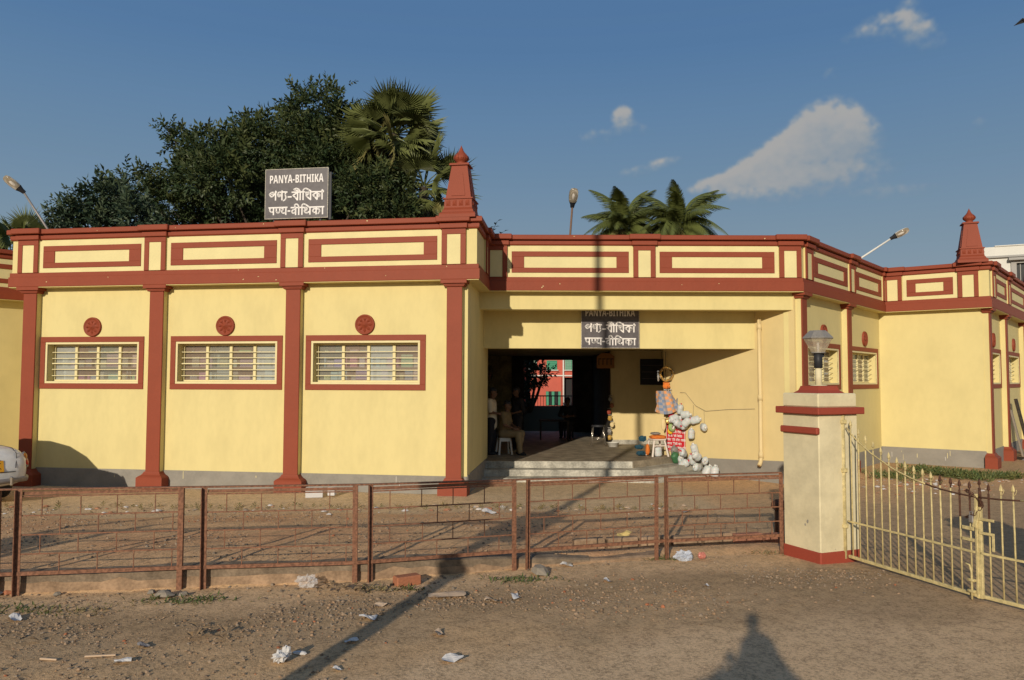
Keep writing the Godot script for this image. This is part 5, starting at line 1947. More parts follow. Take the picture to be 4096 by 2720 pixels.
func build_stall_goods():
	var a := Vector2(3.92, -20.2)
	var b := Vector2(6.24, -17.24)
	var w := seg_xf(a, b)
	var can := mat("can_white", lin(0.50, 0.51, 0.49), 0.4)
	can.subsurf_scatter_enabled = true
	can.subsurf_scatter_strength = 0.2
	var cap_red := mat("cap_red", lin(0.5, 0.03, 0.05), 0.4)
	var orange := mat("cloth_orange", lin(0.62, 0.17, 0.03), 0.85)
	var blue := mat("cloth_blue", lin(0.018, 0.062, 0.09), 0.8)
	var poster := mat("poster_red", lin(0.55, 0.02, 0.03), 0.5)
	var gold := mat("foil_gold", lin(0.72, 0.47, 0.16), 0.22, null, 0.5, null, 0.5, 0.75)
	var silver := mat("foil_silver", lin(0.75, 0.70, 0.65), 0.2, null, 0.5, null, 0.5, 0.8)
	var yellow := mat("packet_yellow", lin(0.66, 0.42, 0.03), 0.35)
	var green := mat("tape_green", lin(0.30, 0.42, 0.16), 0.4)
	var dgreen := mat("can_green", lin(0.05, 0.14, 0.06), 0.4)
	var jm := jerrycan_mesh()
	var capm := lathe_mesh([Vector2(0.03, 0.15), Vector2(0.03, 0.178), Vector2(0.0, 0.180)], 10)
	var made := func(p: Vector3, rot: Vector3, s: float, label: String, grp: String, body: Material, cap: Material):
		var t := thing("jerrycan", label, "jerrycan", p, 0.0, grp)
		t.transform = Transform3D(Basis.from_euler(rot).scaled(Vector3.ONE * s), p)
		mesh_at("bottle", jm, body, t)
		mesh_at("cap", capm, cap, t)
	# hung on the wall: s along the wall, height, turn
	var up := [[0.53, 1.41, 0.2], [0.75, 1.28, 1.5], [0.42, 1.17, 1.9], [1.0, 1.16, 1.3], [0.68, 1.0, 1.6], [0.55, 1.06, 1.1], [1.25, 0.99, 1.6], [0.92, 0.82, 0.1], [0.82, 1.10, 0.8]]
	var i := 0
	for q in up:
		made.call(w * Vector3(q[0] + 0.10, q[1] - 0.02, 0.11 + 0.06 * (i % 3)), Vector3(rng.randf_range(-0.3, 0.3), rng.randf() * 3.0, q[2]), 0.84, "white jerrycan of the bunch hung beside the red poster: " + ["topmost one with a side cap", "second from the top", "the one at the upper left", "the one at the upper right", "lower middle one lying level", "left one just over the poster", "the one farthest right", "lowest one hanging upright", "middle one behind the others"][i], "jerrycans hung on the wall", can, M.lamp_white if i % 4 else cap_red)
		i += 1
	var low := [[1.15, 0.42, 0.3], [0.85, 0.31, 1.2], [1.32, 0.27, 1.0], [0.72, 0.12, 1.1], [1.52, 0.16, 1.3], [0.95, 0.05, 0.9], [1.22, -0.02, 1.4], [1.58, -0.06, 0.4], [1.85, -0.05, 0.1], [1.08, 0.17, 0.5]]
	i = 0
	for q in low:
		made.call(w * Vector3(q[0], q[1] + 0.02, 0.22 + 0.07 * (i % 3)), Vector3(rng.randf_range(-0.4, 0.4), rng.randf() * 3.0, q[2]), 0.88, "white jerrycan of the heap right of the steps: " + ["topmost one", "left one of the second row", "right one of the second row", "leftmost one of the third row", "right one of the third row", "bottom one at the left", "bottom one in the middle", "bottom one right of the middle", "rightmost one at the bottom", "one in the heap's centre"][i], "jerrycans heaped by the steps", can, cap_red if i % 4 == 1 else M.lamp_white)
		i += 1
	made.call(w * Vector3(0.62, 0.20, 0.30), Vector3(0.3, 0.5, 0.6), 0.95, "dark green jerrycan at the left of the heap by the steps", "", dgreen, dgreen)
	# red poster with rows of white writing
	var p := thing("poster", "red poster with rows of white writing low on the splayed wall", "poster", w * Vector3(0.40, 0.32, 0.025), atan2(w.basis.z.x, w.basis.z.z))
	box("sheet", p, poster, Vector3(0, 0.40, 0), Vector3(0.62, 0.82, 0.01), 0.002)
	var st := mb()
	ring(st, Transform3D.IDENTITY, Rect2(-0.295, 0.005, 0.59, 0.79), Rect2(-0.283, 0.017, 0.566, 0.766), 0.004, 0.0065, 0.0)
	obj("border", st, M.letter, p)
	st = mb()
	var g := RandomNumberGenerator.new()
	g.seed = 44
	for row in 7:
		var y := 0.70 - row * 0.098
		var x := -0.24 if row < 4 else -0.26
		while x < 0.24 - (0.06 if row % 2 else 0.0):
			var n := g.randi_range(2, 4)
			var x0 := x
			for k in n:
				# upright with a small bowl, hung from a head line
				var cw := g.randf_range(0.028, 0.042)
				ribbon(st, [Vector2(x + cw * 0.8, y), Vector2(x + cw * 0.8, y - 0.052)], 0.010, 0.0058, Transform3D.IDENTITY)
				if g.randf() < 0.75:
					ribbon(st, [Vector2(x + cw * 0.8, y - 0.040), Vector2(x + 0.004, y - 0.036), Vector2(x + 0.003, y - 0.014), Vector2(x + cw * 0.6, y - 0.012)], 0.009, 0.0060, Transform3D.IDENTITY)
				if g.randf() < 0.3:
					ribbon(st, [Vector2(x + 0.004, y + 0.006), Vector2(x + 0.014, y + 0.022), Vector2(x + cw * 0.8, y)], 0.008, 0.0062, Transform3D.IDENTITY)
				x += cw
			ribbon(st, [Vector2(x0, y), Vector2(x, y)], 0.010, 0.0056, Transform3D.IDENTITY)
			x += 0.03
	obj("writing", st, M.letter, p)
	var tape := thing("tape_roll", "roll of green tape hung in front of the red poster", "tape roll", w * Vector3(0.36, 0.93, 0.10), 0.6)
	mesh_at("roll", lathe_mesh([Vector2(0.06, -0.035), Vector2(0.115, -0.035), Vector2(0.12, 0.0), Vector2(0.115, 0.035), Vector2(0.06, 0.035)], 18), green, tape, Transform3D(Basis(Vector3.RIGHT, PI / 2), Vector3.ZERO))
	mesh_at("core", lathe_mesh([Vector2(0.052, -0.036), Vector2(0.062, -0.036), Vector2(0.062, 0.036), Vector2(0.052, 0.036)], 18), M.lamp_white, tape, Transform3D(Basis(Vector3.RIGHT, PI / 2), Vector3.ZERO))
	tube_obj("string", tape, M.lamp_white, [Vector3(0, 0.10, 0), Vector3(0, 0.3, -0.04)], [0.004], 4)
	# column of wares on strings at the wall's end
	var x0 := Vector3(3.92, 0, -20.05)
	var rope := thing("hanging_rope", "thin rope that carries the packets at the left end of the splayed wall", "rope")
	tube_obj("strand", rope, M.bark, [x0 + Vector3(0.02, 2.84, 0.02), x0 + Vector3(0.0, 2.1, 0.05), x0 + Vector3(0.05, 1.2, 0.06)], [0.006], 5)
	tube_obj("strand", rope, M.bark, [x0 + Vector3(-0.08, 2.84, 0.0), x0 + Vector3(-0.06, 2.3, 0.04)], [0.006], 5)
	var ring_of := thing("foil_garland", "coiled gold foil garland hanging in the sun at the wall's end", "garland", x0 + Vector3(0.02, 2.27, 0.10))
	for k in 5:
		st = mb()
		var lp := []
		for j in 19:
			var t := TAU * j / 18.0
			lp.append(Vector3(cos(t) * (0.16 + 0.02 * sin(k * 2.0 + j * 2.1)), sin(t) * (0.17 + 0.02 * cos(j * 1.7 + k)), 0.03 * k - 0.06 + 0.02 * sin(j * 3.0)))
		put_tube(st, lp, [0.018, 0.026, 0.014, 0.022], 5, false)
		obj("coil", st, gold if k % 2 == 0 else silver, ring_of)
	var wares := [
		["snack_packet", "orange packet under the gold garland", "packet", Vector3(0.02, 1.96, 0.10), Vector3(0.24, 0.17, 0.08), orange, 21],
		["snack_packet", "silver foil packet below the orange packet", "packet", Vector3(0.05, 1.78, 0.10), Vector3(0.28, 0.20, 0.10), silver, 22],
		["snack_packet", "shiny clear packet just above the checked bag", "packet", Vector3(0.04, 1.60, 0.09), Vector3(0.24, 0.20, 0.09), silver, 23],
		["foil_strip", "narrow silver strip left of the gold garland", "packet", Vector3(-0.18, 2.20, 0.06), Vector3(0.07, 0.30, 0.05), silver, 24],
		["red_ball", "dark red ball hanging below the checked bag", "ball", Vector3(0.14, 1.20, 0.12), Vector3(0.20, 0.18, 0.16), cap_red, 25],
		["snack_packet", "tan paper packet left of the red poster's top", "packet", Vector3(-0.06, 0.98, 0.10), Vector3(0.16, 0.40, 0.08), M.pipe, 26],
		["snack_packet", "yellow packet hanging at the red poster's edge", "packet", Vector3(0.10, 0.84, 0.14), Vector3(0.17, 0.24, 0.08), yellow, 27],
		["snack_packet", "golden packet between the red ball and the yellow packet", "packet", Vector3(0.06, 1.06, 0.14), Vector3(0.22, 0.14, 0.08), gold, 28]]
	for q in wares:
		var t := thing(q[0], q[1], q[2], x0 + q[3], rng.randf_range(-0.4, 0.4))
		mesh_at("bag", crumple(q[6], q[4], 7, 0.4), q[5], t)
		mesh_at("crimp", box_mesh(Vector3(q[4].x * 0.7, 0.03, 0.01), 0.002), q[5], t, Transform3D(Basis.IDENTITY, Vector3(0, q[4].y * 0.46, 0)))
	# woven check bag: flared sack with two handles
	var check := StandardMaterial3D.new()
	check.albedo_texture = check_tex()
	check.roughness = 0.7
	check.cull_mode = BaseMaterial3D.CULL_DISABLED
	var bag := thing("checked_bag", "blue and orange checked shopping bag hanging open at the wall's end", "bag", x0 + Vector3(-0.02, 1.30, 0.16), -0.15)
	st = mb()
	sack(st, Vector2(0.17, 0.31), 0.54, 0.10, -0.22)
	obj("sack", st, check, bag)
	tube_obj("handle", bag, M.bark, [Vector3(0.02, 0.50, 0.05), Vector3(0.06, 0.66, 0.03), Vector3(0.12, 0.50, 0.05)], [0.01], 5)
	var bag2 := thing("grey_bag", "smaller grey bag right of the checked shopping bag", "bag", x0 + Vector3(0.36, 1.36, 0.18), -0.3)
	st = mb()
	sack(st, Vector2(0.10, 0.14), 0.46, 0.06, 0.14)
	obj("sack", st, M.metal_grey, bag2)
	tube_obj("handle", bag2, M.bark, [Vector3(-0.03, 0.44, 0.0), Vector3(0.0, 0.58, -0.02), Vector3(0.04, 0.44, 0.0)], [0.008], 5)
	var bot := thing("white_bottle", "slim white pointed bottle hanging above the red poster", "bottle", x0 + Vector3(0.34, 1.07, 0.24))
	mesh_at("flask", lathe_mesh([Vector2(0.0, 0.0), Vector2(0.075, 0.0), Vector2(0.08, 0.08), Vector2(0.06, 0.22), Vector2(0.022, 0.36), Vector2(0.010, 0.44), Vector2(0.0, 0.45)], 12), can, bot)
	# stool under an orange cloth, blue bags beside it
	var sc := mat("stool_pale", lin(0.60, 0.52, 0.44), 0.5)
	var sp := Vector3(3.66, 0.2, -19.80)
	var stool := thing("stool", "pale four-legged stool with an orange cloth over its seat", "stool", sp, 0.3)
	for e in [[-1, -1], [1, -1], [1, 1], [-1, 1]]:
		st = mb()
		put_tube(st, [Vector3(e[0] * 0.22, 0, e[1] * 0.19), Vector3(e[0] * 0.14, 0.42, e[1] * 0.13)], [0.028, 0.024], 6)
		obj("leg", st, sc, stool)
	box("seat", stool, sc, Vector3(0, 0.42, 0), Vector3(0.36, 0.04, 0.33), 0.012)
	box("stretcher", stool, sc, Vector3(0, 0.27, 0.16), Vector3(0.36, 0.03, 0.02), 0.004)
	var cloth := thing("orange_cloth", "orange cloth bundle lying on the pale stool", "cloth", sp + Vector3(0.02, 0.48, 0.02))
	mesh_at("fold", crumple(31, Vector3(0.58, 0.16, 0.46), 9, 0.5), orange, cloth)
	mesh_at("fold", crumple(32, Vector3(0.36, 0.10, 0.30), 8, 0.5), M.hood, cloth, Transform3D(Basis.IDENTITY, Vector3(-0.06, 0.09, 0.0)))
	i = 0
	for q in [[Vector3(-0.42, 0.08, 0.05), Vector3(0.42, 0.20, 0.34)], [Vector3(-0.45, 0.23, 0.02), Vector3(0.40, 0.19, 0.32)], [Vector3(-0.36, 0.44, 0.0), Vector3(0.34, 0.24, 0.26)]]:
		var t := thing("blue_sack", ["lowest blue sack of the stack left of the stool", "middle blue sack of the stack left of the stool", "topmost dark blue sack of the stack left of the stool"][i], "sack", sp + q[0])
		mesh_at("bundle", crumple(40 + i, q[1], 12, 0.9), blue, t)
		i += 1
	var ot := thing("orange_bag", "orange bag standing between the blue sacks and the stool legs", "bag", sp + Vector3(-0.24, 0.17, 0.02))
	mesh_at("bundle", crumple(45, Vector3(0.14, 0.36, 0.2), 7, 0.4), orange, ot)
	i = 0
	for q in [Vector3(0.02, 0.13, 0.05), Vector3(0.45, 0.12, 0.0)]:
		made.call(sp + q, Vector3(0, 0.4, 0.1), 0.9, ["greyish jerrycan standing under the pale stool", "greyish jerrycan right of the pale stool's legs"][i], "", M.hood if i else can, M.hood)
		i += 1
	# string sagging along the wall
	var cord := thing("sagging_line", "thin sagging cord along the sunlit splayed wall", "cord")
	tube_obj("strand", cord, M.stone, [w * Vector3(0.55, 1.80, 0.02), w * Vector3(0.72, 1.80, 0.02), w * Vector3(1.05, 1.48, 0.03), w * Vector3(1.35, 1.36, 0.03), w * Vector3(2.0, 1.42, 0.02), w * Vector3(2.75, 1.46, 0.04)], [0.004], 5)
	tube_obj("strand", cord, M.stone, [w * Vector3(0.98, 1.50, 0.03), w * Vector3(0.95, 1.0, 0.03)], [0.0035], 5)
	tube_obj("strand", cord, M.stone, [w * Vector3(1.30, 1.36, 0.03), w * Vector3(1.30, 0.95, 0.02)], [0.0035], 5)
	# dark board on the back wall
	var nb := thing("dark_board", "dark square board high on the back wall right of the passage", "board", Vector3(4.22, 2.36, -23.48))
	box("panel", nb, M.black, Vector3.ZERO, Vector3(0.74, 0.78, 0.03), 0.006)
	for k in 3:
		box("line", nb, M.board_grey, Vector3(-0.02, -0.2 + k * 0.2, 0.018), Vector3(0.6, 0.02, 0.006), 0.001)
	# stall front at the left edge of the back wall: packets on strips, round sign, chrome stool, bowl
	var sg := thing("stall_sign", "round-topped orange sign hanging in the dark over the stall", "sign", Vector3(2.78, 2.46, -23.2), 0.0)
	st = mb()
	put_prism(st, Transform3D.IDENTITY, PackedVector2Array([Vector2(-0.26, 0), Vector2(0.26, 0), Vector2(0.26, 0.36), Vector2(0.12, 0.45), Vector2(-0.12, 0.45), Vector2(-0.26, 0.34)]), -0.02, 0.02)
	obj("panel", st, mat("sign_tan", lin(0.30, 0.13, 0.04), 0.8), sg)
	st = mb()
	for k in 4:
		ribbon(st, [Vector2(-0.20 + k * 0.12, 0.28), Vector2(-0.20 + k * 0.12, 0.10)], 0.03, 0.024, Transform3D.IDENTITY)
		ribbon(st, [Vector2(-0.22 + k * 0.12, 0.28), Vector2(-0.12 + k * 0.12, 0.28)], 0.03, 0.025, Transform3D.IDENTITY)
	obj("writing", st, M.bark, sg)
	var ochre := mat("packet_ochre", lin(0.40, 0.24, 0.05), 0.4)
	for k in 7:
		var y := 1.55 - k * 0.19
		var t := thing("hung_packet", ["topmost greyish packet of the strip at the stall's edge", "second packet of the strip at the stall's edge, brownish red", "third packet of the strip at the stall's edge, dark red", "fourth packet of the strip at the stall's edge, ochre", "fifth packet of the strip at the stall's edge, tan", "sixth packet of the strip at the stall's edge, grey", "lowest ochre packet of the strip at the stall's edge"][k], "packet", Vector3(2.93 + 0.05 * sin(k * 2.0), y, -23.3), 0.3 * sin(k))
		mesh_at("bag", crumple(60 + k, Vector3(0.17, 0.20, 0.09), 7, 0.5), [M.hood, M.brick, M.pier_red, ochre, M.pipe, M.hood, ochre][k], t)
		mesh_at("crimp", box_mesh(Vector3(0.11, 0.02, 0.01), 0.002), M.hood, t, Transform3D(Basis.IDENTITY, Vector3(0, 0.10, 0)))
	var cs := thing("chrome_stool", "tall stool with thin shiny legs before the stall", "stool", Vector3(2.52, 0.2, -22.9))
	for e in [[-1, -1], [1, -1], [1, 1], [-1, 1]]:
		tube_obj("leg", cs, M.reflector, [Vector3(e[0] * 0.2, 0, e[1] * 0.16), Vector3(e[0] * 0.15, 0.55, e[1] * 0.13)], [0.014], 6)
	mesh_at("seat", lathe_mesh([Vector2(0.0, 0.55), Vector2(0.2, 0.55), Vector2(0.2, 0.6), Vector2(0.0, 0.61)], 16), M.black, cs)
	mesh_at("foot_ring", lathe_mesh([Vector2(0.16, 0.2), Vector2(0.175, 0.21), Vector2(0.16, 0.22)], 16), M.reflector, cs)
	var bowl := thing("bowl", "white bowl on the floor at the stall's corner", "bowl", Vector3(2.92, 0.2, -22.6))
	mesh_at("shell", lathe_mesh([Vector2(0.0, 0.0), Vector2(0.13, 0.0), Vector2(0.18, 0.12), Vector2(0.19, 0.12), Vector2(0.17, 0.115), Vector2(0.12, 0.02), Vector2(0.0, 0.02)], 18), M.lamp_white, bowl)
	# counter with wares inside the dark passage
	var tb := thing("table", "dark low table inside the passage before the seated figure", "table", Vector3(1.35, 0.2, -25.0))
	box("top", tb, M.dark_wall, Vector3(0, 0.62, 0), Vector3(0.95, 0.04, 0.5), 0.006)
	for e in [[-1, -1], [1, -1], [1, 1], [-1, 1]]:
		box("leg", tb, M.dark_wall, Vector3(e[0] * 0.43, 0.31, e[1] * 0.2), Vector3(0.04, 0.6, 0.04), 0.003)
	# planks and a sheet leaning against the right wall
	var t8 := seg_xf(plan[7], plan[8])
	i = 0
	for q in [[3.75, 1.78, 0.30, 0.06, M.bark], [4.15, 1.72, 0.22, 0.05, M.brick], [3.42, 1.45, 0.16, 0.05, M.stone]]:
		var pl := thing("plank", ["dark weathered plank leaning on the wall at the right edge", "brown plank leaning on the wall at the right edge, behind the dark one", "short grey board leaning on the wall left of the planks"][i], "plank", t8 * Vector3(q[0], -0.18, 0.52 - 0.06 * i), atan2(t8.basis.z.x, t8.basis.z.z))
		box("board", pl, q[4], Vector3(0, q[1] * 0.5, -0.13), Vector3(q[2], q[1], q[3]), 0.006, Basis(Vector3.RIGHT, -0.20))
		i += 1

func sack(st: SurfaceTool, half: Vector2, h: float, depth: float, slant: float):
	# open-topped flared bag, wide at the bottom; uv for its woven pattern
	var n := 10
	var R := []
	for j in n + 1:
		var t := float(j) / n
		var hw := lerpf(half.y, half.x, t)
		var r := []
		for k in 24:
			var a := TAU * k / 24.0
			var f := 1.0 + 0.10 * sin(a * 5.0 + j * 0.5)
			r.append(Vector3(cos(a) * hw * f + slant * (t - 0.6) * 0.5, h * t + 0.05 * sin(a * 2.0 + 1.0) * (1.0 - t), sin(a) * depth * f))
		R.append(r)
	for j in n:
		for k in 24:
			var q := [[j, k], [j, k + 1], [j + 1, k + 1], [j, k], [j + 1, k + 1], [j + 1, k]]
			for v in q:
				st.set_uv(Vector2(v[1] / 24.0 * 2.0, v[0] / float(n)))
				st.add_vertex(R[v[0]][v[1] % 24])

func check_tex() -> ImageTexture:
	var im := Image.create(128, 128, false, Image.FORMAT_RGB8)
	for y in 128:
		for x in 128:
			var u := (x / 16 + y / 16) % 2
			var v := ((x / 8) % 4 == 0)
			var c := Color8(150, 140, 138)
			if u == 0:
				c = Color8(104, 122, 150) if (x / 16) % 4 < 2 else Color8(206, 140, 88)
			if v:
				c = c.lerp(Color8(120, 100, 90), 0.4)
			im.set_pixel(x, y, c)
	return ImageTexture.create_from_image(im)

# ------------------------------------------------------------------ people
func field_mesh(st: SurfaceTool, bones: Array, cell: float, blend: float):
	# smooth union of tapered capsules [a, b, ra, rb], meshed as surface nets
	var lo := Vector3.ONE * 1e9
	var hi := -lo
	for b in bones:
		var r: float = maxf(b[2], b[3]) + cell * 2.5
		for p in [b[0], b[1]]:
			lo = lo.min(p - Vector3.ONE * r)
			hi = hi.max(p + Vector3.ONE * r)
	var nx := int((hi.x - lo.x) / cell) + 2
	var ny := int((hi.y - lo.y) / cell) + 2
	var nz := int((hi.z - lo.z) / cell) + 2
	var F := PackedFloat32Array()
	F.resize(nx * ny * nz)
	F.fill(1.0)
	for b in bones:
		var a: Vector3 = b[0]
		var ab: Vector3 = b[1] - a
		var l2 := maxf(ab.length_squared(), 1e-9)
		var ra: float = b[2]
		var rb: float = b[3]
		var r := maxf(ra, rb) + blend + cell * 2.0
		var p0 := ((a.min(b[1]) - Vector3.ONE * r - lo) / cell).floor()
		var p1 := ((a.max(b[1]) + Vector3.ONE * r - lo) / cell).ceil()
		for z in range(maxi(0, int(p0.z)), mini(nz, int(p1.z) + 1)):
			for y in range(maxi(0, int(p0.y)), mini(ny, int(p1.y) + 1)):
				var row := (z * ny + y) * nx
				for x in range(maxi(0, int(p0.x)), mini(nx, int(p1.x) + 1)):
					var p := Vector3(lo.x + x * cell, lo.y + y * cell, lo.z + z * cell) - a
					var t := clampf(p.dot(ab) / l2, 0.0, 1.0)
					var d := (p - ab * t).length() - (ra + (rb - ra) * t)
					var f := F[row + x]
					var h := maxf(blend - absf(f - d), 0.0) / blend
					F[row + x] = minf(f, d) - h * h * blend * 0.25
	var V := {}
	var sx := 1
	var sy := nx
	var sz := nx * ny
	for z in nz - 1:
		for y in ny - 1:
			for x in nx - 1:
				var i := (z * ny + y) * nx + x
				var f0 := F[i] < 0
				if f0 == (F[i + sx] < 0) and f0 == (F[i + sy] < 0) and f0 == (F[i + sz] < 0) and f0 == (F[i + sx + sy] < 0) and f0 == (F[i + sx + sz] < 0) and f0 == (F[i + sy + sz] < 0) and f0 == (F[i + sx + sy + sz] < 0):
					continue
				var c := Vector3.ZERO
				var n := 0
				for e in [[0, 0, 0, 1, 0, 0], [0, 1, 0, 1, 1, 0], [0, 0, 1, 1, 0, 1], [0, 1, 1, 1, 1, 1], [0, 0, 0, 0, 1, 0], [1, 0, 0, 1, 1, 0], [0, 0, 1, 0, 1, 1], [1, 0, 1, 1, 1, 1], [0, 0, 0, 0, 0, 1], [1, 0, 0, 1, 0, 1], [0, 1, 0, 0, 1, 1], [1, 1, 0, 1, 1, 1]]:
					var fa := F[i + e[0] * sx + e[1] * sy + e[2] * sz]
					var fb := F[i + e[3] * sx + e[4] * sy + e[5] * sz]
					if (fa < 0) != (fb < 0):
						c += Vector3(e[0], e[1], e[2]).lerp(Vector3(e[3], e[4], e[5]), fa / (fa - fb))
						n += 1
				V[i] = lo + (Vector3(x, y, z) + c / n) * cell
	for i in V:
		var f0 := F[i] < 0
		for e in [[sx, sy, sz], [sy, sz, sx], [sz, sx, sy]]:
			if f0 == (F[i + e[0]] < 0):
				continue
			var i1: int = i - e[1]
			var i2: int = i - e[1] - e[2]
			var i3: int = i - e[2]
			if not (V.has(i1) and V.has(i2) and V.has(i3)):
				continue
			var out := Vector3(1, 0, 0) if e[0] == sx else (Vector3(0, 1, 0) if e[0] == sy else Vector3(0, 0, 1))
			quad(st, V[i], V[i1], V[i2], V[i3], out if f0 else -out)

func hand_bones(wrist: Vector3, d: Vector3, palm: Vector3) -> Array:
	# palm and five bent fingers; d points along the hand, palm is the palm's normal
	var out := []
	var s := d.cross(palm).normalized()
	var mid := wrist + d * 0.075
	for k in 4:
		var u := (k - 1.5) * 0.019
		var root := wrist + d * 0.085 + s * u
		out.append([wrist + s * u * 0.5, root, 0.017, 0.013])
		var l: float = [0.034, 0.042, 0.039, 0.030][k]
		var m := root + (d + palm * 0.35).normalized() * l
		out.append([root, m, 0.010, 0.0088])
		out.append([m, m + (d + palm * 0.9).normalized() * l * 0.8, 0.0088, 0.0075])
	var tb := wrist + d * 0.025 - s * 0.022
	var tm := tb + (d * 0.7 - s * 0.9 + palm * 0.3).normalized() * 0.042
	out.append([tb, tm, 0.014, 0.0105])
	out.append([tm, tm + (d + palm * 0.4).normalized() * 0.032, 0.010, 0.008])
	return out

func person(label: String, at: Vector3, turn: float, J: Dictionary, cols: Dictionary) -> Node3D:
	# J: joints in the person's own space, facing +z
	var p := thing("person", label, "person", at, turn)
	var arms := []
	var legs := []
	for s in [0, 1]:
		var sh: Vector3 = J.shoulder[s]
		var el: Vector3 = J.elbow[s]
		var wr: Vector3 = J.wrist[s]
		arms.append([sh, el, 0.052, 0.040])
		arms.append([el, wr, 0.040, 0.027])
		var hp: Vector3 = J.hip[s]
		var kn: Vector3 = J.knee[s]
		var an: Vector3 = J.ankle[s]
		legs.append([hp, kn, 0.088, 0.058])
		legs.append([kn, kn.lerp(an, 0.35), 0.056, 0.057])
		legs.append([kn.lerp(an, 0.35), an, 0.057, 0.036])
	var pel: Vector3 = (J.hip[0] + J.hip[1]) * 0.5
	var chest: Vector3 = (J.shoulder[0] + J.shoulder[1]) * 0.5 - (J.neck - pel).normalized() * 0.11
	var torso := [[J.hip[0].lerp(J.hip[1], 0.2), J.hip[1].lerp(J.hip[0], 0.2), 0.11, 0.11], [pel, chest, 0.115, 0.125], [J.shoulder[0].lerp(chest, 0.45), J.shoulder[1].lerp(chest, 0.45), 0.105, 0.105], [chest, J.shoulder[0], 0.09, 0.058], [chest, J.shoulder[1], 0.09, 0.058]]
	var hd: Vector3 = J.head
	var f: Vector3 = J.face.normalized()
	var hu := (UP - f * f.y).normalized()
	var side := hu.cross(f).normalized()
	var head := [[J.neck - UP * 0.05, hd - hu * 0.06, 0.056, 0.052], [hd + hu * 0.035 - f * 0.02, hd - hu * 0.015 + f * 0.012, 0.082, 0.076], [hd - hu * 0.06 + f * 0.025, hd - hu * 0.092 + f * 0.05, 0.058, 0.032], [hd + f * 0.082 + hu * 0.008, hd + f * 0.104 - hu * 0.028, 0.010, 0.015], [hd - hu * 0.062 + f * 0.085 - side * 0.018, hd - hu * 0.062 + f * 0.085 + side * 0.018, 0.010, 0.010]]
	for s in [-1.0, 1.0]:
		head.append([hd + side * s * 0.080 + hu * 0.015, hd + side * s * 0.084 - hu * 0.025, 0.014, 0.010])
	var skin_m: Material = cols.skin
	var st := mb(true)
	field_mesh(st, torso + arms + legs + [head[0], head[1]], 0.026, 0.045)
	field_mesh(st, head, 0.0105, 0.022)
	for s in [0, 1]:
		var d: Vector3 = (J.wrist[s] - J.elbow[s]).normalized()
		var pn := d.cross(Vector3(0, 0, 1) if absf(d.z) < 0.8 else UP).normalized() * (1.0 if s == 0 else -1.0)
		field_mesh(st, hand_bones(J.wrist[s], d, pn), 0.0075, 0.008)
	obj("body", st, skin_m, p)
	# clothes a little outside the body
	var shirt := []
	for b in torso.slice(1):
		shirt.append([b[0], b[1], b[2] + 0.022, b[3] + 0.018])
	var drop: Vector3 = (pel - chest).normalized() * (0.10 if not cols.has("tucked") else 0.0)
	shirt.append([chest, pel + drop, 0.14, 0.145])
	for s in [0, 1]:
		var e: Vector3 = J.shoulder[s].lerp(J.elbow[s], cols.get("sleeve", 0.75))
		shirt.append([J.shoulder[s], e, 0.070, 0.066])
	st = mb(true)
	field_mesh(st, shirt, 0.024, 0.035)
	obj("shirt", st, cols.shirt, p)
	var tr := [[J.hip[0].lerp(J.hip[1], 0.2), J.hip[1].lerp(J.hip[0], 0.2), 0.128, 0.128]]
	for b in legs:
		tr.append([b[0], b[1], b[2] + 0.020, b[3] + 0.026])
	st = mb(true)
	field_mesh(st, tr, 0.024, 0.03)
	obj("trousers", st, cols.trousers, p)
	st = mb(true)
	field_mesh(st, [[hd + hu * 0.055 - f * 0.03, hd + hu * 0.03 - f * 0.055, 0.085, 0.078], [hd + hu * 0.075 + f * 0.03, hd + hu * 0.07 - f * 0.02, 0.055, 0.07]], 0.012, 0.02)
	obj("hair", st, M.black, p)
	for s in [0, 1]:
		st = mb(true)
		var a: Vector3 = J.ankle[s]
		var td: Vector3 = J.toe[s] - a
		td.y = 0
		td = td.normalized()
		field_mesh(st, [[a + Vector3(0, -0.045, 0) - td * 0.05, a + Vector3(0, -0.050, 0) + td * 0.06, 0.036, 0.038], [a + Vector3(0, -0.050, 0) + td * 0.06, a + Vector3(0, -0.058, 0) + td * 0.15, 0.040, 0.028]], 0.014, 0.02)
		obj("shoe", st, M.black, p)
	# eyes
	for s in [-1.0, 1.0]:
		st = mb(true)
		put_lathe(st, Transform3D(frame_of(f), hd + f * 0.076 + side * s * 0.031 + hu * 0.015), [Vector2(0.0, -0.01), Vector2(0.011, 0.0), Vector2(0.008, 0.006), Vector2(0.0, 0.008)], 8)
		obj("eye", st, M.black, p)
	return p

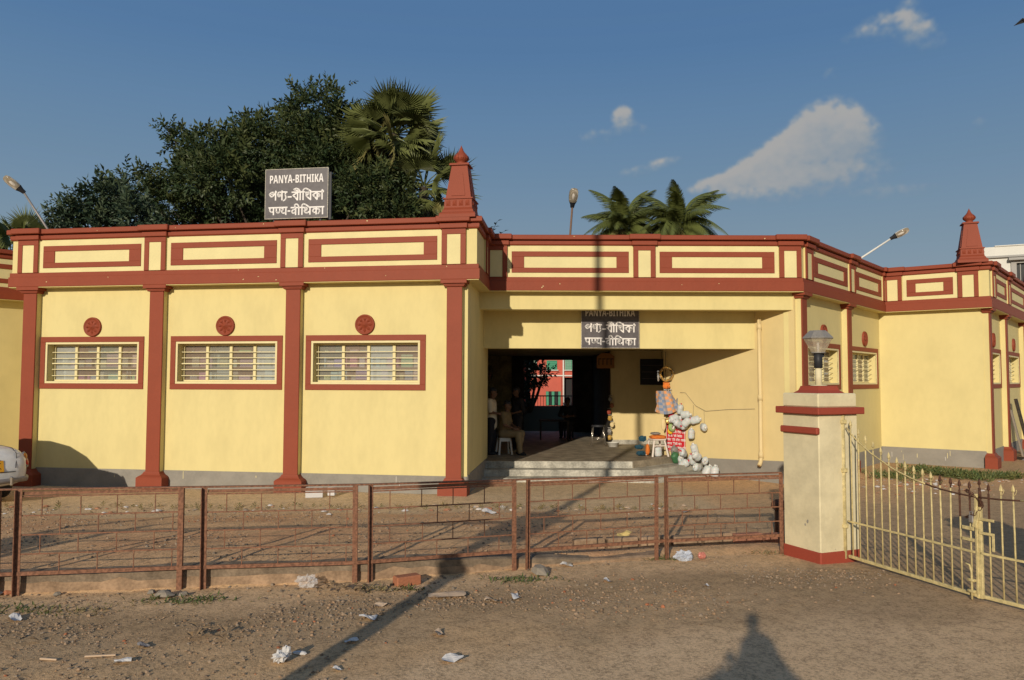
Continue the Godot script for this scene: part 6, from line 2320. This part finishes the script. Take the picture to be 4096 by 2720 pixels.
func build_people():
	var skin_a := mat("skin", lin(0.16, 0.085, 0.05), 0.6)
	var cream := mat("shirt_cream", lin(0.62, 0.52, 0.36), 0.85)
	var dark := mat("cloth_dark", lin(0.022, 0.02, 0.022), 0.85)
	var khaki := mat("cloth_khaki", lin(0.20, 0.145, 0.075), 0.85)
	var khaki2 := mat("cloth_khaki_light", lin(0.26, 0.19, 0.10), 0.85)
	# man standing inside the entrance, turned to the right
	person("person in a cream shirt and dark trousers standing left inside the entrance", Vector3(-0.52, 0.2, -20.1), deg_to_rad(80), {
		"hip": [Vector3(0.09, 0.86, 0.0), Vector3(-0.09, 0.86, 0.0)], "knee": [Vector3(0.10, 0.46, 0.03), Vector3(-0.10, 0.46, 0.0)], "ankle": [Vector3(0.11, 0.085, 0.0), Vector3(-0.11, 0.085, -0.05)], "toe": [Vector3(0.12, 0.03, 0.15), Vector3(-0.13, 0.03, 0.1)],
		"shoulder": [Vector3(0.19, 1.36, -0.02), Vector3(-0.19, 1.36, -0.02)], "elbow": [Vector3(0.24, 1.08, -0.03), Vector3(-0.24, 1.09, 0.02)], "wrist": [Vector3(0.17, 1.02, 0.20), Vector3(-0.12, 1.05, 0.22)],
		"neck": Vector3(0, 1.42, 0.0), "head": Vector3(0, 1.58, 0.05), "face": Vector3(-0.3, -0.15, 1)}, {"skin": skin_a, "shirt": cream, "trousers": dark, "sleeve": 0.9})
	# man in khaki sitting on a white plastic stool
	person("seated person in khaki clothes on the white stool inside the entrance", Vector3(-0.18, 0.2, -20.2), deg_to_rad(72), {
		"hip": [Vector3(0.09, 0.53, -0.02), Vector3(-0.09, 0.53, -0.02)], "knee": [Vector3(0.12, 0.54, 0.42), Vector3(-0.13, 0.53, 0.40)], "ankle": [Vector3(0.12, 0.085, 0.34), Vector3(-0.15, 0.085, 0.46)], "toe": [Vector3(0.12, 0.03, 0.5), Vector3(-0.17, 0.03, 0.62)],
		"shoulder": [Vector3(0.19, 1.03, 0.02), Vector3(-0.19, 1.03, 0.02)], "elbow": [Vector3(0.26, 0.76, 0.08), Vector3(-0.25, 0.76, 0.08)], "wrist": [Vector3(0.12, 0.68, 0.30), Vector3(-0.12, 0.67, 0.30)],
		"neck": Vector3(0, 1.09, 0.04), "head": Vector3(0, 1.245, 0.08), "face": Vector3(-0.2, -0.1, 1)}, {"skin": skin_a, "shirt": khaki, "trousers": khaki2})
	person("person in black standing deeper in the passage beside the seated one", Vector3(0.15, 0.2, -21.6), deg_to_rad(-60), {
		"hip": [Vector3(0.09, 0.86, 0.0), Vector3(-0.09, 0.86, 0.0)], "knee": [Vector3(0.10, 0.46, 0.02), Vector3(-0.10, 0.46, 0.03)], "ankle": [Vector3(0.12, 0.085, 0.0), Vector3(-0.12, 0.085, 0.0)], "toe": [Vector3(0.14, 0.03, 0.15), Vector3(-0.14, 0.03, 0.15)],
		"shoulder": [Vector3(0.19, 1.36, 0.0), Vector3(-0.19, 1.36, 0.0)], "elbow": [Vector3(0.25, 1.08, -0.05), Vector3(-0.25, 1.08, -0.05)], "wrist": [Vector3(0.10, 1.0, 0.16), Vector3(-0.10, 0.98, 0.16)],
		"neck": Vector3(0, 1.42, 0.0), "head": Vector3(0, 1.58, 0.04), "face": Vector3(0, -0.1, 1)}, {"skin": skin_a, "shirt": dark, "trousers": dark, "sleeve": 1.0})
	person("dark figure sitting behind the low table far inside the passage", Vector3(1.9, 0.2, -26.2), deg_to_rad(-20), {
		"hip": [Vector3(0.09, 0.50, 0.0), Vector3(-0.09, 0.50, 0.0)], "knee": [Vector3(0.14, 0.50, 0.42), Vector3(-0.14, 0.50, 0.42)], "ankle": [Vector3(0.14, 0.085, 0.40), Vector3(-0.14, 0.085, 0.40)], "toe": [Vector3(0.14, 0.03, 0.55), Vector3(-0.14, 0.03, 0.55)],
		"shoulder": [Vector3(0.19, 0.99, 0.06), Vector3(-0.19, 0.99, 0.06)], "elbow": [Vector3(0.26, 0.74, 0.16), Vector3(-0.26, 0.74, 0.16)], "wrist": [Vector3(0.12, 0.72, 0.36), Vector3(-0.12, 0.72, 0.36)],
		"neck": Vector3(0, 1.05, 0.08), "head": Vector3(0, 1.20, 0.13), "face": Vector3(0, -0.2, 1)}, {"skin": skin_a, "shirt": dark, "trousers": dark, "sleeve": 1.0})
	var wh: Material = M.lamp_white
	var s := thing("stool", "white plastic stool under the seated person in khaki", "stool", Vector3(-0.20, 0.2, -20.2), deg_to_rad(15))
	for e in [[-1, -1], [1, -1], [1, 1], [-1, 1]]:
		var st := mb()
		put_tube(st, [Vector3(e[0] * 0.17, 0, e[1] * 0.17), Vector3(e[0] * 0.13, 0.41, e[1] * 0.13)], [0.026, 0.022], 6)
		obj("leg", st, wh, s)
	box("seat", s, wh, Vector3(0, 0.41, 0), Vector3(0.30, 0.035, 0.30), 0.012)
	for z in [-0.14, 0.14]:
		box("apron", s, wh, Vector3(0, 0.365, z), Vector3(0.27, 0.06, 0.012), 0.003)
	var s2 := thing("stool", "dark stool under the figure far inside the passage", "stool", Vector3(1.9, 0.2, -26.2))
	box("seat", s2, M.dark_wall, Vector3(0, 0.36, 0), Vector3(0.32, 0.04, 0.32), 0.008)
	for e in [[-1, -1], [1, -1], [1, 1], [-1, 1]]:
		box("leg", s2, M.dark_wall, Vector3(e[0] * 0.13, 0.17, e[1] * 0.13), Vector3(0.04, 0.34, 0.04), 0.003)

# ------------------------------------------------------------------ litter and plants on the ground
func on_ground(x: float, z: float, up := 0.0) -> Vector3:
	return Vector3(x, ground_y(x, z) + up, z)

func scrap_mesh(sd: int, w: float, l: float, lift: float) -> Mesh:
	# a bent scrap of paper
	var g := RandomNumberGenerator.new()
	g.seed = sd
	var st := mb()
	var n := 5
	var P := []
	var ph := g.randf() * TAU
	for j in n:
		var r := []
		for i in n:
			var u := i / float(n - 1) - 0.5
			var v := j / float(n - 1) - 0.5
			var edge := g.randf_range(0.85, 1.1)
			r.append(Vector3(u * w * edge, lift * (0.35 + 0.6 * sin(u * 4.0 + ph) * cos(v * 3.0 + ph) + g.randf_range(0, 0.25)), v * l * edge))
		P.append(r)
	for j in n - 1:
		for i in n - 1:
			quad(st, P[j][i], P[j][i + 1], P[j + 1][i + 1], P[j + 1][i], UP)
			quad(st, P[j][i] - UP * 0.002, P[j][i + 1] - UP * 0.002, P[j + 1][i + 1] - UP * 0.002, P[j + 1][i] - UP * 0.002, -UP)
	st.generate_normals()
	return st.commit()

func build_litter():
	var paper := mat("paper", lin(0.54, 0.51, 0.48), 0.8)
	var film := mat("clear_film", Color(0.86, 0.84, 0.82, 0.26), 0.10)
	film.transparency = BaseMaterial3D.TRANSPARENCY_ALPHA
	var film2 := mat("milky_film", Color(0.78, 0.80, 0.84, 0.6), 0.2)
	film2.transparency = BaseMaterial3D.TRANSPARENCY_ALPHA
	var card := mat("card", lin(0.50, 0.36, 0.24), 0.85)
	var dry := mat("dry_leaf", lin(0.26, 0.17, 0.09), 0.8)
	dry.cull_mode = BaseMaterial3D.CULL_DISABLED
	var redf := mat("red_film", lin(0.45, 0.16, 0.12), 0.3)
	var put := func(called: String, label: String, cat: String, at: Vector3, mesh: Mesh, m: Material, part: String, turn := 0.0):
		var t := thing(called, label, cat, at, turn)
		mesh_at(part, mesh, m, t)
		return t
	var t1: Node3D = put.call("plastic_bag", "crumpled white plastic bag on the street left of the pole's shadow", "bag", on_ground(-1.72, -5.92, 0.045), crumple(301, Vector3(0.22, 0.15, 0.18), 12, 1.0), paper, "crumple", 0.4)
	mesh_at("fold", crumple(302, Vector3(0.12, 0.15, 0.10), 8, 0.8), paper, t1, Transform3D(Basis.IDENTITY, Vector3(0.05, 0.02, -0.02)))
	put.call("plastic_bag", "flat white scrap of bag right beside the crumpled white bag", "bag", on_ground(-1.62, -6.10, 0.012), crumple(303, Vector3(0.16, 0.04, 0.07), 7, 0.6), paper, "crumple", -0.2)
	put.call("plastic_bag", "clear plastic bag lying against the kerb under the fence", "bag", on_ground(-2.06, -7.98, 0.07), crumple(304, Vector3(0.42, 0.26, 0.24), 13, 1.1), film, "crumple", 0.3)
	put.call("plastic_bag", "milky bluish plastic bag at the foot of the fence near the gate pier", "bag", on_ground(2.02, -9.28, 0.06), crumple(305, Vector3(0.44, 0.22, 0.22), 13, 1.0), film2, "crumple", 0.35)
	put.call("packet", "small reddish packet beside the milky bluish bag", "packet", on_ground(2.25, -9.36, 0.05), crumple(306, Vector3(0.17, 0.13, 0.12), 10, 0.9), redf, "crumple", 0.1)
	put.call("brick", "loose orange brick lying on the ground before the fence", "brick", on_ground(-1.07, -8.13, 0.045), box_mesh(Vector3(0.27, 0.10, 0.13), 0.012), M.brick, "block", 0.55)
	var i := 0
	for q in [[-3.36, -7.66, 0.17, "flat broken stone at the foot of the second fence post pair"], [-3.19, -7.72, 0.10, "pale rounded stone against the foot of the fence post"], [-3.55, -7.82, 0.09, "dark lump of stone by the kerb left of the fence post"], [0.31, -8.58, 0.24, "large grey boulder with a broken edge by the middle fence posts"], [-4.9, -7.72, 0.10, "orange stone at the foot of the leftmost fence post"], [0.66, -9.0, 0.08, "small reddish stone under the fence right of the boulder"], [-4.42, -7.72, 0.08, "pale stone under the fence's left panel"], [-5.0, -6.95, 0.20, "grey stone cut by the left edge of the picture"], [-3.35, -7.74, 0.08, "upright pale stone chip at the fence post"]]:
		var t: Node3D = put.call("stone", q[3], "stone", on_ground(q[0], q[1], q[2] * 0.15), pebble_mesh(400 + i, 0.62), M.stone if i != 4 else M.brick, "rock", i * 0.7)
		t.scale = Vector3(1.25, 0.9 if i != 8 else 1.8, 0.95) * q[2]
		i += 1
	var bits := [[1.00, -8.27, 0.11, "white scrap of paper on the gravel below the third fence panel"], [0.62, -8.97, 0.16, "pale torn paper close under the fence, right of the boulder"], [0.04, -7.67, 0.15, "crumpled grey paper at the middle of the street's gravel edge"], [-0.19, -7.55, 0.14, "flat tan paper just left of the crumpled grey paper"], [-1.26, -6.99, 0.15, "white folded paper left of the pole's shadow, middle of the street"], [-1.21, -7.36, 0.12, "greyish paper scrap behind the white folded paper"], [-0.44, -5.95, 0.16, "silvery strip of wrapper right of the pole's shadow"], [-1.26, -5.78, 0.07, "small crumpled paper ball at the bottom edge, left of the shadow"], [2.00, -8.09, 0.07, "small white scrap alone on the open ground right of the middle"], [-1.28, -6.38, 0.10, "white wrapper lying inside the pole's shadow"], [-0.60, -6.57, 0.13, "dull tan paper just right of the pole's shadow"], [-2.87, -5.89, 0.12, "small white card near the bottom left"], [-4.32, -6.92, 0.15, "white crumpled paper in the weeds at the far left"], [-2.88, -6.23, 0.10, "blue-grey scrap above the small white card"], [-4.96, -7.70, 0.12, "white paper scrap behind the leftmost fence post"], [-0.36, -12.5, 0.26, "white rag in the yard behind the fence"], [1.43, -10.05, 0.24, "pale yellow scrap on the kerb stones behind the fence"], [2.87, -13.0, 0.16, "grey scrap in the yard left of the gate pier"]]
	i = 0
	for q in bits:
		put.call("paper_scrap", q[3], "paper", on_ground(q[0], q[1], 0.012 + (0.08 if i == 16 else 0.0)), scrap_mesh(500 + i, q[2], q[2] * 0.55, q[2] * 0.22), [paper, paper, paper, card, paper, card, paper, paper, paper, paper, card, paper, paper, M.metal_grey, paper, paper, yellow_film(), M.metal_grey][i], "sheet", rng.randf() * 3.0)
		i += 1
	put.call("cardboard", "flat tan piece of cardboard beside the top of the pole's shadow", "cardboard", on_ground(-0.62, -7.70, 0.012), scrap_mesh(540, 0.34, 0.16, 0.03), card, "sheet", 0.2)
	put.call("carton", "small white carton on the apron before the third pilaster", "carton", on_ground(-3.73, -14.9, 0.10), box_mesh(Vector3(0.32, 0.19, 0.16), 0.008), paper, "box", 0.2)
	put.call("carton", "tiny white carton beside the one on the apron", "carton", on_ground(-3.42, -15.0, 0.10), box_mesh(Vector3(0.14, 0.16, 0.12), 0.008), paper, "box", -0.1)
	i = 0
	for q in [[-3.45, -5.94, 0.14, "pale splinter of wood near the bottom left corner"], [-3.10, -6.01, 0.22, "long thin stick right of the pale splinter"]]:
		put.call("stick", q[3], "stick", on_ground(q[0], q[1], 0.012), box_mesh(Vector3(q[2], 0.012, 0.016), 0.002), card, "twig", -0.15 + 0.3 * i)
		i += 1
	# dead leaves
	i = 0
	for q in [[-2.43, -6.50, 10, 0.10, "clump of brown dead leaves on the street left of the white bag"], [-1.63, -7.78, 26, 0.16, "pile of dry leaves and rubbish at the foot of the fence's third post"], [-4.2, -6.15, 5, 0.18, "few brown dead leaves at the far left of the street"]]:
		var st := mb()
		for k in q[2]:
			var a := rng.randf() * TAU
			var d := Vector3(cos(a), rng.randf_range(0.0, 0.6), sin(a)).normalized()
			leaf(st, Vector3(rng.randfn() * q[3], 0.01 + 0.05 * rng.randf() * (2.0 if i == 1 else 1.0), rng.randfn() * q[3] * 0.6), d, UP, rng.randf_range(0.08, 0.14), 0.055)
		var t := thing("dead_leaves", q[4], "leaves", on_ground(q[0], q[1]))
		var o := obj("leaf_pile", st, dry, t)
		o.set_meta("kind", "stuff")
		i += 1
	# tufts of weeds: x, z, spread, blades
	var wm := leaf_mat("weed", 0.7)
	wm.vertex_color_use_as_albedo = false
	wm.albedo_color = lin(0.10, 0.115, 0.038)
	var wm2 := leaf_mat("weed_dry", 0.8)
	wm2.vertex_color_use_as_albedo = false
	wm2.albedo_color = lin(0.22, 0.17, 0.08)
	i = 0
	for q in [[-4.45, -7.2, 0.26, 130, "low weeds round the foot of the leftmost fence posts"], [-3.95, -7.2, 0.20, 60, "thin weeds on the verge under the left fence panel"], [-2.98, -7.56, 0.20, 130, "green weeds at the foot of the second pair of fence posts"], [-3.45, -7.5, 0.16, 40, "sparse weeds left of the second pair of fence posts"], [-1.34, -7.92, 0.17, 90, "weeds left of the loose orange brick"], [-1.02, -7.95, 0.08, 40, "small tuft of weeds right of the loose orange brick"], [0.10, -8.34, 0.20, 120, "grass tuft in front of the grey boulder"], [3.14, -9.75, 0.16, 70, "weeds at the foot of the gate pier's left side"], [1.77, -9.36, 0.10, 50, "small leafy weed at the fourth pair of fence posts"]]:
		var st := mb()
		for k in q[3]:
			var pp := Vector3(rng.randfn() * q[2], 0, rng.randfn() * q[2] * 0.35)
			var a := rng.randf() * TAU
			leaf(st, pp, Vector3(cos(a), rng.randf_range(0.2, 1.2), sin(a)).normalized(), UP, rng.randf_range(0.04, 0.10), 0.018)
		var t := thing("weeds", q[4], "weeds", on_ground(q[0], q[1], -0.005))
		var o := obj("blades", st, wm if i % 3 != 1 else wm2, t)
		o.set_meta("kind", "stuff")
		i += 1
	# rougher growth and rubble before the right block and along the yard's edge
	var list := []
	var gm := spray_mesh(610, 8, 0.14, 0.03, 0.10)
	for k in 560:
		var along := rng.randf()
		var c := Vector2(10.45, -19.9).lerp(Vector2(10.95, -18.5), along) + Vector2(rng.randfn() * 0.24, rng.randfn() * 0.3)
		if k > 420:
			c = Vector2(11.7 + rng.randfn() * 0.25, -18.75 + rng.randfn() * 0.2)
		if k > 500:
			c = Vector2(9.1 + rng.randfn() * 0.3, -18.6 + rng.randfn() * 0.4)
		if k > 570:
			c = Vector2(10.3 + rng.randfn() * 0.4, -20.8 + rng.randfn() * 0.3)
		list.append([Transform3D(Basis(UP, rng.randf() * TAU) * Basis(Vector3.RIGHT, -1.1 + rng.randf_range(-0.4, 0.4)) * Basis.from_scale(Vector3.ONE * rng.randf_range(0.5, 1.1)), on_ground(c.x, c.y)), Color(0.06, 0.10, 0.03).lerp(Color(0.16, 0.15, 0.05), rng.randf())])
	var grass := scatter("grass_patch", gm, M.leaf, list)
	add_child(grass)
	tag(grass, "rough green grass before the blank right wall, beyond the gate", "grass")
	list = []
	for k in 150:
		var xx := rng.randf_range(-9.0, 3.2)
		var zz := -13.45 + xx * 0.02 + rng.randfn() * 0.16
		list.append([Transform3D(Basis(UP, rng.randf() * TAU) * Basis(Vector3.RIGHT, -1.2) * Basis.from_scale(Vector3.ONE * rng.randf_range(0.25, 0.6)), on_ground(xx, zz)), Color(0.10, 0.10, 0.03).lerp(Color(0.26, 0.17, 0.08), rng.randf())])
	grass = scatter("weed_line", gm, M.leaf, list)
	add_child(grass)
	tag(grass, "thin line of weeds along the edge of the pavement before the hall", "weeds")
	var pb := pebble_mesh(650, 0.6)
	list = []
	for k in 420:
		var c := Vector2(8.9 + rng.randfn() * 1.0, -17.3 + rng.randfn() * 0.9)
		if k > 180:
			c = Vector2(rng.randf_range(-10.0, 3.0), -13.35 + rng.randfn() * 0.28)
		if k > 360:
			c = Vector2(11.3 + rng.randfn() * 1.0, -18.3 + rng.randfn() * 0.4)
		var s := rng.randf_range(0.03, 0.15) * rng.randf_range(0.4, 1.0)
		var col := [Color(0.42, 0.30, 0.2), Color(0.55, 0.5, 0.45), Color(0.38, 0.18, 0.10), Color(0.3, 0.24, 0.18)][k % 4] as Color
		list.append([Transform3D(Basis(UP, rng.randf() * TAU).scaled(Vector3(1, 0.7, 1) * s), on_ground(c.x, c.y, s * 0.1)), col])
	var rub := scatter("rubble", pb, M.gravel, list)
	add_child(rub)
	tag(rub, "scattered rubble and brick bits along the yard's edges", "rubble")
	# dark iron stub behind the fence beside the pier
	var sb := thing("iron_stub", "short dark iron stub behind the fence, left of the gate pier", "post", on_ground(3.80, -11.2))
	tube_obj("shaft", sb, M.rust, [Vector3(0, -0.05, 0), Vector3(0, 0.36, 0)], [0.07, 0.06], 10)
	mesh_at("head", lathe_mesh([Vector2(0.07, 0.34), Vector2(0.115, 0.37), Vector2(0.11, 0.43), Vector2(0.05, 0.48), Vector2(0.0, 0.485)], 12), M.rust, sb)

func yellow_film() -> Material:
	return mat("yellow_film", lin(0.62, 0.45, 0.16), 0.5)

# ------------------------------------------------------------------ outside the picture: what throws the shadows seen in it
func build_off_frame():
	# tall pole with a meter box, behind and left of the camera
	var p := thing("utility_pole", "tall utility pole with a box, left of the camera outside the picture", "utility pole", Vector3(-2.72, 0, -1.6))
	tube_obj("shaft", p, M.hood, [Vector3(0, -0.3, 0), Vector3(0, 12.5, 0)], [0.10, 0.07], 12)
	box("meter_box", p, M.metal_grey, Vector3(0.05, 3.05, 0.0), Vector3(0.66, 0.72, 0.25), 0.02, Basis(UP, -0.25))
	box("clamp", p, M.metal_grey, Vector3(0, 2.22, 0.0), Vector3(0.24, 0.16, 0.2), 0.01)
	# second gate pier, right of the picture
	var g := thing("gate_pier", "second cream gate pier, right of the gate outside the picture", "gate pier", Vector3(5.35, 0, -5.95), deg_to_rad(22.5))
	make_pier(g)
	# board on two posts, made up to throw the shadow on the left yard
	var nb := thing("shadow_board", "made-up shadow-casting board on two posts, left of the fence outside the picture", "shadow caster", Vector3(-7.5, 0, -3.65), atan2(-0.7, 0.8) + 0.0)
	for q in [[-0.5, 2.62], [0.5, 2.55]]:
		tube_obj("post", nb, M.bark, [Vector3(q[0], -0.2, 0), Vector3(q[0], q[1], 0)], [0.09, 0.07], 8)
	for k in 5:
		box("plank", nb, M.bark, Vector3(0, 0.75 + k * 0.30, 0.06), Vector3(1.0 - 0.05 * k, 0.29, 0.03), 0.006)
	# the photographer, both hands raised to the camera
	var skin_b := mat("skin_b", lin(0.25, 0.14, 0.09), 0.6)
	var cl := mat("cloth_plain", lin(0.25, 0.26, 0.28), 0.85)
	var ph := person("person in an added shadow-filling shape lifting a camera high, standing at the viewpoint", Vector3(0.0, 0.17, 0.36), PI, {
		"hip": [Vector3(0.10, 0.90, 0.0), Vector3(-0.10, 0.90, 0.0)], "knee": [Vector3(0.14, 0.48, 0.0), Vector3(-0.14, 0.48, 0.02)], "ankle": [Vector3(0.17, 0.085, 0.0), Vector3(-0.17, 0.085, 0.0)], "toe": [Vector3(0.2, 0.03, 0.15), Vector3(-0.2, 0.03, 0.15)],
		"shoulder": [Vector3(0.22, 1.48, 0.0), Vector3(-0.22, 1.48, 0.0)], "elbow": [Vector3(0.17, 1.64, 0.16), Vector3(-0.17, 1.64, 0.16)], "wrist": [Vector3(0.035, 1.92, 0.20), Vector3(-0.035, 1.92, 0.20)],
		"neck": Vector3(0, 1.60, 0.0), "head": Vector3(0, 1.79, 0.03), "face": Vector3(0, 0.2, 1)}, {"skin": skin_b, "shirt": cl, "trousers": cl})
	# filler round head, arms and body, added to make the cast shadow solid
	var wr := mb(true)
	field_mesh(wr, [[Vector3(0, 1.85, 0.10), Vector3(0, 1.72, 0.06), 0.145, 0.19], [Vector3(0.05, 1.72, 0.06), Vector3(0.20, 1.56, 0.04), 0.12, 0.13], [Vector3(-0.05, 1.72, 0.06), Vector3(-0.20, 1.56, 0.04), 0.12, 0.13], [Vector3(0.18, 1.64, 0.04), Vector3(0.46, 1.55, 0.0), 0.13, 0.12], [Vector3(0.46, 1.54, 0), Vector3(0.55, 0.7, 0), 0.13, 0.2], [Vector3(-0.18, 1.58, 0.04), Vector3(-0.40, 1.42, 0.0), 0.13, 0.12], [Vector3(0, 1.6, 0.0), Vector3(0, 0.7, 0.0), 0.24, 0.30], [Vector3(0.3, 1.36, 0), Vector3(0.36, 0.6, 0), 0.2, 0.26], [Vector3(-0.3, 1.36, 0), Vector3(-0.36, 0.6, 0), 0.2, 0.26]], 0.035, 0.05)
	obj("shadow_filler", wr, cl, ph)
	var cm := thing("hand_camera", "black camera held up by the person at the viewpoint", "camera", Vector3(0, 2.21, 0.13))
	box("camera_case", cm, M.black, Vector3.ZERO, Vector3(0.11, 0.075, 0.05), 0.01)
	box("viewfinder_hump", cm, M.black, Vector3(0, 0.05, 0), Vector3(0.09, 0.05, 0.05), 0.01)
	var blob := thing("shadow_disc", "added shadow-casting disc on a thin stalk left of the person at the viewpoint", "shadow_caster", Vector3(-0.16, 0.0, 0.1))  # unseen disc standing in for an elbow, added for its spot of shadow
	tube_obj("stalk", blob, M.black, [Vector3(-0.45, 0, 0), Vector3(-0.25, 1.7, 0), Vector3(-0.03, 1.90, 0)], [0.010], 6)
	mesh_at("disc", lathe_mesh([Vector2(0.0, -0.01), Vector2(0.038, -0.01), Vector2(0.038, 0.01), Vector2(0.0, 0.01)], 16), M.black, blob, Transform3D(Basis(Vector3.RIGHT, PI / 2), Vector3(-0.01, 1.93, 0)))
	var bird := thing("bird", "black bird with a raised bent wing at the top right corner", "bird", Vector3(13.62, 11.45, -20.0), 0.3)
	var st := mb(true)
	put_tube(st, [Vector3(0.20, -0.02, 0), Vector3(0.12, 0.02, 0), Vector3(-0.05, 0.0, 0), Vector3(-0.2, -0.03, 0)], [0.015, 0.05, 0.045, 0.01], 8)
	obj("trunk", st, M.black, bird)
	for s in [-1.0, 1.0]:
		st = mb()
		var w := [Vector3(-0.02 * s, 0.03, 0), Vector3(-0.16, 0.20 + 0.02 * s, s * 0.16), Vector3(-0.34, 0.02, s * 0.26)]
		if s > 0:
			w = [Vector3(0, 0.03, 0), Vector3(-0.17, 0.20, 0.10), Vector3(-0.36, 0.0, 0.16)]
		put_tube(st, w, [0.028, 0.035, 0.006], 6)
		tri(st, w[0], w[1], w[1] + Vector3(0.05, -0.09, 0.0), Vector3(0, 0, 1))
		tri(st, w[1], w[2], w[1] + Vector3(0.05, -0.09, 0.0), Vector3(0, 0, 1))
		obj("wing", st, M.black, bird)
